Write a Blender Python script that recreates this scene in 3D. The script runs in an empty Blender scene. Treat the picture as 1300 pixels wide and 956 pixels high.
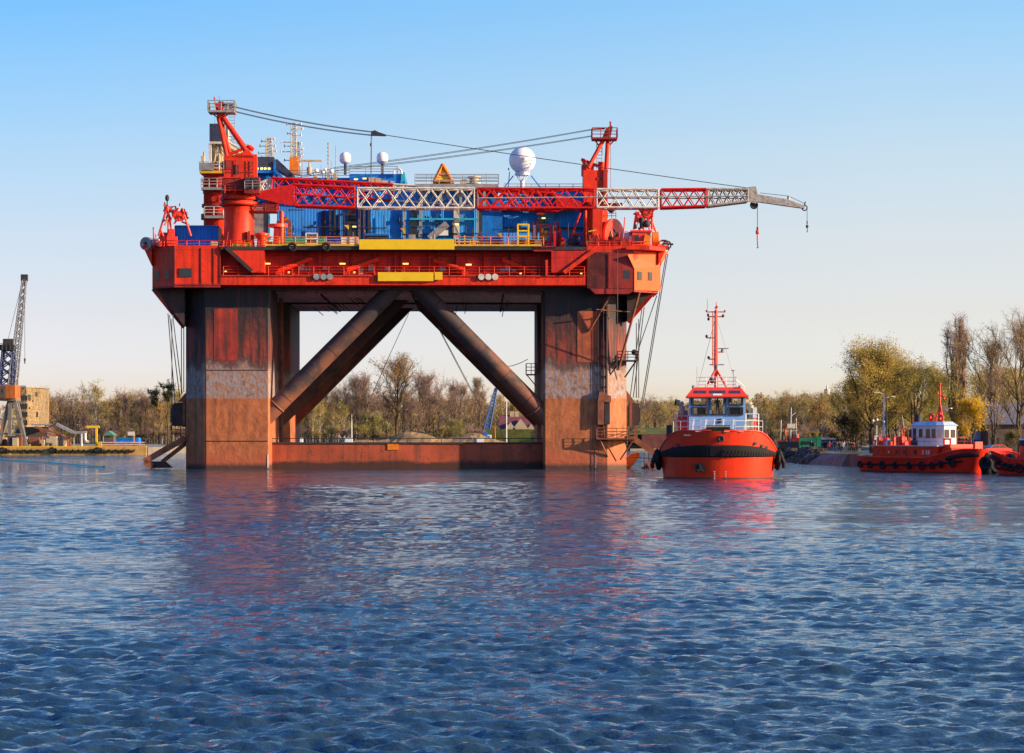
import bpy, math, random
import numpy as np
from mathutils import Vector, Matrix
random.seed(7)
R_ = math.radians
sc = bpy.context.scene
col = sc.collection
# ------------------------------------------------------------------ camera constants (photograph 1300 x 956)
F = 3150.0; H = 4.3; CX = 650.0; HY = 553.0
def W(px, py, Y):
    return Vector(((px-CX)*Y/F, Y, H+(HY-py)*Y/F))
WM = {}          # world matrices of what we build
def V(*a): return Vector(a)

# ------------------------------------------------------------------ mesh builder
class MB:
    def __init__(s, frame=None):
        s.mark = []; s.hold = False; s.v = []; s.f = []; s.sm = []; s.mi = []; s.frame = frame or Matrix.Identity(4); s.m = 0
    def add(s, vs, fs, smooth=False):
        if not s.hold: s.mark.append((len(s.v), len(s.f)))
        b = len(s.v); s.v.extend([tuple(p) for p in vs])
        for f in fs:
            s.f.append(tuple(b+i for i in f)); s.sm.append(smooth); s.mi.append(s.m)
        return s
    def box(s, x0, x1, y0, y1, z0, z1):
        if x0 > x1: x0, x1 = x1, x0
        if y0 > y1: y0, y1 = y1, y0
        if z0 > z1: z0, z1 = z1, z0
        return s.add([(x0,y0,z0),(x1,y0,z0),(x1,y1,z0),(x0,y1,z0),(x0,y0,z1),(x1,y0,z1),(x1,y1,z1),(x0,y1,z1)],
              [(0,3,2,1),(4,5,6,7),(0,1,5,4),(1,2,6,5),(2,3,7,6),(3,0,4,7)])
    def beam(s, a, b, w, h=None):
        a = Vector(a); b = Vector(b); h = h or w; d = (b-a)
        if d.length < 1e-6: return s
        d.normalize(); up = V(0,0,1) if abs(d.z) < .95 else V(0,1,0)
        x = d.cross(up).normalized()*w/2; z = x.normalized().cross(d)*h/2
        vs = [a-x-z, a+x-z, a+x+z, a-x+z, b-x-z, b+x-z, b+x+z, b-x+z]
        return s.add(vs, [(0,1,2,3),(7,6,5,4),(0,4,5,1),(1,5,6,2),(2,6,7,3),(3,7,4,0)])
    def tube(s, a, b, r, r2=None, n=8, caps=True, smooth=True):
        a = Vector(a); b = Vector(b); r2 = r if r2 is None else r2; d = b-a
        if d.length < 1e-6: return s
        d.normalize(); up = V(0,0,1) if abs(d.z) < .95 else V(0,1,0)
        x = d.cross(up).normalized(); z = x.cross(d)
        vs = []
        for p, q in ((a, r), (b, r2)):
            for i in range(n):
                t = 2*math.pi*i/n; vs.append(p+x*math.cos(t)*q+z*math.sin(t)*q)
        fs = [(i, (i+1) % n, n+(i+1) % n, n+i) for i in range(n)]
        s.add(vs, fs, smooth and n > 5)
        if caps:
            h_ = s.hold; s.hold = True; s.add(vs[:n], [tuple(range(n-1, -1, -1))]); s.add(vs[n:], [tuple(range(n))]); s.hold = h_
        return s
    def path(s, pts, r, n=5):
        for a, b in zip(pts[:-1], pts[1:]): s.tube(a, b, r, n=n, caps=False)
        return s
    def cable(s, a, b, r=.05, sag=0, n=10, k=4):
        a = Vector(a); b = Vector(b); pts = []
        for i in range(n+1):
            t = i/n; p = a.lerp(b, t); p.z -= sag*4*t*(1-t); pts.append(p)
        return s.path(pts, r, k)
    def prism(s, poly, ext):
        n = len(poly); e = Vector(ext); a = [Vector(p) for p in poly]; b = [p+e for p in a]
        nn = V(0,0,0)
        for i in range(n): nn += a[i].cross(a[(i+1) % n])
        flip = nn.dot(e) > 0
        fs = [tuple(range(n)), tuple(range(2*n-1, n-1, -1))]+[(i, n+i, n+(i+1) % n, (i+1) % n) for i in range(n)]
        if flip: fs = [tuple(reversed(f)) for f in fs]
        return s.add(a+b, fs)
    def lathe(s, c, prof, n=24, axis=(0,0,1), smooth=True, a0=0, a1=2*math.pi):
        c = Vector(c); ax = Vector(axis).normalized(); up = V(0,0,1) if abs(ax.z) < .9 else V(1,0,0)
        x = ax.cross(up).normalized(); y = ax.cross(x)
        full = abs(a1-a0-2*math.pi) < 1e-4; m = n if full else n+1
        vs = []
        for r, h in prof:
            for i in range(m):
                t = a0+(a1-a0)*i/n; vs.append(c+ax*h+x*math.cos(t)*r+y*math.sin(t)*r)
        fs = []
        for j in range(len(prof)-1):
            for i in range(n):
                k = (i+1) % m if full else i+1
                fs.append((j*m+i, j*m+k, (j+1)*m+k, (j+1)*m+i))
        return s.add(vs, fs, smooth)
    def sphere(s, c, r, n=20, m=12, sz=1):
        pr = [(max(1e-3, r*math.sin(math.pi*j/m)), -r*sz*math.cos(math.pi*j/m)) for j in range(m+1)]
        return s.lathe(c, pr, n)
    def disc(s, c, r, t, axis, n=24, hole=0):
        if hole: pr = [(hole, -t/2), (r, -t/2), (r, t/2), (hole, t/2), (hole, -t/2)]
        else: pr = [(1e-3, -t/2), (r, -t/2), (r, t/2), (1e-3, t/2)]
        return s.lathe(c, pr, n, axis, smooth=False)
    def torus(s, c, R, r, axis=(0,0,1), n=18, m=8):
        pr = [(R+r*math.cos(2*math.pi*j/m), r*math.sin(2*math.pi*j/m)) for j in range(m+1)]
        return s.lathe(c, pr, n, axis)
    def rail(s, pts, h=1.1, r=.035, step=1.6, bars=(1, .66, .33)):
        pts = [Vector(p) for p in pts]
        for a, b in zip(pts[:-1], pts[1:]):
            k = max(1, int((b-a).length/step))
            for i in range(k+1):
                p = a.lerp(b, i/k); s.tube(p, p+V(0,0,h), r, n=4)
            for q in bars: s.tube(a+V(0,0,h*q), b+V(0,0,h*q), r, n=4)
        return s
    def ladder(s, a, b, w=.5, r=.03, ax=(1,0,0), step=.4):
        a = Vector(a); b = Vector(b); ax = Vector(ax)*w/2
        s.tube(a-ax, b-ax, r, n=4); s.tube(a+ax, b+ax, r, n=4)
        k = int((b-a).length/step)
        for i in range(1, k):
            p = a.lerp(b, i/k); s.tube(p-ax, p+ax, r*.8, n=4)
        return s
    def lattice(s, A, B, bays, rc, rl, cross=False):
        """A, B: four corner points each of a box boom; chords and lacings"""
        A = [Vector(p) for p in A]; B = [Vector(p) for p in B]
        for a, b in zip(A, B): s.tube(a, b, rc, n=6)
        for i in range(4):
            j = (i+1) % 4
            s.tube(A[i], A[j], rl*1.2, n=5); s.tube(B[i], B[j], rl*1.2, n=5)
            for k in range(bays):
                t0 = k/bays; t1 = (k+1)/bays; tm = (t0+t1)/2
                p0 = A[i].lerp(B[i], t0); p1 = A[i].lerp(B[i], t1); q0 = A[j].lerp(B[j], t0); q1 = A[j].lerp(B[j], t1)
                if cross:
                    s.tube(p0, q1, rl, n=4); s.tube(q0, p1, rl, n=4)
                else:
                    qm = A[j].lerp(B[j], tm); s.tube(p0, qm, rl, n=4); s.tube(qm, p1, rl, n=4)
        return s
    def build_each(s, name, mat, parent=None, **k):
        """one object per primitive added"""
        out = []
        for i, (v0, f0) in enumerate(s.mark):
            v1, f1 = s.mark[i+1] if i+1 < len(s.mark) else (len(s.v), len(s.f))
            q = MB(s.frame); q.v = s.v[v0:v1]; q.f = [tuple(j-v0 for j in f) for f in s.f[f0:f1]]; q.sm = s.sm[f0:f1]; q.mi = s.mi[f0:f1]
            out.append(q.build(name, mat, parent, **k))
        return out
    def build(s, name, mat, parent=None, base=None, smooth_all=False, label=None):
        me = bpy.data.meshes.new(name)
        P = np.array([tuple(p) for p in s.v], dtype=np.float64).reshape(-1, 3)
        M = np.array(s.frame); P = P@M[:3,:3].T+M[:3,3]
        if parent is None:
            if base is None:
                mn = P.min(0); mx = P.max(0); base = Vector(((mn[0]+mx[0])/2, (mn[1]+mx[1])/2, mn[2]))
            Wm = Matrix.Translation(Vector(base))
        else: Wm = WM[parent.name]
        I = np.array(Wm.inverted()); P = P@I[:3,:3].T+I[:3,3]
        tot = sum(len(f) for f in s.f)
        me.vertices.add(len(P)); me.vertices.foreach_set('co', P.astype(np.float32).ravel())
        me.loops.add(tot); me.polygons.add(len(s.f))
        li = np.fromiter((i for f in s.f for i in f), dtype=np.int32, count=tot)
        ln = np.fromiter((len(f) for f in s.f), dtype=np.int32, count=len(s.f))
        st = np.concatenate(([0], np.cumsum(ln)[:-1])).astype(np.int32)
        me.loops.foreach_set('vertex_index', li); me.polygons.foreach_set('loop_start', st)
        me.polygons.foreach_set('use_smooth', np.array(s.sm, dtype=bool))
        mats = mat if isinstance(mat, (list, tuple)) else [mat]
        for m in mats: me.materials.append(m)
        if len(mats) > 1: me.polygons.foreach_set('material_index', np.array(s.mi, dtype=np.int32))
        me.update(calc_edges=True); me.validate()
        o = bpy.data.objects.new(name, me); col.objects.link(o)
        if parent is None: o.matrix_world = Wm; WM[o.name] = Wm
        else:
            o.parent = parent; WM[o.name] = Wm
        if label: o['label'] = label
        return o

def tag(o, label=None, cat=None, group=None, kind=None):
    if label: o['label'] = label
    if cat: o['category'] = cat
    if group: o['group'] = group
    if kind: o['kind'] = kind
    return o
def thing(name, loc, label, cat, group=None, rz=0.0):
    o = bpy.data.objects.new(name, None); col.objects.link(o)
    o.location = loc; o.rotation_euler = (0, 0, rz); o.empty_display_size = .5
    WM[o.name] = Matrix.Translation(Vector(loc))@Matrix.Rotation(rz, 4, 'Z')
    return tag(o, label, cat, group)
KIDS = {}
def copy_tree(o, parent=None):
    c = o.copy(); col.objects.link(c); c.parent = parent
    for ch in list(o.children): copy_tree(ch, c)
    return c
def place(proto, used, loc, rz=0.0, s=1.0, label=None, group=None):
    """first call moves the prototype, later calls copy it"""
    o = proto if not used.get(proto.name) else copy_tree(proto)
    used[proto.name] = True
    o.location = loc; o.rotation_euler = (0, 0, rz); o.scale = (s, s, s) if not isinstance(s, tuple) else s
    if label: o['label'] = label
    if group: o['group'] = group
    return o
USED = {}

# ------------------------------------------------------------------ materials
def nt(name):
    m = bpy.data.materials.new(name); m.use_nodes = True
    return m, m.node_tree.nodes, m.node_tree.links, m.node_tree.nodes['Principled BSDF']
def ramp(N, L, src, lo, hi, c0=0., c1=1.):
    r = N.new('ShaderNodeMapRange'); L.new(src, r.inputs[0])
    r.inputs[1].default_value = lo; r.inputs[2].default_value = hi; r.inputs[3].default_value = c0; r.inputs[4].default_value = c1
    return r.outputs[0]
def mixc(N, L, fac, a, b):
    m = N.new('ShaderNodeMix'); m.data_type = 'RGBA'
    if isinstance(fac, float): m.inputs[0].default_value = fac
    else: L.new(fac, m.inputs[0])
    for i, c in ((6, a), (7, b)):
        if isinstance(c, (tuple, list)): m.inputs[i].default_value = (*c[:3], 1)
        else: L.new(c, m.inputs[i])
    return m.outputs[2]
def noise(N, L, scale, detail=4, sx=1, sy=1, sz=1, rough=.55):
    tc = N.new('ShaderNodeTexCoord'); mp = N.new('ShaderNodeMapping'); L.new(tc.outputs['Object'], mp.inputs[0])
    mp.inputs[3].default_value = (sx, sy, sz)
    n = N.new('ShaderNodeTexNoise'); L.new(mp.outputs[0], n.inputs['Vector'])
    n.inputs['Scale'].default_value = scale; n.inputs['Detail'].default_value = detail; n.inputs['Roughness'].default_value = rough
    return n.outputs['Fac']
def mat(name, c, rough=.6, metal=0., var=.25, vs=1.5, streak=None, sa=.0, spot=None, pa=.0, corr=0, bump=.0, seams=0, wet=None, ss=.42):
    m, N, L, B = nt(name)
    dark = tuple(x*(1-var) for x in c); lite = tuple(min(1, x*(1+var*.6)) for x in c)
    cc = mixc(N, L, ramp(N, L, noise(N, L, vs), .3, .7), dark, lite)
    if streak:
        f = ramp(N, L, noise(N, L, 1.6, 5, 1, 1, .07, .65), .62-sa*.3, .78-sa*.1, 0, min(1, .5+sa*.5))
        cc = mixc(N, L, f, cc, streak)
    if spot:
        f = ramp(N, L, noise(N, L, 2.6, 6, rough=.7), .70-pa*.25, .73-pa*.2, 0, .9)
        cc = mixc(N, L, f, cc, spot)
    h = None
    if seams:
        tc = N.new('ShaderNodeTexCoord'); sp = N.new('ShaderNodeSeparateXYZ'); L.new(tc.outputs['Object'], sp.inputs[0])
        for ax, per in ((0, seams), (2, seams*.8)):
            q = N.new('ShaderNodeMath'); q.operation = 'PINGPONG'; q.inputs[1].default_value = per; L.new(sp.outputs[ax], q.inputs[0])
            cc = mixc(N, L, ramp(N, L, q.outputs[0], .03, .08, ss, 0.), cc, tuple(x*.35 for x in c))
    if wet:
        tc = N.new('ShaderNodeTexCoord'); sp = N.new('ShaderNodeSeparateXYZ'); L.new(tc.outputs['Object'], sp.inputs[0])
        ad = N.new('ShaderNodeMath'); ad.operation = 'MULTIPLY_ADD'; L.new(noise(N, L, .35, 5, 1, 1, 2), ad.inputs[0]); ad.inputs[1].default_value = wet*1.4; L.new(sp.outputs[2], ad.inputs[2])
        cc = mixc(N, L, ramp(N, L, ad.outputs[0], wet*1.4, wet*1.9, .88, 0), cc, (.035,.028,.024))
    L.new(cc, B.inputs['Base Color'])
    B.inputs['Roughness'].default_value = rough; B.inputs['Metallic'].default_value = metal
    if rough > .4: B.inputs['Specular IOR Level'].default_value = .22
    if corr:
        tc = N.new('ShaderNodeTexCoord'); w = N.new('ShaderNodeTexWave'); L.new(tc.outputs['Object'], w.inputs[0])
        w.inputs['Scale'].default_value = corr; w.bands_direction = 'X'; w.wave_profile = 'SIN'
        b = N.new('ShaderNodeBump'); L.new(w.outputs[1], b.inputs['Height']); b.inputs['Distance'].default_value = .08; b.inputs['Strength'].default_value = .7
        L.new(b.outputs[0], B.inputs['Normal'])
    elif bump:
        b = N.new('ShaderNodeBump'); L.new(noise(N, L, 4, 6), b.inputs['Height']); b.inputs['Distance'].default_value = bump
        L.new(b.outputs[0], B.inputs['Normal'])
    return m
def emis(name, c, s):
    m, N, L, B = nt(name); B.inputs['Base Color'].default_value = (*c, 1)
    B.inputs['Emission Color'].default_value = (*c, 1); B.inputs['Emission Strength'].default_value = s
    return m
RED = (.76, .040, .013)
M = {}
M['red'] = mat('red_paint', RED, .5, var=.2, vs=.6, streak=(.12,.014,.010), sa=.42, spot=(.07,.02,.015), pa=.30, bump=.02)
M['redhull'] = mat('red_hull_plating', RED, .5, var=.2, vs=.5, streak=(.13,.014,.010), sa=.5, spot=(.06,.02,.015), pa=.40, bump=.03, seams=2.9)
M['sootred'] = mat('sooty_red', (.13,.022,.020), .7, var=.6, vs=.5, streak=(.02,.012,.014), sa=.8, spot=(.35,.04,.03), pa=.4)  # red darkened to carry a shadow, plus black streaks
M['redwall'] = mat('red_wall_paint', (.58,.026,.018), .6, var=.3, vs=.7, streak=(.09,.02,.02), sa=.4, spot=(.06,.03,.03), pa=.25, seams=2.4)
M['reddark'] = mat('weathered_red', (.36,.035,.028), .6, var=.35, vs=.5, streak=(.05,.02,.022), sa=.6, spot=(.05,.03,.03), pa=.3)
M['boomred'] = mat('boom_red', (.55,.014,.014), .5, var=.25, vs=2)
M['boomwhite'] = mat('boom_white', (.62,.58,.52), .5, var=.25, vs=2, streak=(.3,.16,.08), sa=.2)
M['boomgrey'] = mat('boom_grey', (.38,.36,.34), .5, var=.35, vs=3, spot=(.25,.12,.06), pa=.5)
M['steel'] = mat('dark_steel', (.045,.045,.05), .6, var=.3)
M['grey'] = mat('grey_steel', (.28,.28,.29), .55, var=.3)
M['navy'] = mat('navy_panels', (.045,.055,.10), .5, var=.3, vs=3, seams=.7)
M['blue'] = mat('blue_cladding', (.008,.22,.80), .6, var=.2, vs=.5, streak=(.01,.07,.26), sa=.3, spot=(.05,.035,.03), pa=.1, corr=1.6)
M['blue2'] = mat('bright_blue_cladding', (.012,.29,.86), .6, var=.2, vs=.9, streak=(.02,.10,.30), sa=.3, spot=(.06,.035,.03), pa=.1, corr=1.6)
M['blue3'] = mat('blue_flat', (.008,.18,.66), .6, var=.3, vs=1.2, streak=(.01,.03,.09), sa=.3)
M['cyan'] = mat('cyan_paint', (.03,.42,.60), .5)
M['yellow'] = mat('yellow_paint', (.78,.50,.02), .6, var=.08, vs=1.0)
M['yrail'] = mat('yellow_rail', (.70,.42,.03), .5, var=.25)
M['orange'] = mat('orange_paint', (.75,.20,.02), .5, var=.2)
M['white'] = mat('white_paint', (.74,.74,.72), .45, var=.08)
M['radome'] = mat('radome_white', (.78,.78,.78), .4, var=.03, vs=.5)
M['beige'] = mat('beige_steel', (.50,.40,.26), .55, var=.3, vs=2, spot=(.2,.1,.05), pa=.3)
M['green'] = mat('green_tarp', (.02,.28,.16), .6)
M['rope'] = mat('wire_rope', (.07,.07,.075), .7, var=.1)
M['rubber'] = mat('black_rubber', (.018,.018,.02), .75, var=.4, vs=3)
M['glass'] = mat('dark_glass', (.02,.025,.03), .08, var=.1)
M['lamp'] = emis('warm_lamp', (1,.66,.18), .9)
M['hull'] = mat('tug_hull_red', (.82,.042,.010), .36, var=.12, vs=.5, streak=(.34,.03,.015), sa=.35, spot=(.22,.04,.03), pa=.16, bump=.02, seams=1.7, ss=.22)
M['hull2'] = mat('tug_hull_red_worn', (.74,.032,.010), .45, var=.25, vs=.8, streak=(.22,.025,.015), sa=.45, spot=(.16,.05,.03), pa=.2, seams=1.5, ss=.2)
M['tugblue'] = mat('tug_light_blue', (.25,.48,.80), .5, var=.06, vs=.8)
M['tugred'] = mat('tug_trim_red', (.82,.05,.02), .4, var=.1)
M['underdeck'] = mat('underdeck_grey', (.85,.82,.80), .8, var=.35, vs=.8, streak=None, spot=(.05,.045,.05), pa=.5, seams=3.2)
M['concrete'] = mat('quay_concrete', (.22,.195,.16), .85, var=.3, vs=.6, streak=(.10,.09,.08), sa=.4, bump=.03)
M['quayyellow'] = mat('quay_face_ochre', (.55,.33,.10), .8, var=.3, vs=.25, streak=(.25,.10,.04), sa=.5, spot=(.12,.07,.04), pa=.4)
M['brick'] = mat('dark_brick', (.15,.055,.045), .85, var=.35, vs=.8, streak=(.06,.04,.04), sa=.3)
M['rock'] = mat('riprap_rock', (.13,.115,.095), .9, var=.5, vs=1.2)
M['bark'] = mat('tree_bark', (.085,.062,.045), .9, var=.3, vs=3)
M['barkpale'] = mat('birch_bark', (.42,.38,.30), .85, var=.4, vs=4)
def leafmat(name, c, var=.5):
    m, N, L, B = nt(name)
    f = ramp(N, L, noise(N, L, .45, 3), .35, .65)
    L.new(mixc(N, L, f, tuple(x*(1-var) for x in c), tuple(min(1, x*(1+var*.7)) for x in c)), B.inputs['Base Color'])
    B.inputs['Roughness'].default_value = .8; B.inputs['Specular IOR Level'].default_value = .1
    tr = N.new('ShaderNodeBsdfTranslucent'); L.new(B.inputs['Base Color'].links[0].from_socket, tr.inputs[0]); ms = N.new('ShaderNodeMixShader'); ms.inputs[0].default_value = .42
    L.new(B.outputs[0], ms.inputs[1]); L.new(tr.outputs[0], ms.inputs[2]); L.new(ms.outputs[0], N['Material Output'].inputs['Surface'])
    return m
M['twig'] = leafmat('bare_twigs', (.38,.26,.15)); M['twigmauve'] = leafmat('mauve_twigs', (.38,.26,.20))
M['leafyel'] = leafmat('spring_leaves', (.66,.50,.11)); M['leafol'] = leafmat('olive_leaves', (.44,.36,.08))
M['leafgold'] = leafmat('golden_buds', (.46,.28,.08)); M['leafgreen'] = leafmat('fresh_green_leaves', (.30,.36,.06))
M['leafdark'] = leafmat('pine_needles', (.035,.05,.025)); M['forsythia'] = leafmat('yellow_blossom', (.72,.47,.03), .3)
M['grass'] = mat('grass_bank', (.10,.12,.03), .95, var=.5, vs=.15, spot=(.24,.18,.08), pa=.5)
M['earth'] = mat('bank_earth', (.13,.11,.055), .95, var=.5, vs=.05, spot=(.26,.19,.10), pa=.4)
M['paving'] = mat('quay_paving', (.26,.24,.20), .9, var=.3, vs=.3)
M['roofred'] = mat('dark_red_roof', (.17,.06,.065), .8, var=.25, vs=.6)
M['roofgrey'] = mat('slate_roof', (.13,.135,.17), .8, var=.2, vs=.6)
M['wallbrown'] = mat('brown_wall', (.11,.085,.07), .85, var=.3)
M['skin'] = mat('skin', (.5,.3,.22), .6)
# ------------------------------------------------------------------ camera, sky, sun
cd = bpy.data.cameras.new('camera'); cam = bpy.data.objects.new('camera', cd); col.objects.link(cam)
cam.location = (0, 0, H); cam.rotation_euler = (R_(90), 0, 0)
cd.sensor_width = 36; cd.lens = F/1300*36; cd.shift_y = (HY-478)/1300; cd.clip_start = 1; cd.clip_end = 30000
sc.camera = cam
SUN = Vector((.96, -.28, 0)).normalized(); EL = R_(17)
world = bpy.data.worlds.new('World'); sc.world = world; world.use_nodes = True
N = world.node_tree.nodes; L = world.node_tree.links; N.clear()
tc = N.new('ShaderNodeTexCoord'); mp = N.new('ShaderNodeMapping'); mp.inputs[3].default_value = (1, 1, 2.6)
sk = N.new('ShaderNodeTexSky'); sk.sky_type = 'NISHITA'; sk.sun_disc = False; sk.sun_elevation = R_(24)
sk.sun_rotation = math.atan2(SUN.x, SUN.y); sk.air_density = 1.0; sk.dust_density = 1.2; sk.ozone_density = 2.0
L.new(tc.outputs['Generated'], mp.inputs[0]); L.new(mp.outputs[0], sk.inputs[0])
hs = N.new('ShaderNodeHueSaturation'); hs.inputs['Saturation'].default_value = 1.0
L.new(sk.outputs[0], hs.inputs['Color'])
bg = N.new('ShaderNodeBackground'); bg.inputs[1].default_value = .15; wo = N.new('ShaderNodeOutputWorld')
sp_ = N.new('ShaderNodeSeparateXYZ'); L.new(tc.outputs['Generated'], sp_.inputs[0])
cr = N.new('ShaderNodeValToRGB'); L.new(sp_.outputs[2], cr.inputs[0]); E_ = cr.color_ramp.elements
E_[0].position = 0; E_[0].color = (.83/2,.67/2,.70/2,1); E_[1].position = .6; E_[1].color = (.42/2,.82/2,1.30/2,1)
for p_, c_ in ((.026,(0.894,0.706,0.699)),(.0485,(1.081,0.762,0.630)),(.080,(1.328,0.944,0.720)),(.111,(1.408,1.120,0.864)),(.142,(1.296,1.240,1.040)),(.172,(1.088,1.296,1.200)),(.30,(.62,.98,1.25))):
    e_ = E_.new(p_); e_.color = (c_[0]/2, c_[1]/2, c_[2]/2, 1)
az = N.new('ShaderNodeMapRange'); L.new(sp_.outputs[0], az.inputs[0]); az.inputs[1].default_value = -.22; az.inputs[2].default_value = .15
azh = N.new('ShaderNodeMapRange'); L.new(sp_.outputs[2], azh.inputs[0]); azh.inputs[1].default_value = .03; azh.inputs[2].default_value = .17
la = N.new('ShaderNodeMix'); la.data_type = 'RGBA'; L.new(azh.outputs[0], la.inputs[0]); la.inputs[6].default_value = (1.87,1.84,1.95,1); la.inputs[7].default_value = (1.25,1.74,2.05,1)
lb = N.new('ShaderNodeMix'); lb.data_type = 'RGBA'; L.new(az.outputs[0], lb.inputs[0]); L.new(la.outputs[2], lb.inputs[6]); lb.inputs[7].default_value = (2.04,2.04,2.0,1)
mx2 = N.new('ShaderNodeMix'); mx2.data_type = 'RGBA'; mx2.blend_type = 'MULTIPLY'; mx2.inputs[0].default_value = 1; L.new(cr.outputs[0], mx2.inputs[6]); L.new(lb.outputs[2], mx2.inputs[7])
mm_ = N.new('ShaderNodeMix'); mm_.data_type = 'RGBA'; mm_.blend_type = 'MULTIPLY'; mm_.inputs[0].default_value = 1; L.new(hs.outputs[0], mm_.inputs[6]); L.new(mx2.outputs[2], mm_.inputs[7])
L.new(mm_.outputs[2], bg.inputs[0]); L.new(bg.outputs[0], wo.inputs[0])
sd = bpy.data.lights.new('sun', 'SUN'); sd.energy = 5.0; sd.angle = R_(.6); sd.color = (1, .74, .46)
so = bpy.data.objects.new('sun', sd); col.objects.link(so)
dirv = Vector((SUN.x*math.cos(EL), SUN.y*math.cos(EL), math.sin(EL)))
so.rotation_euler = dirv.to_track_quat('Z', 'Y').to_euler(); so.location = (300, -100, 200)
sc.view_settings.view_transform = 'Standard'; sc.view_settings.look = 'None'; sc.view_settings.exposure = .9
sc.cycles.max_bounces = 5; sc.cycles.diffuse_bounces = 2; sc.cycles.glossy_bounces = 3; sc.cycles.transmission_bounces = 2
sc.cycles.caustics_reflective = False; sc.cycles.caustics_refractive = False
sc.cycles.use_denoising = True

# ------------------------------------------------------------------ river
def make_water():
    rng = np.random.default_rng(3)
    ys = [-60, 0, 14]; y = 24.
    while y < 230: ys.append(y); y *= 1.0027
    while y < 620: ys.append(y); y *= 1.0045
    while y < 1000: ys.append(y); y *= 1.02
    while y < 9000: ys.append(y); y *= 1.15
    ys = np.array(ys); nc = 520
    u = np.concatenate(([-30, -6, -2, -1.3], np.linspace(-1, 1, nc), [1.3, 2, 6, 30]))
    hw = np.maximum(ys, 24)*.26+12
    X = u[None,:]*hw[:,None]; Y = np.repeat(ys[:,None], len(u), 1)
    Z = np.zeros_like(X); 
    cell = np.gradient(ys)[:,None]
    for i in range(80):
        lam = .32*(5.5/.32)**(i/79.)*rng.uniform(.9, 1.1)
        th = rng.normal(math.pi*.53, .55); k = 2*math.pi/lam; ph = rng.uniform(0, 6.28)
        a = .0044*lam**.72*(1.75 if lam < .95 else (.95 if lam < 1.9 else (.5 if lam < 3 else .28)))
        fade = np.clip((lam/np.maximum(cell, .05)-1.9)/2, 0, 1)
        p = k*(X*math.cos(th)+Y*math.sin(th))+ph+.7*np.sin(.35*k*(X*math.sin(th)-Y*math.cos(th))+ph*2)
        Z += a*fade*(np.sin(p)+.25*np.sin(2*p+1.2))
    gust = np.clip(.95+.45*np.sin(X*.045+Y*.021+1)*np.sin(Y*.06-X*.012)+.4*np.sin(X*.10+Y*.17)*np.sin(Y*.25-X*.04+2)+.25*np.sin(X*.31-Y*.22+1)*np.sin(Y*.5+X*.13), .3, 1.7)
    Z *= gust; Z[np.abs(u)[None,:].repeat(len(ys), 0) > 1.05] = 0; Z[:3] = 0
    nr, ncc = X.shape
    me = bpy.data.meshes.new('river_water'); co = np.stack([X, Y, Z], -1).reshape(-1, 3).astype(np.float32)
    me.vertices.add(len(co)); me.vertices.foreach_set('co', co.ravel())
    i0 = (np.arange(nr-1)[:,None]*ncc+np.arange(ncc-1)[None,:]).ravel()
    q = np.stack([i0, i0+1, i0+ncc+1, i0+ncc], -1).astype(np.int32)
    me.loops.add(q.size); me.polygons.add(len(q)); me.loops.foreach_set('vertex_index', q.ravel())
    me.polygons.foreach_set('loop_start', np.arange(0, q.size, 4, dtype=np.int32))
    me.polygons.foreach_set('use_smooth', np.ones(len(q), dtype=bool)); me.update(calc_edges=True)
    m, N, L, B = nt('river_water')
    B.inputs['Base Color'].default_value = (.018, .044, .070, 1); B.inputs['Roughness'].default_value = .04; B.inputs['IOR'].default_value = 1.33
    n1 = noise(N, L, 2.6, 5, .6, 1, 1, .6); n2 = noise(N, L, .55, 3, .5, 1.2, 1, .6)
    b1 = N.new('ShaderNodeBump'); L.new(n1, b1.inputs['Height']); b1.inputs['Distance'].default_value = .11; b1.inputs['Strength'].default_value = 1
    b2 = N.new('ShaderNodeBump'); L.new(n2, b2.inputs['Height']); b2.inputs['Distance'].default_value = .25; b2.inputs['Strength'].default_value = .6
    L.new(b1.outputs[0], b2.inputs['Normal']); tc_ = N.new('ShaderNodeTexCoord'); mp_ = N.new('ShaderNodeMapping'); L.new(tc_.outputs['Object'], mp_.inputs[0]); mp_.inputs[3].default_value = (.7,1.2,1)
    nn = N.new('ShaderNodeTexNoise'); L.new(mp_.outputs[0], nn.inputs['Vector']); nn.inputs['Scale'].default_value = 1.3; nn.inputs['Detail'].default_value = 4
    su = N.new('ShaderNodeVectorMath'); su.operation = 'SUBTRACT'; L.new(nn.outputs['Color'], su.inputs[0]); su.inputs[1].default_value = (.5,.5,.5)
    ml = N.new('ShaderNodeVectorMath'); ml.operation = 'MULTIPLY'; L.new(su.outputs[0], ml.inputs[0]); ml.inputs[1].default_value = (.8,1.2,0)
    sy = N.new('ShaderNodeSeparateXYZ'); L.new(tc_.outputs['Object'], sy.inputs[0])
    k_ = ramp(N, L, sy.outputs[1], 50, 200, .25, 1.15)
    sc2 = N.new('ShaderNodeVectorMath'); sc2.operation = 'SCALE'; L.new(ml.outputs[0], sc2.inputs[0]); gm_ = N.new('ShaderNodeMath'); gm_.operation = 'MULTIPLY'; L.new(k_, gm_.inputs[0]); L.new(ramp(N, L, noise(N, L, 1, 3, .022, .06, 1, .6), .36, .64, .35, 1.75), gm_.inputs[1]); L.new(gm_.outputs[0], sc2.inputs['Scale'])
    ad_ = N.new('ShaderNodeVectorMath'); ad_.operation = 'ADD'; L.new(b2.outputs[0], ad_.inputs[0]); L.new(sc2.outputs[0], ad_.inputs[1])
    no = N.new('ShaderNodeVectorMath'); no.operation = 'NORMALIZE'; L.new(ad_.outputs[0], no.inputs[0]); L.new(no.outputs[0], B.inputs['Normal'])
    me.materials.append(m)
    o = bpy.data.objects.new('river_water', me); col.objects.link(o); tag(o, kind='structure', label='wind rippled blue river water')
make_water()

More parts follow.
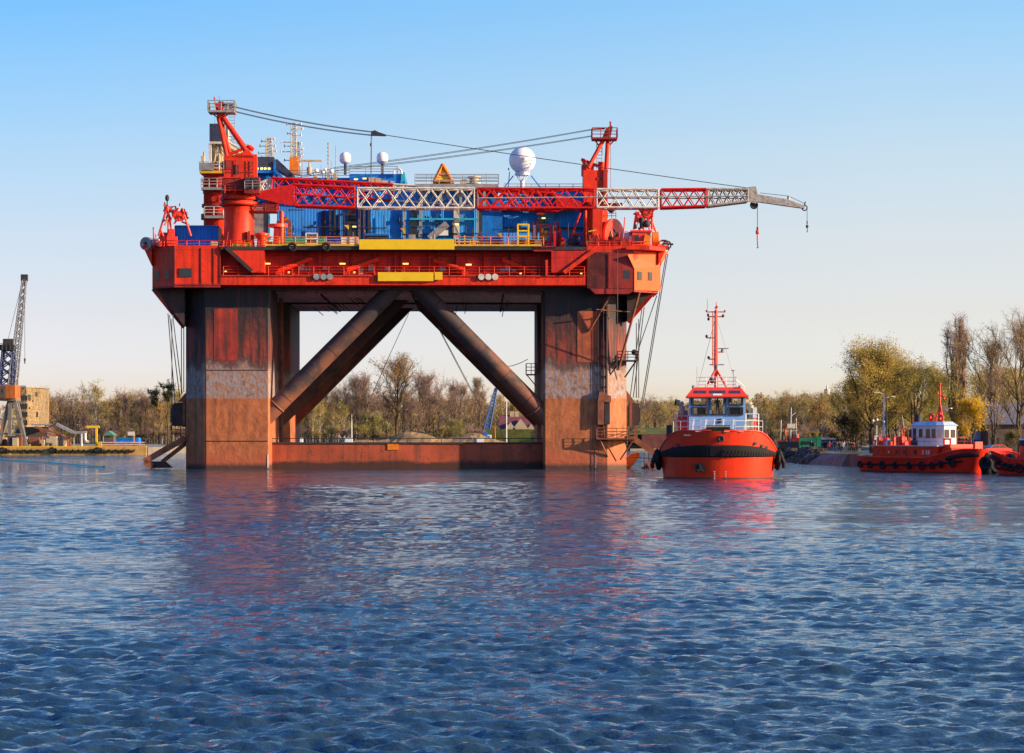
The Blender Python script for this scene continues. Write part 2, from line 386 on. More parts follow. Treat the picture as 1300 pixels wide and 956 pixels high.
def sheet(name, poly, z, mat_, depth=3.0):
    mb = MB(); mb.prism([V(x, y, z) for x, y in poly], (0, 0, -depth)); o = mb.build(name, mat_); tag(o, kind='structure'); return o
# far bank behind everything (one sheet to the horizon), left quay ground, right bank ground
sheet('far_bank_ground', [(-9000,9500),(-9000,800),(-700,800),(-104,760),(0,764),(34,716),(90,716),(700,720),(9000,720),(9000,9500)], 1.5, M['earth'])
sheet('left_quay_ground', [(-900,553.5),(-81.8,553.5),(-81.8,600),(-108,758),(-900,790)], 1.65, M['paving'])
sheet('right_bank_ground', [(47.8,352.5),(58,312.5),(120,296.5),(700,296.5),(700,700),(84,700),(78,436),(60,432),(50,424),(46.5,416),(46.8,385)], 1.66, M['paving'])
sheet('grass_verge', [(50,362),(60,322),(121,304),(600,304),(600,600),(90,600),(80,425),(62,425),(52,410)], 1.67, M['grass'], .004)
# ------------------------------------------------------------------ the platform
YAW = .0132
rigM = Matrix.Translation((0, 315, 0))@Matrix.Rotation(YAW, 4, 'Z')
def RP(px, py, y=0):
    """rig coordinates of what shows at pixel px, py at a depth of y metres behind the rig's front"""
    Y = 315+y; return V((px-CX)*Y/F+y*YAW, y, H+(HY-py)*Y/F)
def rb(): return MB(rigM)
def column_mat():
    m, N, L, B = nt('column_steel')
    tc = N.new('ShaderNodeTexCoord'); sp = N.new('ShaderNodeSeparateXYZ'); L.new(tc.outputs['Object'], sp.inputs[0])
    nz = noise(N, L, .55, 5, 1, 1, .6, .7)
    ad = N.new('ShaderNodeMath'); ad.operation = 'MULTIPLY_ADD'; L.new(nz, ad.inputs[0]); ad.inputs[1].default_value = 5.; L.new(sp.outputs[2], ad.inputs[2])
    zz = ad.outputs[0]       # z + 5*noise  (about z + 2.5)
    z = sp.outputs[2]
    # lower rust brown
    lower = mixc(N, L, ramp(N, L, noise(N, L, 1.1, 6, 1, 1, .5, .7), .3, .7), (.24,.066,.022), (.54,.165,.052))
    lower = mixc(N, L, ramp(N, L, noise(N, L, 5, 5, rough=.7), .60, .66, 0, .6), lower, (.09,.045,.035))
    lower = mixc(N, L, ramp(N, L, noise(N, L, 1.5, 6, 1, 1, .06, .7), .52, .68, 0, .55), lower, (.085,.035,.022))
    low2 = mixc(N, L, ramp(N, L, zz, 3.6, 5.2, .75, 0), lower, (.42,.085,.035))
    # boot-topping band, blue grey flaked with rust
    band = mixc(N, L, ramp(N, L, noise(N, L, 3.0, 8, 1, 1, .45, .8), .44, .54), (.27,.26,.30), (.30,.14,.07))
    band = mixc(N, L, ramp(N, L, noise(N, L, .8, 6, 1, 1, 1, .7), .56, .62, 0, .8), band, (.12,.08,.075))
    # upper red, sooty streaks; near-black top also has under-deck shade painted in
    up = mixc(N, L, ramp(N, L, noise(N, L, 1.6, 7, 1, 1, .05, .72), .43, .57), (.26,.036,.020), (.035,.013,.013))
    up = mixc(N, L, ramp(N, L, noise(N, L, 2.2, 6, rough=.7), .60, .66, 0, .7), up, (.045,.022,.022))
    soot_shade = mixc(N, L, ramp(N, L, noise(N, L, .9, 6, 1, 1, .06, .65), .5, .66), (.012,.009,.014), (.055,.016,.017))
    c = mixc(N, L, ramp(N, L, z, 9.0, 9.15), low2, band)
    c = mixc(N, L, ramp(N, L, zz, 15.0, 15.8), c, (.10,.05,.045))
    c = mixc(N, L, ramp(N, L, zz, 15.9, 16.8), c, up)
    c = mixc(N, L, ramp(N, L, zz, 18.2, 22.5), c, soot_shade)
    c = mixc(N, L, ramp(N, L, z, .35, .9, .9, 0), c, (.03,.022,.018))
    L.new(c, B.inputs['Base Color']); B.inputs['Roughness'].default_value = .72
    b = N.new('ShaderNodeBump'); L.new(noise(N, L, 1.4, 7, rough=.7), b.inputs['Height']); b.inputs['Distance'].default_value = .10; L.new(b.outputs[0], B.inputs['Normal'])
    return m
M['column'] = column_mat()
def brace_mat():
    m, N, L, B = nt('brace_steel')
    a = mixc(N, L, ramp(N, L, noise(N, L, .5, 6, 1, 1, 1, .7), .4, .6), (.045,.03,.03), (.17,.062,.038))
    a = mixc(N, L, ramp(N, L, noise(N, L, .28, 4), .52, .6, 0, .7), a, (.24,.085,.045))
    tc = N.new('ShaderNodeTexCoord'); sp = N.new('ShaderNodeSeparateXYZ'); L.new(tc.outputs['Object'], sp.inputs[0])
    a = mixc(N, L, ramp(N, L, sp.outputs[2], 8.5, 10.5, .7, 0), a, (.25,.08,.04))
    a = mixc(N, L, ramp(N, L, sp.outputs[2], 12, 20, 0, .85), a, (.022,.017,.024))  # tops darkened by height: sooty, with deck shadow in the colour
    L.new(a, B.inputs['Base Color']); B.inputs['Roughness'].default_value = .7; return m
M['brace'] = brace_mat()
M['pont'] = mat('pontoon_rust_red', (.42,.085,.04), .7, var=.3, vs=.25, streak=(.12,.05,.035), sa=.5, spot=(.07,.04,.035), pa=.45, bump=.03, wet=1.0)
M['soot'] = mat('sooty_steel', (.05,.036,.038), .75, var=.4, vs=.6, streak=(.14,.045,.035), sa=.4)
rustM = mat('rusty_arm', (.24,.085,.05), .7, var=.4, vs=1.2)
M['rust'] = rustM

rig = thing('oil_platform', (0, 315, 0), 'huge red and rust streaked semi-submersible oil platform on four thick columns in the river', 'oil platform', rz=YAW)
zb = RP(0, 363).z; zt = RP(0, 312).z
# deck box: chamfered corners, recess along the front
outline = [(-37,0),(-42.8,0),(-46,3.2),(-46,56),(-42.8,59.5),(15.5,59.5),(18.8,56),(18.8,3.4),(15.5,0),(9.5,0),(9.5,2.4),(-37,2.4)]
g = rb(); g.prism([V(x, y, zb) for x, y in outline], (0, 0, zt-zb)); g.build('deck_hull', M['redhull'], rig)
# recessed wall skin
g = rb(); g.box(-36.99, 9.49, 2.34, 2.5, RP(0,350).z, RP(0,317).z); g.build('recessed_wall', M['redwall'], rig)
g = rb()
g.box(-36.9, 9.4, -.3, 2.35, RP(0,317.5).z, RP(0,313.5).z)
g.build('main_deck_edge', M['steel'], rig)
g = rb(); g.box(-31.3, 3.7, -.42, -.25, RP(0,312.8).z, RP(0,310.4).z); g.box(-31.3, 3.7, -.25, 3, RP(0,312.8).z, RP(0,312).z); g.build('yellow_kickboard', M['yrail'], rig)
g = rb(); g.box(-36.9, 9.4, .0, 2.35, RP(0,362).z, RP(0,351).z); g.box(-36.9, 9.4, -.15, 2.35, RP(0,351).z, RP(0,349.6).z); g.build('lower_belt', M['redhull'], rig)
g = rb(); g.rail([RP(284,349.6), RP(742,349.6)], 1.1, .04, 1.9); g.build('walkway_rail', M['red'], rig)
for a_, b_ in ((336,453),(578,690)): g = rb(); g.rail([RP(a_,311), RP(b_,311)], 1.0, .05, 1.9); g.build('deck_rail', M['orange'], rig)
g = rb(); g.rail([RP(222,317,.3), RP(285,317,.3)], 1.1, .045, 1.3); g.rail([RP(184,317,3), RP(222,317,.3)], 1.1, .045, 1.3); g.rail([RP(745,318,.4), RP(803,318,.4)], 1.1, .045, 1.3); g.rail([RP(803,318,.4), RP(846,317,3.4)], 1.1, .045, 1.3)
g.build('corner_rail', M['red'], rig)
# left and right outboard sponsons (flared edges)
g = rb(); g.prism([V(-46,2.6,zt), V(-47.1,2.6,zt), V(-46,2.6,zt-2.4)], (0,50,0)); g.box(-47.2, -42, 2.4, 52, zt, zt+.25); g.build('sponson', M['red'], rig)
g = rb(); g.prism([V(18.8,2.6,zt), V(19.9,2.6,zt), V(18.8,2.6,zt-2.2)], (0,50,0)); g.box(15, 20, 2.4, 52, zt, zt+.25); g.build('sponson', M['red'], rig)
# orange lit corner: flared top lip
g = rb()
g.prism([V(15.45,-.02,zt), V(14.4,-.5,zt), V(17.4,-.5,zt), V(19.7,2.4,zt), V(18.85,3.45,zt)], (0,0,-.5)); g.build('corner_lip', M['red'], rig)
# lower extension of right block (octagonal bottom)
def zq(p): return RP(0, p).z
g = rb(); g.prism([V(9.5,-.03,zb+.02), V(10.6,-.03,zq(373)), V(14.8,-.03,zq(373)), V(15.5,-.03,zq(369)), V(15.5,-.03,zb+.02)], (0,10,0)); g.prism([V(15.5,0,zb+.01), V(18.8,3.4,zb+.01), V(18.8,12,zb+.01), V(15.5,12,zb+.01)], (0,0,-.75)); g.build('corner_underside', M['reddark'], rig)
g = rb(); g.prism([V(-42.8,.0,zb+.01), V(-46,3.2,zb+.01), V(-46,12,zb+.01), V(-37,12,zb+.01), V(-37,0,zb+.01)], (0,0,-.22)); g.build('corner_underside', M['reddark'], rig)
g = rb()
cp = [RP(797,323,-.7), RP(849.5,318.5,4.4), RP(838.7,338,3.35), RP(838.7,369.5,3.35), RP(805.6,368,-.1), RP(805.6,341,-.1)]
g.prism(cp, (-.09,.09,0)); g.build('corner_plating', mat('sunbleached_orange_red', (.85,.10,.015), .5, var=.08, vs=.6, streak=(.4,.06,.02), sa=.2), rig, label='flat orange plate of the sunlit right corner')  # the sun's orange is painted into this plate's base colour
# raised plating, doors and ports of the corner blocks
g = rb(); g.box(9.55, 12.2, -.08, .05, zq(366), zq(320)); g.build('dark_plating', M['sootred'], rig, label='sooty left third of the right corner block')
g = rb(); g.box(12.25, 15.35, -.09, .05, zq(366), zq(320)); g.build('dark_plating', M['reddark'], rig, label='dark streaked plating of the right corner block')
for px in (198, 212):
    x = (px-650)/10; y = (x+42.8)*-1+0
    g = rb(); g.beam(V(x, y-.02, zq(354.5)), V(x, y-.02, zq(343)), .5, .5); g.build('corner_window', M['glass'], rig)
g = rb(); g.box(-42.2, -40.6, -.1, .1, zq(352), zq(341)); g.build('corner_window', M['glass'], rig)
g = rb(); g.box(14.1, 15.0, -.1, .1, zq(354), zq(343)); g.build('corner_window', M['glass'], rig)
for px in (812.5, 826.5):
    x = (px-650)/10; y = x-15.5
    w = M['beige'] if px < 820 else M['yrail']
    g = rb(); dx = .27
    g.prism([V(x-dx,y-dx-.2,zq(355)), V(x+dx,y+dx-.2,zq(355)), V(x+dx,y+dx-.2,zq(344)), V(x-dx,y-dx-.2,zq(344))], (.06,-.06,0)); g.build('corner_window', M['glass'], rig)
# stiffeners and black scuffs on left block, frames
g = rb()
for px in (222.6, 256, 272, 280): g.box((px-650)/10-.06, (px-650)/10+.06, -.09, .02, zb+.1, zt-.3)
g.box(-42.8, -37, -.09, .02, zq(362.4), zq(360.5)); g.build_each('hull_frame', M['reddark'], rig)
# crane sponson brackets under the pedestals
g = rb(); g.prism([RP(286,315,-.2), RP(336,315,-.2), RP(336,344,-.2), RP(322,344,-.2)], (0,2.7,0)); g.box((320-650)/10, (336-650)/10, -.5, 2.4, zq(346.5), zq(344)); g.build('crane_bracket', M['red'], rig)
g = rb(); g.beam(RP(288,315,-.3), RP(321,345,-.3), .3, .45); g.build('bracket_edge', M['soot'], rig)
g = rb(); g.prism([RP(700,318,-.2), RP(752,318,-.2), RP(716,346,-.2), RP(700,346,-.2)], (0,2.6,0)); g.build('crane_bracket', M['redwall'], rig)
g = rb(); g.beam(RP(754,318,-.3), RP(716,346,-.3), .35, .5); g.beam(RP(694,330,-.2), RP(694,350,-.2), .3); g.build('bracket_edge', M['red'], rig)
# wall furniture in the recess
for a, b in (((353,344),(396,328)), ((440,343),(482,328)), ((590,344),(551,330)), ((678,345),(638,330))):
    g = rb(); g.tube(RP(*a,1.3), RP(*b,2.0), .34, n=8); g.box((a[0]-650)/10-.35, (a[0]-650)/10+.35, .9, 2.4, zq(352), zq(344)); g.build('diagonal_strut', M['red'], rig)
for px in (402,411,419,611,620,628.5):
    g = rb(); p = RP(px, 351.5, -.2); g.disc(p, .40, .18, (0,1,0), 16); g.build('round_hatch', M['boomwhite'] if px > 500 else M['grey'], rig)
for px, py in ((340,335),(435,335),(515,335),(595,336),(352,346),(367,346),(450,346),(661,347),(287,345),(738,347)):
    g = rb(); p = RP(px, py, 1.5); w = .36 if py < 340 else .13
    g.box(p.x-w, p.x+w, p.y-.1, p.y+.1, p.z-.09, p.z+.09); g.build('wall_lamp', M['lamp'], rig)
g = rb()
for px, py, w, h in ((383,339,.7,.9),(391,342,.6,.4),(413,341,.6,.4),(472,340,.8,.9),(492,341,.7,.5),(562,340,.8,.9),(645,340,.7,.9),(638,343,.6,.4),(652,343,.6,.4),(459,348,.5,1.6)):
    p = RP(px, py, 2.2); g.box(p.x-w/2, p.x+w/2, p.y-.15, p.y+.15, p.z-h/2, p.z+h/2)
g.build_each('junction_box', M['grey'], rig)
g = rb()
for py in (321,324.5,349): g.tube(RP(290,py,2.05), RP(742,py,2.05), .07, n=5)
for k in range(24): 
    px = 300+k*18.3; g.tube(RP(px,318,2.1), RP(px,350,2.1), .045+.03*(k%3), n=5)
g.build('wall_pipes', M['reddark'], rig)
g = rb()
for k in range(13):
    px = 300+k*35; g.box((px-650)/10-.09, (px-650)/10+.09, 1.9, 2.36, zq(350), zq(318))
g.build_each('wall_frame', M['redwall'], rig)
# banners
g = rb(); g.box((456.5-650)/10, (577-650)/10, -.62, -.46, zq(317.3), zq(304.5)); g.build('yellow_banner', M['yellow'], rig, label='long blank yellow banner hung on the upper deck rail')
g = rb(); g.box((480-650)/10, (550.5-650)/10, -.35, -.2, zq(357.2), zq(346)); g.build('yellow_banner', M['yellow'], rig, label='blank yellow banner on the lower walkway')
g = rb(); g.box((552-650)/10, (561.8-650)/10, -.35, -.2, zq(355.4), zq(345.6)); g.build('yellow_banner', M['yellow'], rig, label='small square yellow sheet beside the lower banner')
# underdeck
g = rb(); g.box(-38, 12, 12, 58, zb-.35, zb-.01); g.build('underdeck', M['underdeck'], rig)
g = rb(); g.box(-36.8, 9.4, 2.5, 3.3, zb-.4, zb); g.box(-36.8, 9.4, 33, 33.3, zb-.6, zb-.35)
for x in (-25, -13, -1): g.box(x-.1, x+.1, 12, 57, zb-.5, zb-.35)
g.build('underdeck_girders', M['soot'], rig)
for i in range(18):
    px = random.choice([random.uniform(395,440), random.uniform(440,480), random.uniform(575,660)]); a = RP(px, 374, 18+random.random()*30)
    a.z = zb-.4; b = a+(V(1.7,-1,-1.4)*random.uniform(.5,1) if px < 500 else V(-.25,0,-1.3)*random.uniform(.6,1.3))
    g = rb(); g.tube(a, b, .06, n=5); g.build('hanging_pipe', M['steel'], rig)
# columns
def column(x0, x1, y0, y1, co, ci, left):
    if left: poly = [(x0+co,y0),(x0,y0+co),(x0,y1-co),(x0+co,y1),(x1-ci,y1),(x1,y1-ci),(x1,y0+ci),(x1-ci,y0)]
    else: poly = [(x0+ci,y0),(x0,y0+ci),(x0,y1-ci),(x0+ci,y1),(x1-co,y1),(x1,y1-co),(x1,y0+co),(x1-co,y0)]
    g = rb(); g.prism([V(x, y, -3) for x, y in poly], (0, 0, zb+3.02)); return g.build('column', M['column'], rig)
yc = 2.6
xl0 = RP(236,0,yc+2).x; xl1 = RP(343,0,yc).x; xr0 = RP(690,0,yc).x; xr1 = RP(795.5,0,yc+2.5).x
ca = column(xl0, xl1, yc, yc+13, 2.6, .25, True); cb = column(xr0, xr1, yc, yc+13, 2.6, .25, False)
cc1 = column(xl0, xl1, 35, 57, 2.6, 1.6, True); cc2 = column(xr0, xr1, 35, 57, 2.6, 1.6, False)
for o, l in ((ca,'left front column with a blue grey paint band'), (cb,'right front column, sunlit orange on its outer face'), (cc1,'rear left column in shade'), (cc2,'rear right column in shade')): o['label'] = l
# weld seams and patches on the front columns
g = rb()
for px in (262,): g.box(RP(px,0,yc).x-.05, RP(px,0,yc).x+.05, yc-.06, yc, 0, zb)
for py in (470, 560): g.box(xl0+2.7, xl1-.3, yc-.05, yc, RP(0,py,yc).z-.05, RP(0,py,yc).z+.05)
g.build('weld_seam', M['soot'], ca)
g = rb(); p0 = RP(733,395,yc); p1 = RP(760,460,yc); g.box(p0.x, p1.x, yc-.04, yc, p1.z, p0.z); g.build('paint_patch', mat('orange_patch', (.42,.10,.045), .65, var=.35, vs=1, streak=(.10,.05,.04), sa=.5), cb)
g = rb(); p0 = RP(272,392,yc); p1 = RP(302,458,yc); g.box(p0.x, p1.x, yc-.04, yc, p1.z, p0.z); g.build('paint_patch', mat('red_patch', (.42,.045,.03), .65, var=.3, vs=1, streak=(.06,.03,.03), sa=.9, spot=(.05,.03,.03), pa=.4), ca)
for px, c in ((340.5, ca), (756, cb), (244, ca)):
    g = rb(); q = RP(px, 585, yc); g.box(q.x-.07, q.x+.07, yc-.05+(2.2 if px < 250 else 0), yc+.0+(2.2 if px < 250 else 0), RP(0,594,yc).z, RP(0,577,yc).z); g.build('draft_marks', M['white'], c)
# haunches under the outboard corners
g = rb(); g.prism([V(-45.8,3.3,zb), V(xl0+.02,3.3,zb), V(xl0+.02,3.3,zb-5.0)], (0,11,0)); g.build('haunch', M['soot'], rig)  # near-black coat on both haunches carries the shade below the deck
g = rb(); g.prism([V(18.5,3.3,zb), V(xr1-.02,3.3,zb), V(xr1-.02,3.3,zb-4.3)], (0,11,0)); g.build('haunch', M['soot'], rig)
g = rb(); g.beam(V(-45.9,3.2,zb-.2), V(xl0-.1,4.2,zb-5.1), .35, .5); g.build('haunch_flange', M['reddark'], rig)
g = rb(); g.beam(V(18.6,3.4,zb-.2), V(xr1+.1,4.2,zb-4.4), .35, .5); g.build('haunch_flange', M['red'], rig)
g = rb(); g.tube(RP(812,370,1), RP(785,470,yc), .16); g.tube(RP(777,371,1), RP(748,420,yc-.2), .16); g.tube(RP(757,393,1), RP(800,396,2), .08); g.build('raking_strut', M['rust'], rig)
# pontoon between columns and its rail
pz = RP(0,562,6).z
g = rb(); g.box(xl1-.2, xr0+.2, 6, 13, -3, pz); g.build('pontoon', M['pont'], rig)
g = rb(); g.box(xl1-.2, xr0+.2, 5.85, 6.2, pz-.14, pz+.06); g.rail([V(xl1,6.1,pz), V(xr0,6.1,pz)], .55, .05, 4.2, (1,)); g.build('pontoon_rail', M['steel'], rig)
g = rb(); g.box(xl1-.2, xr0+.2, 40, 52, -3, pz-.3); g.build('pontoon', M['pont'], rig)
g = rb(); g.box(xl1, xr0, 40.2, 40.5, pz-.3, pz-.2); g.build('rear_pontoon_edge', M['steel'], rig)
for (px0, px1) in ((490,492),): 
    g = rb(); g.box(RP(492,0,6).x, RP(506,0,6).x, 5.9, 6.05, RP(0,571,6).z, RP(0,562,6).z); g.build('pontoon_patch', M['orange'], rig)
# diagonal braces
def rings(o, a, b):
    for t in (.12,.30,.48,.66,.84):
        g = rb(); c = a.lerp(b, t); g.torus(c, 1.12, .035, (b-a).normalized(), 28, 5); g.build('ring_weld', M['soot'], o)
    g = rb(); c = a.lerp(b, .05); g.torus(c, 1.12, .12, (b-a).normalized(), 28, 6); g.build('collar', M['brace'], o)
for d, lab in ((4,'front'), (27,'middle'), (49,'rear')):
    a = RP(344,523,4); b = RP(505,361,4); a.y = b.y = d
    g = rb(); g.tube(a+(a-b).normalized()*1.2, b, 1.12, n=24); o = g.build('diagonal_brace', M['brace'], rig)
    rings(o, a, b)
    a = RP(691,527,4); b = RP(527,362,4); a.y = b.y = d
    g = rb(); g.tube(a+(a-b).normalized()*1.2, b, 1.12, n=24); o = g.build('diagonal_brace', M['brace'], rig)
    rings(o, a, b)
# vertical service pipes on the columns
g = rb(); x = RP(357,0,16).x; g.tube(V(x,16.4,3), V(x,16.4,zb-.7), .28); g.build('riser_pipe', M['rust'], rig)
g = rb()
for px, r in ((766,.10),(770,.16)): 
    y = yc-.35 if px < 770 else yc+(RP(px,0,yc).x-RP(770,0,yc).x)*1-.35
    g.tube(RP(px,560,y), RP(px,385,y), r, n=6)
g.ladder(RP(762,600,yc-.3), RP(762,400,yc-.3), .5)
for py in range(400,560,13): g.box(RP(764,0,yc).x, RP(771.5,0,yc).x, yc-.3, yc+.2, RP(0,py,yc).z-.06, RP(0,py,yc).z+.06)
g.build('column_pipes', M['soot'], rig)
g = rb()
for px in (250, 257, 262): g.tube(RP(px,590,yc+1.2), RP(px,380,yc+1.2), .10, n=5)
g.build('column_pipes', M['soot'], rig)
# small platforms on the columns
g = rb(); a = RP(784,457,yc); g.box(a.x, a.x+2.6, yc-.3, yc+3, a.z-.15, a.z); g.rail([V(a.x,yc-.3,a.z), V(a.x+2.6,yc-.3,a.z), V(a.x+2.6,yc+3,a.z)], 1.1, .05, 1); g.beam(a+V(.4,0,-.1), a+V(-1,.4,-2), .15); g.beam(a+V(2.4,0,-.1), a+V(1,1,-2.2), .15); g.sphere(a+V(2.2,.5,1), .4, 8, 6); g.build('column_platform', M['soot'], rig)
a = RP(757,556,yc); b = RP(808,556,yc)
g = rb(); g.box(a.x, b.x, yc-1.3, yc+4, a.z-.2, a.z); g.rail([V(a.x,yc-1.3,a.z), V(b.x,yc-1.3,a.z), V(b.x,yc+4,a.z)], 1.25, .05, 1.2); g.beam(V(a.x+.3,yc-1.2,a.z), V(a.x+1.5,yc,a.z-2.4), .15); g.beam(V(b.x-.3,yc-1,a.z), V(b.x-2,yc+1,a.z-2.8), .15); g.build('column_platform', M['rust'], rig, label='railed platform round the foot of the right column')
g = rb(); a = RP(668,475,42); g.box(a.x, a.x+1.4, 41, 44, a.z-.15, a.z); g.rail([V(a.x,41,a.z), V(a.x+1.4,41,a.z)], 1.5, .05, .7); g.rail([V(a.x,41,a.z), V(a.x,44,a.z)], 1.5, .05, 1); g.beam(a+V(0,0,0), a+V(1.5,0,-1.8), .15); g.build('column_platform', M['soot'], rig)
# fairlead housings
def fairlead(px0, px1, py0, py1, y, flip, m_):
    g = rb(); p = RP(px0, py1, y); q = RP(px1, py0, y); w = q.x-p.x; h = q.z-p.z
    s = 1 if not flip else -1; x0 = p.x if not flip else q.x
    pr = [(0,0),(w*.8,0),(w,h*.2),(w,h*.72),(w*.8,h*.95),(w*.45,h),(0,h)]
    g.prism([V(x0+s*a, y, p.z+b) for a, b in pr], (0,1.9,0)); g.build('fairlead_housing', m_, rig)
    g = rb(); g.box(x0-s*.0, x0+s*.35, y-.25, y+2.1, p.z-.1, q.z+.15); g.prism([V(x0-s*.6,y,q.z+.1), V(x0+s*w*.5,y,q.z+.1), V(x0-s*.6,y,q.z+1.9)], (0,1.9,0)); g.build('fairlead_bracket', M['rust'], rig)
fairlead(799, 813, 511, 540, 5.5, False, M['soot']); fairlead(217, 236, 511, 541, 5.5, True, M['soot'])
g = rb(); a = RP(759,539,yc-.7); b = RP(767,509,yc-.7); g.box(a.x, b.x, yc-.7, yc, a.z, b.z); g.prism([V(a.x,yc-.7,b.z), V(b.x+.9,yc-.7,b.z-.2), V(b.x+.9,yc-.7,b.z+.6), V(a.x+.2,yc-.7,b.z+1.3)], (0,.7,0)); g.build('fairlead_housing', M['rust'], rig)
g = rb(); g.box(b.x+.1, b.x+.75, yc-.5, yc, a.z, b.z); g.build('fairlead_sheave', M['steel'], rig)
# anchor racks
def rack(pts, y, ws=.5):
    g = rb()
    for a, b in zip(pts[:-1], pts[1:]): g.beam(RP(*a,y), RP(*b,y), ws, ws*1.5); g.beam(RP(*a,y+3.2), RP(*b,y+3.2), ws, ws*1.5)
    g.beam(RP(*pts[-1],y), RP(*pts[-1],y+3.2), ws); g.build('anchor_rack', M['rust'], rig)
rack([(246,555),(236,556),(184,586),(195,592)], 5); rack([(238,562),(207,586)], 5.8, .35)
g = rb(); g.prism([RP(184,586,5), RP(207,586,5), RP(216,594,5), RP(192,594,5)], (0,3.4,0)); g.build('anchor_fluke', M['soot'], rig)
rack([(797,556),(806,558),(838,580),(822,591)], 5)
g = rb(); g.prism([RP(836,582,5), RP(838,590,5), RP(824,599,5), RP(808,599,5)], (0,3.2,0)); g.build('anchor_fluke', M['rust'], rig)
g = rb(); g.prism([RP(795,588,9), RP(800,577,9), RP(812,574,9), RP(812,580,9), RP(799,596,9)], (0,3,0)); g.build('anchor_fluke', M['orange'], rig)
g = rb()
for px in (818,824,829): g.tube(RP(px,575,5), RP(px,596,5), .05, n=4)
g.tube(RP(796,580,5), RP(838,583,5), .05, n=4); g.rail([RP(218,556,5), RP(236,556,5)], 1.6, .05, .6); g.rail([RP(218,556,5), RP(218,556,8)], 1.6, .05, .6); g.build('rack_rail', M['soot'], rig)
# mooring wires
wires = [((214,398,3),(223,512,5)),((216,400,3),(229,505,5)),((219,405,3),(219,545,5)),((220,400,3),(232,500,5)),((231,405,6),(231,500,6)),((234,408,6),(234,498,6)),
 ((846,322,3),(813,522,6)),((848,322,3),(815,522,6)),((834,375,4),(805,460,5)),((815,392,5),(800,505,6)),((818,390,5),(804,505,6)),((808,410,6),(808,505,6)),((811,405,6),(811,505,6))]
for a, b in wires:
    g = rb(); g.cable(RP(*a), RP(*b), .06, 0, 1); g.build('mooring_wire', M['rope'], rig)
g = rb(); g.cable(RP(784,318,-.5), RP(784,400,-.5), .05, 0, 1); g.cable(RP(784,400,-.5), RP(783,470,yc), .05, 0, 1); g.build('mooring_wire', M['rope'], rig)
for a, b, s_ in (((551,407,20),(670,456,40),3.2),((519,398,20),(456,540,30),-.2),((554,410,20),(612,520,40),0),((553,410,20),(600,500,40),.0)):
    g = rb(); g.cable(RP(*a), RP(*b), .05, s_, 12); g.build('hanging_cable', M['rope'], rig)
# ------------------------------------------------------------------ accommodation block and topside of the platform
def pbox(g, px0, px1, py0, py1, y0, y1):
    a = RP(px0, py1, y0); b = RP(px1, py0, y0); g.box(a.x, b.x, y0, y1, a.z, b.z); return a, b
g = rb(); a = RP(355, 311, 12); zfl = zt
def blk(px0, px1, py, y0, y1, m_, name='cladding_block', parent=None, pyb=None, label=None):
    g = rb(); a = RP(px0, 311, y0); b = RP(px1, py, y0); z0 = zfl if pyb is None else RP(0, pyb, y0).z
    g.box(a.x, b.x, y0, y1, z0, b.z); return g.build(name, m_, parent or rig, label=label)
lower = blk(352, 470, 246, 13, 44, M['blue'], 'accommodation_block')
mid = blk(470.4, 606, 243, 12, 44, M['blue2'], 'accommodation_block')
right_ = blk(606.4, 638, 252, 12.6, 44, M['blue3'], 'accommodation_block')
right2 = blk(638.4, 745, 243, 14.5, 44, M['blue2'], 'accommodation_block')
upper = blk(352, 444, 226, 16, 42, M['blue'], 'upper_house', pyb=246.6)
upper2 = blk(444.4, 514, 221, 15, 42, M['blue3'], 'upper_house', pyb=243.6)
lab = {lower:'left blue cladding block behind the red boom', mid:'middle bright blue block with grey columns', right_:'narrow plain blue block', right2:'right blue block behind the red frames', upper:'blue house on the left roof', upper2:'blue roof house with flared end'}
for o, l in lab.items(): o['label'] = l
# base line deck strip, doors, ribs and pipes in front of the blocks
def item(name, parent, m_, *boxes, y=11.8, d=.3):
    g = rb()
    for b in boxes: pbox(g, b[0], b[1], b[2], b[3], y, y+d)
    g.build_each(name, m_, parent)
item('doorway', lower, M['steel'], (409,413,268,303), y=12.8)
item('doorway', lower, M['glass'], (441,452,266,304), y=12.8)
item('doorway', mid, M['glass'], (521,530,277,303)); item('doorway', mid, M['glass'], (522,530,264,275))
item('doorway', right2, M['glass'], (682,692,276,287), y=14.2); item('doorway', right_, M['steel'], (607,612,262,300), y=12.3)
item('wall_column', mid, M['grey'], (532,536,262,304), (512,515,262,304), (605,608,244,305), y=11.5)
item('wall_column', mid, M['boomwhite'], (576,583,262,282), (576,583,283,303), y=11.6)
item('wall_rib', lower, M['beige'], (455,458,263,303), (461,464,263,303), (467,470,264,303), y=12.5)
item('wall_rib', lower, M['steel'], (418,420.5,265,298), (424,426.5,265,298), (430,432,264,300), (436,438,270,303), y=12.5)
item('blue_lintel', mid, M['cyan'], (520,607,277,279.3), (516,605,303,305), y=11.3)
item('white_panel', mid, M['white'], (557,569,292,299), y=11.2)
item('grey_door', lower, M['grey'], (323,341,262,304), y=12.5); item('cyan_post', lower, M['cyan'], (341,343,262,304), y=12.3)
for px, py in ((511,293),(440,289),(634,299)):
    g = rb(); g.prism([RP(px-3,py-3,11), RP(px+3,py-3,11), RP(px+3,py+3,11)], (0,.1,0)); g.build('warning_triangle', M['yellow'], mid if px > 500 else lower)
g = rb(); g.beam(RP(545,303,11.2), RP(568,284,11.2), .3, .9); g.beam(RP(576,262,11.2), RP(585,276,11.2), .25); g.beam(RP(576,284,11.2), RP(584,302,11.2), .25); g.build('wall_stair', M['grey'], mid)
g = rb()
for k in range(20):
    px = random.uniform(356, 740); py = random.uniform(266, 292); h = random.uniform(3, 24); p = RP(px, py, 11.6 if 470 < px < 606 else 12.4)
    r = random.choice((.06, .09, .14)); g.tube(p, p-V(0,0,h*.1), r, n=5)
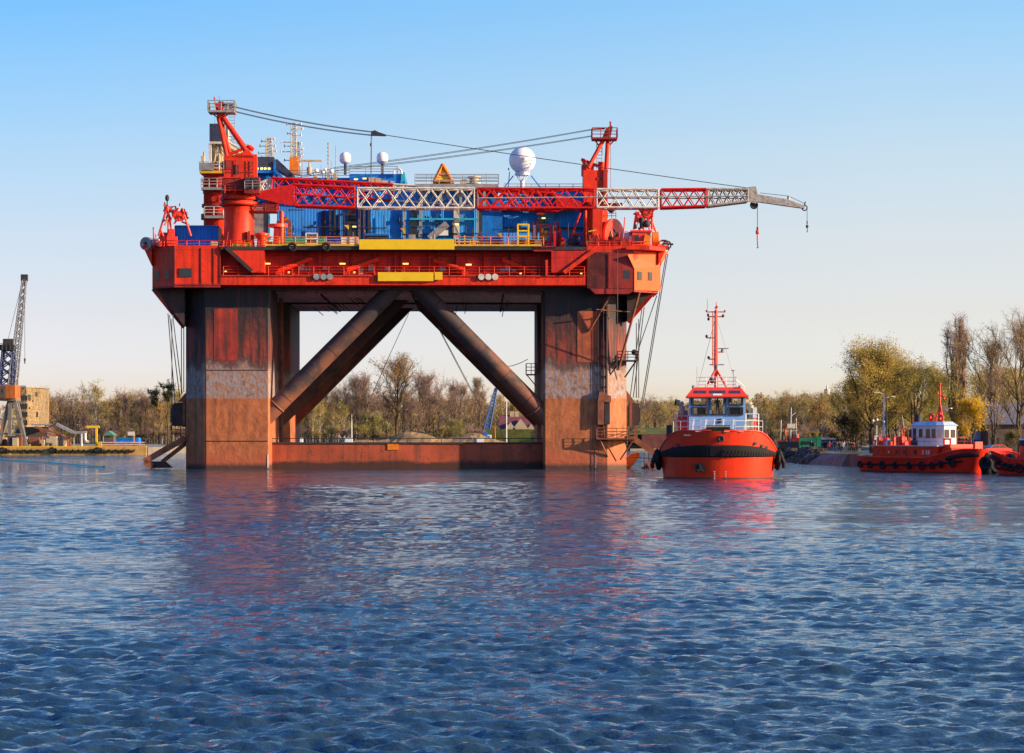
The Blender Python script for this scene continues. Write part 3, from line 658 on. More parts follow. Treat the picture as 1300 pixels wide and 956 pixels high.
for k in range(12):
    px = random.uniform(356, 700); py = random.uniform(266, 300); w = random.uniform(1, 5); p = RP(px, py, 11.5); g.tube(p, p+V(w,0,0), .07, n=5)
g.build_each('wall_pipe', M['steel'], rig)
g = rb()
for k in range(30):
    px = random.uniform(350, 740); py = random.uniform(280, 300); p = RP(px, py, 9.5); w = random.uniform(.3,1.2); h = random.uniform(.3, 1.2)
    g.box(p.x, p.x+w, p.y, p.y+.5, zfl, zfl+h)
g.build_each('deck_fitting', M['steel'], rig)
for m_, n_ in ((M['boomwhite'],9),(M['yrail'],7),(M['grey'],12),(M['tugred'],9)):
    g = rb()
    for k in range(n_):
        px = random.uniform(345, 735); y = random.uniform(4, 10); p = RP(px, 300, y); w = random.uniform(.25,.9); h = random.uniform(.5, 1.9)
        g.box(p.x, p.x+w, y, y+.6, zfl, zfl+h)
    g.build_each('deck_fitting', m_, rig)
g = rb()
for k in range(16):
    px = random.uniform(345, 700); y = random.uniform(5, 10); p = RP(px, 300, y); g.tube(V(p.x,y,zfl), V(p.x,y,zfl+random.uniform(1.5,3.2)), random.choice((.06,.1,.16)), n=6)
g.build_each('deck_standpipe', M['grey'], rig)
for px0, px1, n_, m_ in ((192,222,14,M['tugred']),(745,803,24,M['tugred']),(745,803,12,M['reddark']),(700,745,12,M['boomred']),(284,345,14,M['reddark'])):
    g = rb()
    for k in range(n_):
        px = random.uniform(px0, px1); y = random.uniform(1.2, 6); p = RP(px, 300, y); w = random.uniform(.12,.8); h = random.choice((.5,.8,1.1,1.6,2.3))*random.uniform(.8,1.2)
        if k % 3: g.box(p.x, p.x+w, y, y+.5, zfl, zfl+h)
        else: g.tube(V(p.x,y,zfl), V(p.x+random.uniform(-1.2,1.2),y,zfl+h*1.4), random.uniform(.05,.14), n=6)
    g.build_each('deck_machinery', m_, rig)
# window bands and lamps
g = rb()
for k in range(7): p = RP(360+k*13, 232, 15.9); g.box(p.x, p.x+.7, 15.8, 16.1, p.z-.3, p.z+.5)
g.build_each('window', M['glass'], upper)
g = rb()
for px, py, y in ((450,288,12),(500,251,11.6),(481,256,11.6),(580,285,11.3),(452,228,14.8),(690,277,14.1),(463,227,14.8)):
    p = RP(px, py, y); g.box(p.x-.24, p.x+.24, y-.2, y+.1, p.z-.08, p.z+.08)
g.build_each('wall_lamp', M['lamp'], rig)
g = rb(); p = RP(505,243,12); pbox(g, 640, 664, 263, 266, 14.0, 14.6); pbox(g, 640, 745, 288, 290, 14.0, 14.6); g.build_each('cladding_ledge', M['steel'], right2)
# flared end of the roof house
g = rb(); g.prism([RP(508,240,14.8), RP(514.2,240,14.8), RP(514.2,220,14.8), RP(510,216,14.8)], (0,3,0)); g.build('flared_panel', M['cyan'], upper2)
# roof rails and clutter
for a_, b_ in ((RP(352,226,16), RP(444,226,16)),(RP(444,221,15), RP(505,221,15)),(RP(640,243,14.5), RP(745,243,14.5))): g = rb(); g.rail([a_, b_], 1.0, .04, 1.6); g.build('roof_rail', M['grey'], rig)
g = rb()
for px, py, w, h in ((472,232,.8,.7),(480,232,.7,.6),(488,233,.9,.4),(417,225,.4,.6),(425,225,.5,.5),(400,225,.5,.3),(498,234,.5,.4)):
    p = RP(px, py, 14.6); g.box(p.x-w/2, p.x+w/2, 14.6, 15.4, p.z-.5, p.z+h)
g.build_each('roof_locker', M['beige'], rig)
g = rb(); g.path([RP(x_, y_, 14.5) for x_, y_ in ((500,221),(501,216),(505,214),(509,216),(510,221))], .15); g.build('vent_pipe', M['white'], rig)
# grey helideck platform with tripod and drum
plat = None
g = rb(); a = RP(527, 237, 10); b = RP(633, 233.5, 10); g.box(a.x, b.x, 10, 30, a.z, b.z); g.box(a.x+.4, b.x-.4, 9.9, 10.2, a.z-.3, a.z); plat = g.build('roof_platform', M['grey'], rig)
g = rb(); g.rail([RP(527,233.5,10), RP(633,233.5,10)], 1.25, .05, 1.5); g.rail([RP(527,233.5,30), RP(633,233.5,30)], 1.1, .04, 2); g.rail([RP(633,233.5,10), RP(633,233.5,24)], 1.25, .05, 2); g.build('platform_rail', M['grey'], plat)
g = rb()
for px in (535,560,585,615): g.beam(RP(px,237,11), RP(px,262,11), .35)
g.build('platform_posts', M['grey'], plat)
# big radome
rd = rb(); c = RP(663, 203.5, 20); rr = 17*335/F
rd.lathe(c, [(max(.001, rr*math.sin(math.pi*j/14)), -rr*math.cos(math.pi*j/14)) for j in range(15)], 28); rdo = rd.build('radome', M['radome'], rig, label='big white spherical radome')
g = rb(); g.tube(c-V(0,0,rr*.92), c-V(0,0,rr*1.12), 1.0, 1.0, 16)
for k in range(6):
    t = k*math.pi/3; g.tube(c+V(math.cos(t)*.9, math.sin(t)*.9, -rr*1.0), c+V(math.cos(t)*.35, math.sin(t)*.35, -rr*1.5), .07, n=5)
g.tube(c-V(0,0,rr*1.4), V(c.x,c.y,RP(0,243,14.5).z), .3, n=10); g.build('radome_stand', M['white'], rdo)
g = rb()
for s_ in (-1,1): g.beam(c+V(s_*1.2,0,-rr*1.15), V(c.x+s_*2.6, c.y, RP(0,240,20).z), .14)
g.tube(RP(645,240,18), RP(647,218,18), .06, n=4); g.box(RP(645,0,18).x, RP(646.5,0,18).x, 18, 18.3, RP(0,216,18).z, RP(0,213,18).z); g.build('radome_braces', M['blue3'], rdo)
# small radomes
for px in (438.5, 485.5):
    c = RP(px, 201, 18); r = 7.2*333/F; g = rb()
    g.lathe(c, [(.001,-r*1.05),(r*.55,-r*1.0),(r*.9,-r*.7),(r,-r*.55),(r,r*.25),(r*.9,r*.62),(r*.55,r*.95),(.001,r*1.1)], 22); o = g.build('radome', M['radome'], rig, label='small white capsule radome on a thin post')
    g = rb(); g.tube(c-V(0,0,r), RP(px,222,18), .19, n=8); g.build('radome_post', M['steel'], o)
# masts
def mast(px, py0, py1, y, w, arms, m_=M['beige'], name='antenna_mast', seg=7):
    a = RP(px, py1, y); b = RP(px, py0, y); g = rb(); h = w/2
    A = [a+V(-h,-h,0), a+V(h,-h,0), a+V(h,h,0), a+V(-h,h,0)]; B = [b+V(-h*.7,-h*.7,0), b+V(h*.7,-h*.7,0), b+V(h*.7,h*.7,0), b+V(-h*.7,h*.7,0)]
    g.lattice(A, B, seg, .06, .035); o = g.build(name, m_, rig)
    g = rb()
    for py, l in arms:
        c = RP(px, py, y); s_ = 1 if l > 0 else -1; g.tube(c-V(.3*s_,0,0), c+V(l,0,0), .06, n=4); g.tube(c+V(l,0,-.15), c+V(l,0,.22), .10, .08, n=6)
    g.build('mast_arms', M['boomwhite'], o)
    return o
mast(342, 176, 204, 17, .9, [(177,.7),(180,-1),(186,-1.2),(186,.8),(192,.9),(195,-1.4),(200,-1)])
mast(373, 157, 222, 17, .8, [(158,-.9),(158,1.0),(164,1.2),(170,-.8),(172,1),(181,-1.6),(186,-1.2),(190,1.3),(193,-1.7),(199,1.0),(204,-1.2),(210,.8)], seg=14)
g = rb(); a = RP(368,222,16.7); g.box(a.x, a.x+1.2, 16.5, 16.9, a.z, RP(0,200,16.7).z); g.build('orange_mast_cover', M['orange'], rig)
mast(379, 181, 222, 18, .4, [(183,.4),(190,.5),(196,.6)], M['grey'], seg=8)
g = rb()
for px, py0 in ((417,181),(426.5,185),(421,205),(408,210),(384,195),(471,173)): g.tube(RP(px,226,17), RP(px,py0,17), .045, n=4)
for k in range(6): p = RP(417, 184+k*5, 17); g.tube(p, p+V(0,0,.25), .11, n=6)
g.build_each('whip_antenna', M['grey'], rig)
g = rb(); c = RP(393,204.5,15); g.box(c.x-1.65, c.x+1.65, c.y-.15, c.y+.15, c.z-.12, c.z+.12); g.tube(c, RP(393,214,15), .12); g.tube(RP(393,213,15), RP(393,222,15), .38, .3, 10); g.build('radar_scanner', M['beige'], rig)
g = rb()
for px, py, r in ((402,217,.3),(413,216,.25),(421,218,.35),(410,219,.3)): g.sphere(RP(px,py,15.5), r, 10, 6)
for px in (402,413,421,410): g.tube(RP(px,218,15.5), RP(px,227,15.5), .06, n=4)
g.build('roof_floodlights', M['white'], rig)
# navy louvred bridge house with sloping plate
g = rb(); pbox(g, 322, 348, 199.5, 216.5, 15, 22); lo = g.build('louvre_house', M['navy'], rig)
g = rb(); pbox(g, 322, 348.5, 216.6, 220, 14.9, 22); pbox(g, 347.5, 349.5, 205, 227, 14.8, 15.6); g.beam(RP(349,216,14.9), RP(360,228,14.9), .4); g.build('louvre_base', M['blue3'], lo)
g = rb()
for px in (327,332.5,337,342): p = RP(px,214.5,14.9); g.box(p.x-.16, p.x+.16, 14.8, 15.0, p.z-.12, p.z+.12)
g.build_each('house_lamp', M['lamp'], lo)
g = rb(); g.prism([RP(350,204,15.5), RP(352,202,15.5), RP(372,221,15.5), RP(370,226,15.5), RP(350,214,15.5)], (0,6,0)); g.build('sloping_plate', M['navy'], lo)
g = rb(); pbox(g, 322, 350, 220.2, 262, 16, 26); g.build('dark_house', M['blue3'], lo)
# exhaust tower behind the left crane
t = None; ytw = 12
c0 = RP(276, 311, ytw); g = rb(); g.lathe(c0, [(1.75,zfl-c0.z),(1.75,RP(0,218,ytw).z-c0.z),(2.05,RP(0,218,ytw).z-c0.z),(2.05,RP(0,216.5,ytw).z-c0.z)], 24); tw = g.build('exhaust_tower', M['red'], rig)
g = rb(); g.disc(RP(276,276,ytw), 2.1, .7, (0,0,1), 24); g.disc(RP(276,262,ytw), 2.0, .4, (0,0,1), 24); g.disc(RP(276,245,ytw), 1.85, .3, (0,0,1), 24); g.disc(RP(272,253,ytw-1.8), .35, .2, (0,1,0)); g.build('tower_rings', M['reddark'], tw)
for px0, px1, py, nm in ((254,291,217,'deck'),(256,286,238,'deck'),(260,284,274,'deck')):
    g = rb(); a = RP(px0,py,ytw-2.4); b = RP(px1,py,ytw-2.4); g.box(a.x, b.x, ytw-2.4, ytw+2, a.z-.35, a.z); q = g.build('tower_platform', M['grey'] if py != 217 else M['yrail'], tw)
    g = rb(); g.rail([V(a.x,ytw+2,a.z), V(a.x,ytw-2.4,a.z), V(b.x,ytw-2.4,a.z)], 1.15, .05, 1.0); g.build('platform_rail', M['boomwhite'], q)
g = rb(); a = RP(255,217,ytw-2.45); pbox(g, 254, 272, 207, 216.5, ytw-2.5, ytw-2.42); g.build('platform_screen', M['grey'], tw)
g = rb(); pbox(g, 266.5, 285.5, 157.5, 180, ytw-1.6, ytw+1.8); g.build('exhaust_cabinet', M['navy'], tw)
g = rb(); pbox(g, 285.7, 290, 158, 182, ytw-1.3, ytw+1.5); pbox(g, 266.5, 285.5, 180.2, 183, ytw-1.7, ytw+1.8); pbox(g, 265.5, 269, 183, 208, ytw-1.6, ytw-1.1); pbox(g, 284, 287, 183, 208, ytw-1.6, ytw-1.1); pbox(g, 284, 287, 183, 208, ytw+1, ytw+1.6); g.build('cabinet_frame', M['boomwhite'], tw)
g = rb()
for px in (270.5,273,276,279,281.5): g.tube(RP(px,214,ytw-1+random.random()), RP(px+random.uniform(-.5,.5),183,ytw-1+random.random()), random.choice((.16,.22,.28)), n=8)
for k in range(9):
    px = 288+k*3.2; g.tube(RP(px,212,ytw), RP(px,183+k*1.6+random.uniform(-3,3),ytw), .13+.06*(k%2), n=6)
g.tube(RP(286,184,ytw), RP(318,204,ytw), .3, n=8); g.tube(RP(286,178,ytw), RP(318,198,ytw+1), .16, n=8)
g.build('exhaust_pipes', M['beige'], tw)
g = rb(); pbox(g, 286, 320, 205, 213, ytw-1, ytw+3); g.build('pipe_ramp', M['boomwhite'], tw)
g = rb(); g.ladder(RP(295,182,ytw-1.4), RP(295,145,ytw-1.4), .7, .04); g.rail([RP(284,183,ytw-1.2), RP(322,200,ytw-1.2)], 1.3, .04, 1.2); g.tube(RP(274,157,ytw), RP(274,146,ytw), .07, n=4); g.build('tower_ladder', M['grey'], tw)
g = rb(); g.tube(RP(259.5,208,ytw-2), RP(259.5,193,ytw-2), .2, .08); g.box(RP(258,0,ytw).x, RP(262,0,ytw).x, ytw-2.2, ytw-1.7, RP(0,207,ytw).z, RP(0,201,ytw).z); g.build('tower_horn', M['beige'], tw)

# ------------------------------------------------------------------ cranes
def crane_thing(px, y, label):
    p = RP(px, 311, y); p.z = zt+.02; loc = rigM@p
    return thing('pedestal_crane', loc, label, 'crane', rz=YAW)
ya = 4.0
ca_ = crane_thing(304, ya, 'front left pedestal crane, its red and white lattice boom reaching past the right end')
def lath(c, prof, m_, name, par, n=32):
    g = rb(); g.lathe(c, prof, n); return g.build(name, m_, par)
c = RP(304, 311, ya); zz = lambda p: RP(0, p, ya).z
lath(V(c.x,c.y,0), [(2.0,zt+.02),(2.0,zz(308)),(1.93,zz(307)),(1.93,zz(270)),(2.05,zz(264)),(2.2,zz(262))], M['red'], 'pedestal', ca_)
lath(V(c.x,c.y,0), [(.01,zz(262)),(2.5,zz(262)),(2.5,zz(257.5)),(2.15,zz(257.4)),(2.15,zz(255)),(2.45,zz(254.8)),(2.45,zz(250.5)),(2.2,zz(250.4)),(2.2,zz(246)),(.01,zz(246))], M['red'], 'slewing_ring', ca_)
g = rb(); g.box(RP(285,0,ya-2).x, RP(323,0,ya-2).x, ya-2.1, ya+3, zz(246), zz(200)); g.prism([RP(285,201,ya-2.1), RP(323,201,ya-2.1), RP(316,190,ya-2.1), RP(305,195,ya-2.1)], (0,4,0)); house = g.build('machinery_house', M['red'], ca_)
g = rb(); g.beam(RP(324.4,246,ya-1.4), RP(324.4,197,ya-1.4), .5, 1.2); g.box(RP(286,0,ya).x, RP(312,0,ya).x, ya-2.9, ya-2.1, zz(245), zz(243.5)); g.box(RP(285,0,ya).x, RP(309,0,ya).x, ya-2.3, ya-2.1, zz(229), zz(227.5)); g.build('house_frame', M['red'], house)
g = rb()
for px0, px1, py0, py1 in ((287,295,206,218),(297,304,212,224),(288,296,233,241),(299,307,232,241),(305,309,232,240)): g.box(RP(px0,0,ya-2).x, RP(px1,0,ya-2).x, ya-2.16, ya-2.08, zz(py1), zz(py0))
g.build_each('house_hatch', M['reddark'], house)
g = rb(); g.rail([RP(286,245.5,ya-2.9), RP(312,245.5,ya-2.9)], 1.0, .045, 1.0); g.build('house_rail', M['red'], house)
g = rb(); g.box(RP(311,0,ya-3).x, RP(330,0,ya-3).x, ya-3.4, ya-1.6, zz(249), zz(228.5)); cab = g.build('operator_cab', M['reddark'], ca_)
g = rb()
for px0, px1, py0, py1 in ((312,318,230,234),(320,329,230,234),(312,317,236,243),(319,324,236,243),(325,329.4,236,243)): g.box(RP(px0,0,ya-3).x, RP(px1,0,ya-3).x, ya-3.48, ya-3.38, zz(py1), zz(py0))
g.build_each('cab_window', M['glass'], cab)
g = rb(); g.rail([RP(311,240,ya-3.6), RP(331,240,ya-3.6)], 1.0, .04, .8); g.build('cab_rail', M['grey'], cab)
# service gallery under the boom foot
g = rb(); g.box(RP(322,0,ya).x, RP(352,0,ya).x, ya-1.5, ya+2, zz(270), zz(268)); g.beam(RP(323,262,ya-1.4), RP(349,262,ya-1.4), .2); g.rail([RP(323,268,ya-1.5), RP(352,268,ya-1.5)], .8, .05, 1.2); g.box(RP(335,0,ya).x, RP(351,0,ya).x, ya-1, ya+2, zz(268), zz(258)); g.build('boom_foot_gallery', M['reddark'], ca_)
g = rb(); g.box(RP(286,0,ya-2).x, RP(311,0,ya-2).x, ya-2.2, ya-2.1, zz(243), zz(230)); g.box(RP(287,0,ya-2).x, RP(321,0,ya-2).x, ya-2.16, ya-2.1, zz(222), zz(221)); g.build('house_panel', M['reddark'], house)
g = rb(); g.ladder(RP(320,245,ya-2.3), RP(320,203,ya-2.3), .5, .04); g.tube(RP(283.5,262,ya-1.8), RP(283.5,205,ya-1.8), .08, n=6); g.tube(RP(300,228,ya-2.25), RP(300,203,ya-2.25), .06, n=6); g.build('house_ladder', M['steel'], house)
g = rb(); g.torus(V(c.x,c.y,zz(254.9)), 2.2, .12, (0,0,1), 32, 6); g.torus(V(c.x,c.y,zz(263)), 2.1, .08, (0,0,1), 32, 6); g.build('ring_seal', M['steel'], ca_)
# A-frame
g = rb()
for y in (ya-1.6, ya+1.6):
    s_ = 1 if y > ya else 0
    g.tube(RP(278+s_,150,ya), RP(289+s_*5,202,y), .28, n=10); g.tube(RP(282,147,ya), RP(320+s_*2,203,y), .33, n=10)
g.tube(RP(288,198,ya), RP(317,186,ya), .2, n=8); g.tube(RP(292,204,ya), RP(316,192,ya), .14); g.tube(RP(316,186,ya), RP(322,191,ya), .3); g.build('a_frame', M['red'], ca_)
g = rb(); g.prism([RP(273,131,ya-.7), RP(281,131,ya-.7), RP(284,139,ya-.7), RP(285,146,ya-.7), RP(279,151,ya-.7), RP(276,148,ya-.7)], (0,1.5,0)); g.tube(RP(273.5,132,ya), RP(273,124,ya), .12); g.tube(RP(279,131,ya), RP(279,122.5,ya), .04); hd = g.build('a_frame_head', M['red'], ca_)
g = rb(); a = RP(264.5,140.5,ya-1.4); b = RP(298,140.5,ya-1.4); g.box(a.x, b.x, ya-1.4, ya+1.4, a.z-.25, a.z); g.rail([V(a.x,ya+1.4,a.z), V(a.x,ya-1.4,a.z), V(b.x,ya-1.4,a.z), V(b.x,ya+1.4,a.z)], 1.25, .05, .8); g.beam(a, RP(277,150,ya), .12); g.beam(b, RP(284,150,ya), .12); g.box(RP(284,0,ya).x, RP(296,0,ya).x, ya+1.2, ya+1.3, zz(139), zz(129)); g.build('head_platform', M['grey'], ca_)
g = rb()
for y in (ya-.3, ya+.3): g.disc(RP(281,134,y), .5, .15, (0,1,0))
g.build('head_sheave', M['steel'], ca_)
# boom A
def boomsec(name, par, m_, s0, s1, y, hw, bays, rc, rl, cross=True, label=None):
    (x0,t0,b0), (x1,t1,b1) = s0, s1
    A = [RP(x0,t0,y-hw), RP(x0,t0,y+hw), RP(x0,b0,y+hw), RP(x0,b0,y-hw)]
    B = [RP(x1,t1,y-hw), RP(x1,t1,y+hw), RP(x1,b1,y+hw), RP(x1,b1,y-hw)]
    for Q, X in ((A, x0), (B, x1)):            # keep the boom square: same x and z front and back
        for k in (1, 2): Q[k].x = Q[0].x; 
        Q[1].z = Q[0].z; Q[2].z = Q[3].z
    g = rb(); g.lattice(A, B, bays, rc, rl, cross); return g.build(name, m_, par, label=label)
g = rb()
for y in (ya-1.25, ya+.95):
    g.prism([RP(322,245,y), RP(330,243,y), RP(345,240,y), RP(374,233.5,y), RP(373,240,y), RP(371.5,247,y), RP(374,254,y), RP(380,260,y), RP(374,261.5,y), RP(352,258,y), RP(330,252,y)], (0,.3,0))
g.prism([RP(345,240.2,ya-1), RP(374,234,ya-1), RP(374,236,ya-1), RP(345,242,ya-1)], (0,2,0)); g.prism([RP(340,255,ya-1), RP(352,255.5,ya-1), RP(354,264,ya-1), RP(350,268,ya-1)], (0,2,0))
g.build('boom_root', M['boomred'], ca_)
S = [(374,234.5,261),(452,239,264),(604,238.5,264.5),(757,239.5,263.5),(840,240,263),(898,239.5,261),(950,240,254.5)]
boomsec('boom_section', ca_, M['boomred'], S[0], (450,238.5,263.5), ya, 1.15, 4, .18, .07, label='red root section of the front boom')
boomsec('boom_section', ca_, M['boomwhite'], (454,239,263.5), (602,239,264), ya, 1.15, 8, .15, .07, label='white section of the front boom')
boomsec('boom_section', ca_, M['boomred'], (606,239,264), (754,239.5,263.5), ya, 1.15, 8, .16, .065, label='red middle section of the front boom')
boomsec('boom_section', ca_, M['boomwhite'], (758,240,263), (836,240,263), ya, 1.15, 5, .16, .075, label='white outer section of the front boom')
boomsec('boom_section', ca_, M['boomred'], (840,240,263), (897,239.5,261), ya, 1.1, 4, .17, .075, label='red outer section of the front boom')
boomsec('boom_section', ca_, M['boomgrey'], (899,239.5,261), S[6], ya, 1.0, 5, .18, .09, label='grey tip section of the front boom')
g = rb(); g.tube(RP(606,251.5,ya-1.2), RP(950,248.5,ya-1.2), .09, n=5); g.box(RP(760,0,ya).x, RP(945,0,ya).x, ya-.4, ya+.4, zz(252), zz(251.2)); g.build('boom_walkway', M['boomgrey'], ca_)
g = rb()
for y in (ya-.95, ya+.75):
    g.prism([RP(948,237.5,y), RP(960,236,y), RP(962,244,y), RP(964,254,y), RP(960,258,y), RP(949,255,y)], (0,.2,0))
g.box(RP(949,0,ya).x, RP(961,0,ya).x, ya-.8, ya+.8, zz(255), zz(253)); g.build('boom_head', M['boomgrey'], ca_)
g = rb(); g.torus(RP(957.7,260,ya), .42, .12, (0,1,0)); g.disc(RP(957.7,260,ya), .42, .12, (0,1,0)); g.build('hook_sheave', M['steel'], ca_)
g = rb(); g.prism([RP(962,246,ya-.5), RP(1000,252.5,ya-.5), RP(1022,260.5,ya-.5), RP(1022,264,ya-.5), RP(1000,261,ya-.5), RP(962,255.5,ya-.5)], (0,1,0)); g.tube(RP(1001,256,ya), RP(1002,248.5,ya), .2); g.build('fly_jib', M['boomgrey'], ca_)
g = rb(); g.torus(RP(1022,263.5,ya), .33, .08, (0,1,0)); g.tube(RP(1022,260,ya), RP(1023,255.5,ya), .08); g.build('hook_sheave', M['steel'], ca_)
g = rb(); g.cable(RP(965,244.5,ya), RP(1002,248.5,ya), .035, 0, 1); g.cable(RP(1002,248.5,ya), RP(1022,258,ya), .035, 0, 1); g.build('jib_stay', M['rope'], ca_)
g = rb(); g.cable(RP(962,262,ya), RP(962,290,ya), .045, 0, 1); hk = g.build('hoist_rope', M['rope'], ca_)
g = rb(); g.lathe(RP(962,294.5,ya), [(.001,-.25),(.22,-.22),(.22,.22),(.001,.28)], 14); g.tube(RP(962,297,ya), RP(962,306,ya), .09, n=6); hb = g.build('hook_block', M['tugred'], hk)
g = rb(); g.tube(RP(962,292,ya), RP(962,288,ya), .12, n=8); g.path([RP(962,306,ya), RP(962,311,ya), RP(963,313,ya), RP(962.5,314.5,ya), RP(961,314,ya)], .06); g.build('hook', M['steel'], hb)
g = rb(); g.cable(RP(1025.3,266,ya), RP(1025.3,281,ya), .035, 0, 1); hk = g.build('hoist_rope', M['rope'], ca_)
g = rb(); g.sphere(RP(1025.3,287,ya), .18, 12, 8, 1.4); g.tube(RP(1025.3,280,ya), RP(1025.3,284,ya), .08, n=6); g.path([RP(1025.3,289,ya), RP(1025.3,292,ya), RP(1026,293.5,ya), RP(1024.6,294.5,ya)], .05); g.build('hook_ball', M['steel'], hk)
# stays: luffing ropes to a floating bridle block, then one pendant to the boom head
for a, b, y in (((283,132),(474,167.5),ya-.5),((283,133),(474,168.5),ya+.5),((294,140.5),(472,171.5),ya-.5),((294,141.5),(472,172.5),ya+.5)):
    g = rb(); g.cable(RP(*a,y), RP(*b,ya), .04, .35, 14); g.build('luffing_rope', M['rope'], ca_)
g = rb(); g.prism([RP(471,167,ya-.4), RP(476,165.5,ya-.4), RP(481,168,ya-.4), RP(490,171,ya-.4), RP(490,172.5,ya-.4), RP(476,172,ya-.4), RP(471,172,ya-.4)], (0,.8,0)); g.build('bridle_block', M['steel'], ca_)
for dy in (-.5,.5):
    g = rb(); g.cable(RP(488,171.5,ya+dy*.3), RP(951,238.5,ya+dy), .05, .1, 14); g.build('boom_pendant', M['rope'], ca_)
g = rb(); g.cable(RP(472,172,ya), RP(471,238,ya), .05, 0, 1); g.tube(RP(471,182,ya), RP(471,186,ya), .12); g.build('bridle_drop', M['rope'], ca_)

yb = 14.0
cb_ = crane_thing(757, yb, 'rear right pedestal crane, its boom lowered leftward behind the front boom')
zy = lambda p: RP(0, p, yb).z
c = RP(757, 311, yb)
lath(V(c.x,c.y,0), [(1.55,zt+.02),(1.5,zy(300)),(1.5,zy(268)),(1.85,zy(264)),(1.85,zy(258)),(.01,zy(258))], M['red'], 'pedestal', cb_)
g = rb(); g.box(RP(741,0,yb-1.6).x, RP(771.5,0,yb-1.6).x, yb-1.7, yb+2.4, zy(258), zy(217.5)); g.lathe(RP(746,215,yb), [(.85,-.9),(.85,.5),(.001,.9)], 16); house = g.build('machinery_house', M['red'], cb_)
g = rb(); g.beam(RP(768,262,yb-1.8), RP(768,214,yb-1.8), .4, .3); g.box(RP(758,0,yb-1.8).x, RP(763,0,yb-1.8).x, yb-1.78, yb-1.68, zy(230), zy(227)); g.build('house_frame', M['reddark'], house)
g = rb()
for y in (yb-1.4, yb+1.4): g.tube(RP(768,174,yb), RP(747,213,y), .28, n=10); g.tube(RP(772,176,yb), RP(769.5,218,y), .3, n=10)
g.tube(RP(738,202,yb), RP(765,213,yb), .2, n=8); g.tube(RP(744,210,yb), RP(740,203,yb), .12); g.tube(RP(738,202,yb), RP(742,211,yb), .08); g.tube(RP(764,206,yb), RP(764,216,yb), .5); g.build('a_frame', M['red'], cb_)
g = rb(); g.prism([RP(769,163,yb-.7), RP(776,158.5,yb-.7), RP(778,161,yb-.7), RP(775,175,yb-.7), RP(768,178,yb-.7), RP(765,174,yb-.7)], (0,1.4,0)); g.tube(RP(775,159,yb), RP(775,154,yb), .12); g.build('a_frame_head', M['reddark'], cb_)
g = rb(); a = RP(752,174,yb-1.3); b = RP(784,174,yb-1.3); g.box(a.x, b.x, yb-1.3, yb+1.3, a.z-.25, a.z); g.rail([V(a.x,yb+1.3,a.z), V(a.x,yb-1.3,a.z), V(b.x,yb-1.3,a.z), V(b.x,yb+1.3,a.z)], 1.25, .05, .9); g.beam(a, RP(760,184,yb), .12); g.beam(b, RP(773,185,yb), .12); g.beam(RP(752,164,yb), RP(768,163,yb), .2); g.build('head_platform', M['reddark'], cb_)
g = rb(); g.ladder(RP(761,214,yb+.5), RP(761,175,yb+.5), .7, .045, step=.45); g.tube(RP(775.5,176,yb), RP(775.5,240,yb), .05, n=4); g.build('frame_ladder', M['grey'], cb_)
def bs(name, m_, x0, x1, bays, rc, rl, label):
    top = lambda x: 226+(x-345)*(247-226)/(740-345); bot = lambda x: 245+(x-345)*(270-245)/(740-345)
    return boomsec(name, cb_, m_, (x0,top(x0),bot(x0)), (x1,top(x1),bot(x1)), yb-1, 1.1, bays, rc, rl, True, label)
bs('boom_section', M['boomred'], 606, 706, 6, .17, .07, 'red root section of the rear boom')
bs('boom_section', M['boomwhite'], 500, 604, 7, .15, .07, 'white middle section of the rear boom')
bs('boom_section', M['boomred'], 346, 498, 10, .17, .07, 'red outer section of the rear boom')
boomsec('boom_section', cb_, M['boomwhite'], (322,236,246), (344,227,243), yb-1, .9, 3, .16, .09, True, 'white tip section of the rear boom')
g = rb()
for y in (yb-2.2, yb-.2): g.prism([RP(706,245,y), RP(738,256,y), RP(738,262,y), RP(706,269,y)], (0,.3,0))
g.prism([RP(686,264,yb-2), RP(706,264,yb-2), RP(688,272,yb-2), RP(681,272,yb-2)], (0,2,0)); g.build('boom_root', M['boomred'], cb_)
for a, b in (((753,163.5),(424,213)),((753,164.5),(424,214.5)),((752,172),(440,214)),((752,173),(440,215.5)),((424,213.5),(347,227)),((438,215),(347,228))):
    g = rb(); g.cable(RP(*a,yb), RP(*b,yb-.8), .035, .25, 12); g.build('luffing_rope', M['rope'], cb_)
# other crane furniture
g = rb(); g.tube(RP(737,270,9), RP(724,303,9), .14); g.tube(RP(743,262,9), RP(743,311,9), .22); g.tube(RP(724,297,9), RP(741,297,9), .12); g.tube(RP(756,262,6), RP(790,261,6), .4, n=10); g.build_each('boom_rest', M['red'], rig)

# ------------------------------------------------------------------ winches and deck machinery (right side)
ax = V(.80, -.60, 0).normalized()
g = rb(); c1 = RP(764, 301, 4); c2 = RP(779, 300, 4.5)
g.disc(c1, 2.1, .3, ax, 32, hole=.5); g.disc(c2, 2.3, .35, ax, 32, hole=.65); wd = g.build('winch_flange', M['tugred'], rig)
g = rb(); g.tube(c1, c2, 1.0, n=20); g.build('winch_drum', M['steel'], wd)
g = rb(); g.box(RP(744,0,3).x, RP(800,0,3).x, 1.5, 7, zt, zt+.9); g.box(RP(752,0,3).x, RP(764,0,3).x, 1.8, 4, zt, RP(0,266,3).z); g.build('winch_bed', M['red'], rig)
g = rb(); g.tube(RP(747,294,1.6), RP(757,292,1.6), .1); g.box(RP(744,0,1).x, RP(749,0,1).x, 1.2, 1.5, RP(0,309,1).z, RP(0,305,1).z); g.build('winch_fittings', M['yrail'], rig)
g = rb(); g.rail([RP(766,277,8), RP(782,277,8)], 1.0, .04, .5); g.sphere(RP(776,266,7), .45); g.build('gallery_rail', M['grey'], rig)
g = rb()
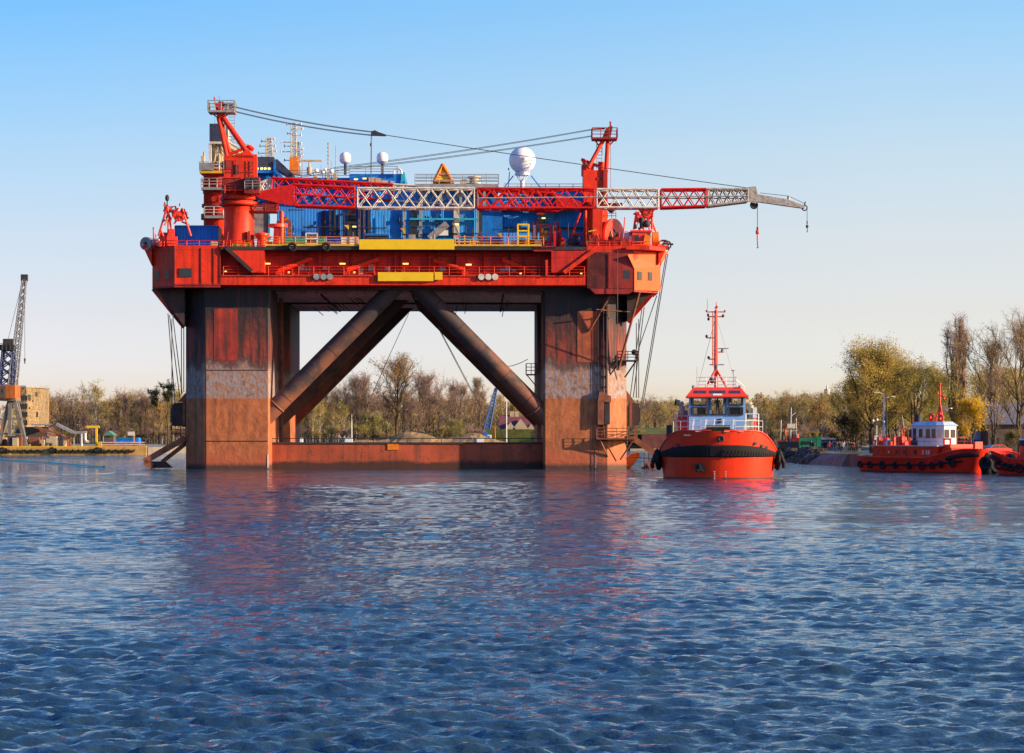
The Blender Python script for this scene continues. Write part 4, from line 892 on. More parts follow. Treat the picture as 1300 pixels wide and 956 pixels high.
for k in range(16):
    px = random.uniform(745,800); p = RP(px, random.uniform(303,311), 1.0); g.box(p.x, p.x+random.uniform(.1,.5), 1, 1.6, zt, zt+random.uniform(.5,1.5))
g.build_each('deck_bollard', M['reddark'], rig)
# right corner windlass tower
g = rb(); g.box(RP(803,0,3).x, RP(826,0,3).x, 3, 6, zt, RP(0,294,3).z); g.box(RP(801,0,2.8).x, RP(828,0,2.8).x, 2.8, 6.2, RP(0,294,3).z, RP(0,292,3).z); wl = g.build('windlass_house', M['tugred'], rig, label='windlass house on the right corner')
g = rb(); g.box(RP(806,0,3).x, RP(811,0,3).x, 2.9, 3.05, RP(0,308,3).z, RP(0,298,3).z); g.box(RP(820,0,3).x, RP(824,0,3).x, 2.9, 3.05, RP(0,307,3).z, RP(0,297,3).z); g.build('house_window', M['glass'], wl)
g = rb()
rg = random.Random(4)
for k in range(34):
    p = RP(rg.uniform(806,828), rg.uniform(267,290), rg.uniform(3,5)); q = p+V(rg.uniform(-1,1), rg.uniform(-.5,.5), rg.uniform(-1.3,1.3)); g.tube(p, q, rg.uniform(.04,.14), n=6)
g.tube(RP(805,291,4), RP(808,270,4), .16); g.tube(RP(828,291,4), RP(828,266,4), .16); g.tube(RP(815,266,4), RP(829,267,4), .2); g.tube(RP(827,276,4), RP(838,310,4), .12); g.tube(RP(817,290,4), RP(817,265,4), .3)
g.disc(RP(811,277,3.4), .55, .5, (0,1,0), 18); g.disc(RP(822,271,3.4), .55, .5, (0,1,0), 18); g.build('windlass_frame', M['tugred'], wl)
g = rb(); g.tube(RP(815,290,3), RP(815,276,3), .3, n=8); g.sphere(RP(821,284,3), .5, 10, 6); g.tube(RP(808,290,3), RP(806,284,3), .15); g.build('windlass_motor', M['steel'], wl)
g = rb(); g.prism([RP(815,318,1.8), RP(824,318,1.8), RP(827,299,1.8), RP(819,297,1.8)], (0,.8,0)); g.tube(RP(828,303,3), RP(836,303,3), .9, .9, 14); g.build('windlass_guard', M['orange'], wl)
g = rb(); g.path([RP(836,308,3), RP(840,305,3), RP(846,305,3), RP(848,309,3), RP(849,318,3)], .1); g.tube(RP(843,309,3), RP(855,310,3), .12); g.torus(RP(847,311,3), .5, .1, (0,1,0)); g.build('corner_fairlead', M['steel'], wl)
g = rb(); g.box(RP(838,0,3).x, RP(845,0,3).x, 3, 5, zt, RP(0,308,3).z); g.box(RP(797,0,4).x, RP(803,0,4).x, 3.5, 5, zt, RP(0,300,4).z); g.build_each('deck_locker', M['white'], rig)
g = rb(); g.lathe(RP(795,306,6), [(1.0,-1.2),(1.0,.7),(.7,1.1),(.001,1.3)], 16); g.build('white_tank', M['white'], rig)
# left corner windlass tower
g = rb()
for a, b, r in (((213,263),(202,300),.14),((213,263),(220,300),.14),((232,265),(243,300),.14),((214,261),(214,300),.1),((232,265),(222,285),.12)): g.tube(RP(*a,3), RP(*b,3.5), r)
for k in range(40):
    p = RP(rg.uniform(210,236), rg.uniform(262,282), rg.uniform(2.5,4.5)); q = p+V(rg.uniform(-1,1), rg.uniform(-.5,.5), rg.uniform(-1.2,1.0)); g.tube(p, q, rg.uniform(.04,.13), n=6)
g.prism([RP(216,266,3), RP(224,266,3), RP(233,272,3), RP(232,280,3), RP(223,281,3)], (0,1.0,0)); g.prism([RP(209,263,3.2), RP(214,262,3.2), RP(214,270,3.2), RP(209,270,3.2)], (0,.5,0)); wl2 = g.build('windlass_frame', M['tugred'], rig, label='windlass frame on the left corner')
g = rb(); g.box(RP(203,0,4).x, RP(222,0,4).x, 3.5, 6, zt, RP(0,296,4).z); g.prism([RP(196,318,3.5), RP(203,318,3.5), RP(203,300,3.5)], (0,2,0)); g.build('windlass_base', M['reddark'], wl2)
g = rb(); g.tube(RP(213,262,3), RP(213,250,3), .08); g.sphere(RP(213,252,3), .28, 10, 6, 1.6); g.build('corner_lamp', M['steel'], wl2)
g = rb(); g.disc(RP(188,310,3), .85, .9, (.5,1,0), 20, hole=.25); g.build('hose_reel', M['grey'], rig)
g = rb(); g.box(RP(193,0,3).x, RP(203,0,3).x, 2.5, 4, zt, RP(0,304,3).z); g.build('deck_locker', M['white'], rig)
# machinery left of the recess: low yellow units below crane A
g = rb(); pbox(g, 295, 306, 309, 315, .2, 1); pbox(g, 309, 318, 308, 314, .2, 1); g.build_each('yellow_unit', M['yrail'], rig)
g = rb(); g.rail([RP(284,315.5,-.2), RP(338,315.5,-.2)], 1.0, .045, .8); g.build('bracket_rail', M['red'], rig)
# red frame winches in front of the right block
g = rb()
for px in (676,681,704,708): g.box(RP(px,0,6).x, RP(px+1.6,0,6).x, 6, 8.5, zt, RP(0,281,6).z)
for px in (686,699): g.beam(RP(px,311,5.5), RP(px,286,5.5), .2)
g.beam(RP(686,286,5.5), RP(699,286,5.5), .2); g.beam(RP(686,297,5.5), RP(699,297,5.5), .15); g.beam(RP(686,307,5.5), RP(699,307,5.5), .35)
g.prism([RP(706,311,6), RP(716,311,6), RP(712,290,6), RP(708,285,6)], (0,1.5,0)); g.build('winch_frame', M['boomred'], rig)
g = rb(); g.disc(RP(678.5,297,7), .95, .5, (1,0,0), 20); g.box(RP(677,0,6).x, RP(680,0,6).x, 5.8, 6, RP(0,304,6).z, RP(0,286,6).z); g.build('winch_cover', M['boomwhite'], rig)
g = rb(); g.tube(RP(688,305,6), RP(688,290,6), .2); g.tube(RP(693,303,6), RP(693,293,6), .3); g.box(RP(712,0,5).x, RP(719,0,5).x, 5, 6, zt, zt+.9); g.build('winch_gear', M['yrail'], rig)
g = rb(); g.prism([RP(672,312,-.3), RP(706,312,-.3), RP(706,315,-.3), RP(700,319,-.3), RP(678,319,-.3)], (0,3,0)); g.build('winch_deck', M['reddark'], rig)
g = rb(); g.lathe(RP(727,308,4), [(.6,-.3),(.7,.2),(.5,.6),(.001,.7)], 14); g.torus(RP(731,305,4), .55, .14, (.3,1,0)); g.build('capstan', M['steel'], rig)

# ------------------------------------------------------------------ things standing on the deck
def dthing(name, px, y, label, cat, group=None):
    p = RP(px, 311, y); p.z = zt+.02; return thing(name, rigM@p, label, cat, group, rz=YAW)
t = dthing('cargo_container', 248, 6, 'long blue cargo container on the left end of the platform deck', 'container')
g = rb(); a = RP(223,311,5); b = RP(276,287.5,5); g.box(a.x, b.x, 5, 7.6, zt+.02, b.z); g.build('container_body', M['blue'], t)
g = rb()
for px in (223.3, 275.7): g.beam(V(RP(px,0,5).x,4.95,zt+.02), V(RP(px,0,5).x,4.95,b.z), .2)
for z in (zt+.14, b.z): g.beam(V(a.x,4.95,z), V(b.x,4.95,z), .18)
for z in (zt+.14, b.z): g.beam(V(b.x+.02,5,z), V(b.x+.02,7.6,z), .18)
g.build('container_frame', M['blue3'], t)
g = rb(); pbox(g, 277, 281, 290, 310, 5, 6); pbox(g, 268, 276, 307, 312, 2, 3); g.build_each('container_fitting', M['beige'], t)
t = dthing('yellow_cage', 666, 4, 'open yellow tubular access cage by the right blue wall', 'cage')
g = rb()
for px in (657.5,671): g.beam(RP(px,311,3), RP(px,285,3), .22); g.beam(RP(px,311,5), RP(px,285,5), .22)
for py in (285,293,300): g.beam(RP(657.5,py,3), RP(671,py,3), .18); g.beam(RP(657.5,py,5), RP(671,py,5), .18); g.beam(RP(657.5,py,3), RP(657.5,py,5), .18)
g.build('cage_frame', M['yellow'], t)
g = rb(); pbox(g, 659, 669, 303, 311, 3.4, 4.4); g.build('cage_base', M['steel'], t)
t = dthing('orange_cabin', 360, 8, 'orange shelter frame beside the left crane pedestal', 'shelter')
g = rb()
for px in (353,361,368): g.beam(RP(px,311,7), RP(px,281,7), .3); g.beam(RP(px,311,9), RP(px,281,9), .3)
g.prism([RP(352,282,7), RP(369,280,7), RP(364,276,7), RP(358,275,7)], (0,2.2,0)); g.build('shelter_frame', M['orange'], t)
g = rb(); g.box(RP(354,0,7).x, RP(360,0,7).x, 7.5, 7.7, zt+.02, RP(0,283,7).z); g.prism([RP(345,287,7), RP(353,287,7), RP(352,297,7)], (0,.4,0)); g.build('shelter_panel', M['yrail'], t)
t = dthing('pipe_manifold', 355, 5, 'red standpipe with a broad head next to the orange shelter', 'standpipe')
g = rb(); g.tube(RP(354,311,4), RP(354,290,4), .75, .6, 14); g.disc(RP(353,287,4), 1.2, .4, (0,0,1)); g.tube(RP(358,311,3.5), RP(358,268,3.5), .28, n=10); g.build('standpipe', M['tugred'], t)
t = dthing('red_capstan', 333, 3, 'squat orange red capstan on the deck right of the crane pedestal', 'capstan')
g = rb(); c = RP(333,299,3); g.lathe(c, [(.7,zt+.02-c.z),(.6,-.5),(.9,-.1),(1.0,.2),(.3,.35),(.001,.36)], 18); g.build('capstan_drum', M['tugred'], t)
t = dthing('gas_bottle_rack', 396, 3, 'cream framed rack of dark gas bottles at the rail', 'rack')
g = rb()
for px in (389,403): g.beam(RP(px,311,2), RP(px,296,2), .16); g.beam(RP(px,311,3), RP(px,296,3), .16)
for py in (296.5,303,310): g.beam(RP(389,py,2), RP(403,py,2), .16)
g.build('rack_frame', M['boomwhite'], t)
for k in range(5):
    g = rb(); px = 391+k*2.5; g.lathe(RP(px,311,2.5), [(.12,zt+.02-RP(0,311,2.5).z),(.12,1.0),(.05,1.2),(.05,1.35),(.001,1.35)], 10); g.build('gas_bottle', M['steel'], t)
for px0, px1, py, lab in ((362,388,302,'low green tarpaulin left of the gas bottle rack'),(404,412,302,'small green tarpaulin heap right of the gas bottle rack')):
    g = rb(); a = RP(px0,311,4); b = RP(px1,311,4); n = 9; top = []
    g.prism([V(a.x,4,zt+.02)]+[V(a.x+(b.x-a.x)*i/n, 4, RP(0,py+2*math.sin(i*2.1),4).z) for i in range(n+1)]+[V(b.x,4,zt+.02)], (0,1.5,0)); tag(g.build('tarpaulin', M['green'], base=rigM@V((a.x+b.x)/2,4.7,zt+.02)), lab, 'tarpaulin')
for px0, px1, py, lab in ((433.5,455,301,'wide pale crate at the rail left of the long yellow banner'),):
    t = dthing('deck_crate', (px0+px1)/2, 1.5, lab, 'crate')
    g = rb(); a, b = pbox(g, px0, px1, py, 311.8, 1, 2.4); g.build('crate_body', M['boomwhite'], t)
    g = rb()
    for px in (px0+.3, (px0+px1)/2, px1-.3): g.beam(RP(px,312,.95), RP(px,py,.95), .14)
    g.build('crate_battens', M['beige'], t)
t = dthing('tripod_frame', 563, 14, 'orange yellow pyramid frame standing on the grey roof platform', 'frame')
pz0 = RP(0,233.5,14).z; apex = RP(562,209,14)
g = rb(); base = [RP(551,233,12), RP(575,233,12), RP(575,233,17), RP(551,233,17)]
for p in base: p.z = pz0+.02
for p in base: g.beam(p, apex, .35)
for i in range(4): g.beam(base[i]+V(0,0,.2), base[(i+1)%4]+V(0,0,.2), .3); m1 = base[i].lerp(apex,.45); m2 = base[(i+1)%4].lerp(apex,.45); g.beam(m1, m2, .22)
g.build('pyramid_legs', M['orange'], t)
g = rb(); c = RP(562,226,14); g.box(c.x-.7, c.x+.7, 13.4, 14.8, pz0+.02, c.z+.2); g.add([base[0]+V(.3,.3,.1), base[1]+V(-.3,.3,.1), base[2]+V(-.3,-.3,.1), base[3]+V(.3,-.3,.1), apex-V(0,0,.3)], [(0,1,4),(1,2,4),(2,3,4),(3,0,4)]); g.build('pyramid_panel', M['yellow'], t)
t = dthing('cable_drum', 602, 13, 'beige cable drum on the grey roof platform', 'drum')
g = rb(); c = RP(602,229,13); g.lathe(c, [(.001,-.45+.0),(.62,-.45),(.62,.3),(.001,.3)], 18); g.build('drum_core', M['beige'], t)
g = rb(); g.disc(c+V(0,0,.38), .95, .12, (0,0,1), 20); g.disc(c-V(0,0,.42), .95, .12, (0,0,1), 20); g.build('drum_flange', M['boomwhite'], t)
t = dthing('roof_crate', 588, 13, 'low orange crate beside the cable drum', 'crate')
g = rb(); a, b = pbox(g, 584, 593, 228, 233.3, 12.5, 14); g.build('crate_body', M['beige'], t)
t = dthing('pipe_rack', 475, 4, 'dark rack with long steel plates above the yellow banner', 'rack')
g = rb(); pbox(g, 463, 493, 298.5, 300, 4, 7); pbox(g, 466, 490, 301, 303, 4, 7)
for px in (464,478,492): g.beam(RP(px,311,4.2), RP(px,298,4.2), .2)
g.build('rack_shelves', M['steel'], t)
g = rb(); pbox(g, 464, 491, 296.8, 298.4, 4.3, 6.5); g.build('stacked_plates', M['blue3'], t)
t = dthing('yellow_barrier', 588, 2, 'low yellow barrier frame right of the long banner', 'barrier')
g = rb()
for px in (583,590,597,603): g.beam(RP(px,311,1.2), RP(px,305-(6 if px == 590 else 0),1.2), .14)
g.beam(RP(580,307,1.2), RP(608,307,1.2), .14); g.build('barrier_rails', M['yellow'], t)
for px, lab in ((371.5,'left black tyre hanging below the deck rail'),(414,'right black tyre hanging below the deck rail')):
    g = rb(); g.torus(RP(px,313.8,-.8), .42, .2, (0,1,0)); tag(g.build('tyre', M['rubber']), lab, 'tyre')
# ------------------------------------------------------------------ people (one skinned body mesh each)
cloth = {}
def person_mesh(name, pose, jacket, trousers, s=1.0):
    """standing figure, feet at z = 0, facing -y"""
    J = {'pel':(0,0,.95,.15),'belly':(0,0,1.12,.14),'chest':(0,.0,1.34,.17),'neck':(0,0,1.50,.065),'head':(0,-.01,1.62,.098),'top':(0,0,1.72,.075)}
    E = [('pel','belly'),('belly','chest'),('chest','neck'),('neck','head'),('head','top')]
    for sd_, k in ((-1,'l'),(1,'r')):
        st = pose.get('step', .0)*sd_
        J.update({k+'hip':(sd_*.10,0,.88,.10), k+'knee':(sd_*.12,-st*.5-.01,.48,.065), k+'ank':(sd_*.12,st*.6,.08,.045), k+'toe':(sd_*.13,st*.6-.16,.035,.035),
                  k+'sh':(sd_*.19,0,1.40,.075)})
        E += [('pel',k+'hip'),(k+'hip',k+'knee'),(k+'knee',k+'ank'),(k+'ank',k+'toe'),('chest',k+'sh')]
        if pose.get('arms') == 'front': el, wr, ha = (sd_*.27,-.10,1.13), (sd_*.12,-.32,1.12), (sd_*.08,-.40,1.13)
        elif pose.get('arms') == 'up' and sd_ > 0: el, wr, ha = (sd_*.30,-.12,1.20), (sd_*.16,-.22,1.46), (sd_*.10,-.22,1.55)
        else: el, wr, ha = (sd_*.26,.02,1.13), (sd_*.27,-.06,.87), (sd_*.27,-.09,.78)
        J.update({k+'el':(*el,.05), k+'wr':(*wr,.036), k+'ha':(*ha,.04)}); E += [(k+'sh',k+'el'),(k+'el',k+'wr'),(k+'wr',k+'ha')]
    keys = list(J); me = bpy.data.meshes.new(name)
    me.from_pydata([J[k][:3] for k in keys], [(keys.index(a), keys.index(b)) for a, b in E], []); me.update()
    ob = bpy.data.objects.new('body_tmp', me); col.objects.link(ob)
    sk_ = ob.modifiers.new('s', 'SKIN'); sk_.use_smooth_shade = True
    for i, k in enumerate(keys): me.skin_vertices[0].data[i].radius = (J[k][3]*1.0, J[k][3]*(.72 if k in ('chest','belly','pel') else 1)); me.skin_vertices[0].data[i].use_root = (k == 'pel')
    sb = ob.modifiers.new('u', 'SUBSURF'); sb.levels = 1; sb.render_levels = 1
    dg = bpy.context.evaluated_depsgraph_get(); m2 = bpy.data.meshes.new_from_object(ob.evaluated_get(dg)); bpy.data.objects.remove(ob)
    m2.name = name
    for mm in (jacket, trousers, M['skin'], M['bark']): m2.materials.append(mm)
    for p in m2.polygons:
        c = p.center; r = 0
        if c.z < .07 or (c.z > 1.66) : r = 3
        elif c.z > 1.50: r = 3 if c.y > .03 else 2
        elif c.z < .93 and not abs(c.x) > .22: r = 1
        if abs(c.x) > .22 and c.z < .86: r = 2
        p.material_index = r; p.use_smooth = True
    return m2
cl = [mat('cloth_navy', (.03,.04,.09), .9), mat('cloth_black', (.02,.02,.022), .9), mat('cloth_grey', (.22,.22,.24), .9), mat('cloth_red', (.45,.05,.04), .9), mat('cloth_white', (.62,.62,.6), .9), mat('cloth_denim', (.06,.09,.18), .9), mat('cloth_olive', (.10,.10,.05), .9)]
PM = [person_mesh('person', {}, cl[0], cl[5]), person_mesh('person', {'arms':'up'}, cl[3], cl[1]), person_mesh('person', {'arms':'front'}, cl[2], cl[5]), person_mesh('person', {'step':.18}, cl[1], cl[1]),
      person_mesh('person', {}, cl[4], cl[5]), person_mesh('person', {'arms':'up'}, cl[6], cl[0])]
def person(k, loc, rz, label, group=None, s=1.0):
    o = bpy.data.objects.new('person', PM[k]); col.objects.link(o); o.location = loc; o.rotation_euler = (0,0,rz); o.scale = (s,s,s)
    return tag(o, label, 'person', group)

# ------------------------------------------------------------------ hull lofting
def hull_fn(L, B, zbow, zmid, zst, full=.22, wl=.9, byw=False):
    def dw(s):      # deck half width
        a = math.sqrt(max(0, 1-(1-min(1, s/full))**2.4)); b = 1-.22*max(0, (s-.8)/.2)**2
        return B/2*a*b
    def zd(s):
        if byw:
            if s >= full: return zmid+(zst-zmid)*max(0, (s-.8)/.2)
            t = min(1, max(0, (dw(s)/(B/2)-.62)/.38)); return zbow-(zbow-zmid)*(t**2.0)*(1-.12*(1-t))
        t = min(1, max(0, (s-.045)/.30)); t = t*t*(3-2*t); z = zbow+(zmid-zbow)*t
        return z+(zst-zmid)*max(0, (s-.8)/.2)
    def pt(s, side, z):
        """point on the hull skin at station s (0 bow .. 1 stern) and height z"""
        f = min(1.2, max(-.6, z/zd(s)));  w = dw(s)
        if z >= 0: ww = w*(wl+(1-wl)*f)
        else: ww = w*wl*math.sqrt(max(0, 1-(z/-2.6)**2))
        rake = (1-f)*1.1*max(0, 1-s*3)
        return V(side*ww, s*L+rake, z)
    return dw, zd, pt
def build_hull(g, L, dw, zd, pt, n=44):
    ss = [0.0]+[.00003]+[(.5-.5*math.cos(math.pi*min(1, i/n)))**1.35 for i in range(1, n+1)]
    ring = []
    fr = [-.5, -.2, -.02, .12, .25, .4, .55, .7, .85, 1]
    for s in ss:
        r = []
        for f in reversed(fr): r.append(pt(s, -1, zd(s)*f))
        for f in fr: r.append(pt(s, 1, zd(s)*f))
        ring.append(r)
    m = len(ring[0]); vs = [p for r in ring for p in r]
    g.add(vs, [(i*m+j, i*m+j+1, (i+1)*m+j+1, (i+1)*m+j) for i in range(len(ss)-1) for j in range(m-1)], True)
    e = (len(ss)-1)*m; g.add([vs[e+i] for i in range(m)], [tuple(range(m))])
    return ss
def deck_mesh(g, dw, zd, pt, drop, ss):
    vs = []
    for s in ss:
        z = zd(s)-drop; a = pt(s, -1, z); b = pt(s, 1, z); vs += [a*1, b*1]
    for p in vs: p.x *= .985
    g.add(vs, [(2*i, 2*i+1, 2*i+3, 2*i+2) for i in range(len(ss)-1)])

# ------------------------------------------------------------------ main tug, seen bow-on
TY = 246.0; TX = (911.5-CX)*TY/F
TH = -math.atan2(TX, TY); tugM = Matrix.Translation((TX, TY, 0))@Matrix.Rotation(TH, 4, 'Z')
def T(px, py, y=0):
    k = (px-CX)/F; c_, s_ = math.cos(TH), math.sin(TH); x = (k*(TY+y*c_)-TX+y*s_)/(c_-k*s_); Y = TY+x*s_+y*c_; return V(x, y, H+(HY-py)*Y/F)
def tb(): return MB(tugM)
tug = thing('tugboat', (TX, TY, 0), 'orange red tugboat seen head-on in open water, light blue wheelhouse and tall red mast', 'tugboat', rz=TH)
L_ = 31.0
dw, zd, pt = hull_fn(L_, 11.9, 4.75, 2.7, 2.6, .21, .93, byw=True)
g = tb(); ss = build_hull(g, L_, dw, zd, pt); deck_mesh(g, dw, zd, pt, .9, ss); hull = g.build('hull', M['hull'], tug)
g = tb()
for sd_ in (-1, 1):
    pts = [pt(s, sd_, zd(s))+V(0,0,.03) for s in [.001]+[.006*k*k**.35 for k in range(1, 26) if .006*k*k**.35 < .98]]
    g = tb(); g.path(pts, .09, 6); g.build('bulwark_cap', M['tugred'], tug)
# heavy bow fender: a black crescent on the stem
g = tb(); vs = []; cs = []
for k in range(-30, 31):
    t = abs(k)/30; s = .0006+.175*t**1.7; sd_ = -1 if k < 0 else 1
    zc = 2.75-.48*t**2.2; hh = .56*(1-t**2.4)+.05
    r = []
    for z, o in ((zc+hh, .02), (zc+hh*.8, .22), (zc-hh*.8, .22), (zc-hh, .02)):
        p = pt(s, sd_, z); q = pt(min(1, s+.004), sd_, z); tg = (q-p).normalized() if (q-p).length > 1e-5 else V(1,0,0)
        nrm = V(tg.y*sd_, -abs(tg.x), 0); 
        if nrm.length < 1e-4: nrm = V(0,-1,0)
        nrm.normalize(); p = p+nrm*o; r.append(p)
    cs.append(r)
vs = [p for r in cs for p in r]; g.add(vs, [(i*4+j, i*4+j+1, i*4+j+5, i*4+j+4) for i in range(60) for j in range(3)])
g.build('bow_fender', mat('fender_black', (.02,.018,.02), .7, var=.3, vs=1, corr=0), tug)
g = tb()
for k in range(-24, 25):
    t = abs(k)/25; s = .0006+.175*t**1.7; sd_ = -1 if k < 0 else 1; zc = 2.75-.48*t**2.2; hh = .44*(1-t**2.4)+.03
    p = pt(s, sd_, zc); d = V(p.x, 0, 0)+V(0,-2,0); d = V(p.x*.10*t, -1+t*.7, 0).normalized()
    a = p+d*.24; g.beam(a+V(0,0,hh), a-V(0,0,hh), .05)
g.build('fender_ribs', M['rubber'], tug)
# side fenders and tyres
for sd_ in (-1, 1):
    for s, z in ((.155,2.0),(.17,1.5),(.185,2.25),(.2,1.9),(.23,1.8),(.28,1.7),(.34,1.7),(.42,1.6),(.5,1.6)):
        p = pt(s, sd_, z)+V(sd_*.28, -.1, 0); g = tb(); g.torus(p, .52, .22, (1,.25*sd_,0), 16, 8); g.build('tyre_fender', M['rubber'], tug)
    g = tb(); a = pt(.16, sd_, 2.6)+V(sd_*.35,-.4,0); b = a+V(sd_*.45,-.1,-1.1); g.tube(a, a.lerp(b,.5), .28, .25, 10); g.tube(a.lerp(b,.5), b, .25, .22, 10); g.tube(b, b-V(0,0,.5), .22, .2, 10); g.build('rope_fender', M['rubber'], tug)
# hull details
def on_hull(px, py):
    """find station for a target pixel on the bow face"""
    best = None
    for i in range(1, 900):
        s = i/900*.3
        for sd_ in (-1, 1):
            z = 2.5
            for _ in range(3): Y = (tugM@pt(s, sd_, z)).y; z = H+(HY-py)*Y/F
            p = pt(s, sd_, z); pw = tugM@p; q = CX+pw.x*F/pw.y; e = abs(q-px)
            if best is None or e < best[0]: best = (e, p, s, sd_)
    return best
e, p, s, sd_ = on_hull(889, 593)
g = tb(); g.prism([T(881.5,588,p.y-.35), T(893.5,588,p.y-.35), T(896,598.5,p.y-.35), T(884,598.5,p.y-.35)], (0,.9,0)); g.build('anchor_recess', M['rubber'], hull)
g = tb(); g.beam(T(888,589,p.y-.4), T(890,598,p.y-.4), .14); g.beam(T(885,597,p.y-.4), T(894,597.5,p.y-.4), .14); g.build('anchor', M['steel'], hull)
e, p, s, sd_ = on_hull(915.5, 557)
g = tb(); g.torus(T(915.5,557,p.y-.1), .24, .08, (0,1,0)); g.disc(T(915.5,557,p.y-.05), .24, .1, (0,1,0)); g.build('bow_eye', M['steel'], hull)
for px, py in ((861,565),(958.5,563),(967,566),(973,568),(855,569)):
    e, p, s, sd_ = on_hull(px, py); g = tb(); g.disc(p+V(sd_*.05,-.08,0), .17, .12, (sd_*.5,-1,.1), 12); g.build('porthole', M['steel'], hull)
g = tb()
for px in (909, 921):
    for k in range(4):
        e, p, s, sd_ = on_hull(px, 599+k*2.7); c = p+V(0,-.03,0); g.box(c.x-.07, c.x+.07, c.y-.0, c.y+.1, c.z-.03, c.z+.03)
g.build_each('draft_mark', M['white'], hull)
g = tb()
for px0, px1, py in ((868,880,552.5),(883,892,547.6),(919,926,547.8),(935,944,547.6)):
    e, p, s, sd_ = on_hull((px0+px1)/2, py); g.box(T(px0,0,p.y).x, T(px1,0,p.y).x, p.y-.1, p.y+.05, p.z-.05, p.z+.05)
g.build_each('hull_fitting', M['boomwhite'], hull)
# dark boot strip
g = tb()
for sd_ in (-1, 1):
    q = [pt(.0005+.5*(k/30)**1.8, sd_, .12)+V(sd_*.01,-.02,0) for k in range(31)]; r = [p+V(0,0,-.35) for p in q]
    g.add(q+r, [(i, i+1, 31+i+1, 31+i) for i in range(30)])
g.build('boot_stripe', mat('boot_stripe', (.10,.03,.025), .6), hull)
# forecastle deckhouse
g = tb(); y0 = 5.5
def wp(px0, px1, py0, py1, y=None, d=.15):
    y = y0 if y is None else y; a = T(px0, py1, y0); b = T(px1, py0, y0); g.box(a.x, b.x, y, y+d, a.z, b.z)
for a_, b_ in ((874.5,878),(897.5,900.3),(921.5,924.7),(943.0,946.5)): wp(a_, b_, 503, 526.6)
wp(874.5, 946.5, 526.6, 547); wp(878,897.5,503,504.3); wp(900.3,921.5,503,504.3); wp(924.7,943,503,504.3); wp(878,897.5,514.3,517.3); wp(924.7,943,514.3,517.3)
for a_, b_ in ((874.5,880),(900,903),(918,921),(941,946.5)): wp(a_, b_, 503, 526, y0+6.3)
wp(874.5, 946.5, 526, 547, y0+6.3); wp(880,941,503,505,y0+6.3)
for px_ in (874.5, 945.0):
    a = T(px_, 0, y0); g.box(a.x, a.x+.12, y0+.15, y0+6.3, T(0,547,y0).z, T(0,520,y0).z)
    g.box(a.x, a.x+.12, y0+.15, y0+6.3, T(0,505,y0).z, T(0,503,y0).z)
    for q_ in (.15, 1.9, 3.9, 5.9): g.box(a.x, a.x+.12, y0+q_, y0+q_+.4, T(0,520,y0).z, T(0,505,y0).z)
zf = T(0,526.4,y0+1.6).z; g.box(T(874.5,0,y0).x, T(946.5,0,y0).x, y0+.15, y0+6.3, zf-.12, zf)
house = g.build('wheelhouse', M['tugblue'], tug)
g = tb(); g.box(T(885,0,y0).x, T(896,0,y0).x, y0+.5, y0+1.0, zf, zf+.9); g.box(T(926,0,y0).x, T(940,0,y0).x, y0+.5, y0+1.0, zf, zf+1.0); g.tube(V(1.0,y0+1.0,zf), V(1.0,y0+1.0,zf+1.3), .1); g.box(.6,1.4,y0+.9,y0+1.3,zf+1.2,zf+1.6); g.build('control_console', M['steel'], house)
g = tb(); A = [T(871,503,y0-.5), T(949.5,503,y0-.5)]; z0 = A[0].z; z1 = T(0,493,y0).z; xa, xb = A[0].x, A[1].x; ins = .72
g.add([(xa,y0-.6,z0),(xb,y0-.6,z0),(xb,y0+7,z0),(xa,y0+7,z0),(xa+ins,y0+.3,z1),(xb-ins,y0+.3,z1),(xb-ins,y0+6,z1),(xa+ins,y0+6,z1)], [(0,3,2,1),(4,5,6,7),(0,1,5,4),(1,2,6,5),(2,3,7,6),(3,0,4,7)])
g.box(xa-.05, xb+.05, y0-.65, y0+7.05, z0-.12, z0); roof = g.build('roof', M['tugred'], house)
def slope_quad(px0, px1, py0, py1):
    def sp(px, py):
        f = (py-503)/(493-503); y = y0-.6+.9*f-.03; return T(px, py, y)
    return [sp(px0,py1), sp(px1,py1), sp(px1,py0), sp(px0,py0)]
for a, b in ((881,896.5),(900.5,921),(925.5,940)):
    q = slope_quad(a, b, 496, 499.4); g = tb(); g.prism(q, (0,-.04,.02)); g.build('skylight', M['navy'], roof)
g = tb(); g.prism(slope_quad(905,916.5,499.8,502), (0,-.05,0)); g.build('roof_emblem', M['white'], roof)
panes = ((878,896.5,504.3,514.3),(878,897.5,517.3,526.6),(900.3,921.5,504.3,526.2),(925.3,943,504.3,514.3),(924.7,943,517.3,526.6))
gm = nt('tug_window_glass'); gm[3].inputs['Base Color'].default_value = (.02,.03,.03,1); gm[3].inputs['Roughness'].default_value = .03; gm[3].inputs['Transmission Weight'].default_value = .0; gm[3].inputs['Alpha'].default_value = .22; M['pane'] = gm[0]
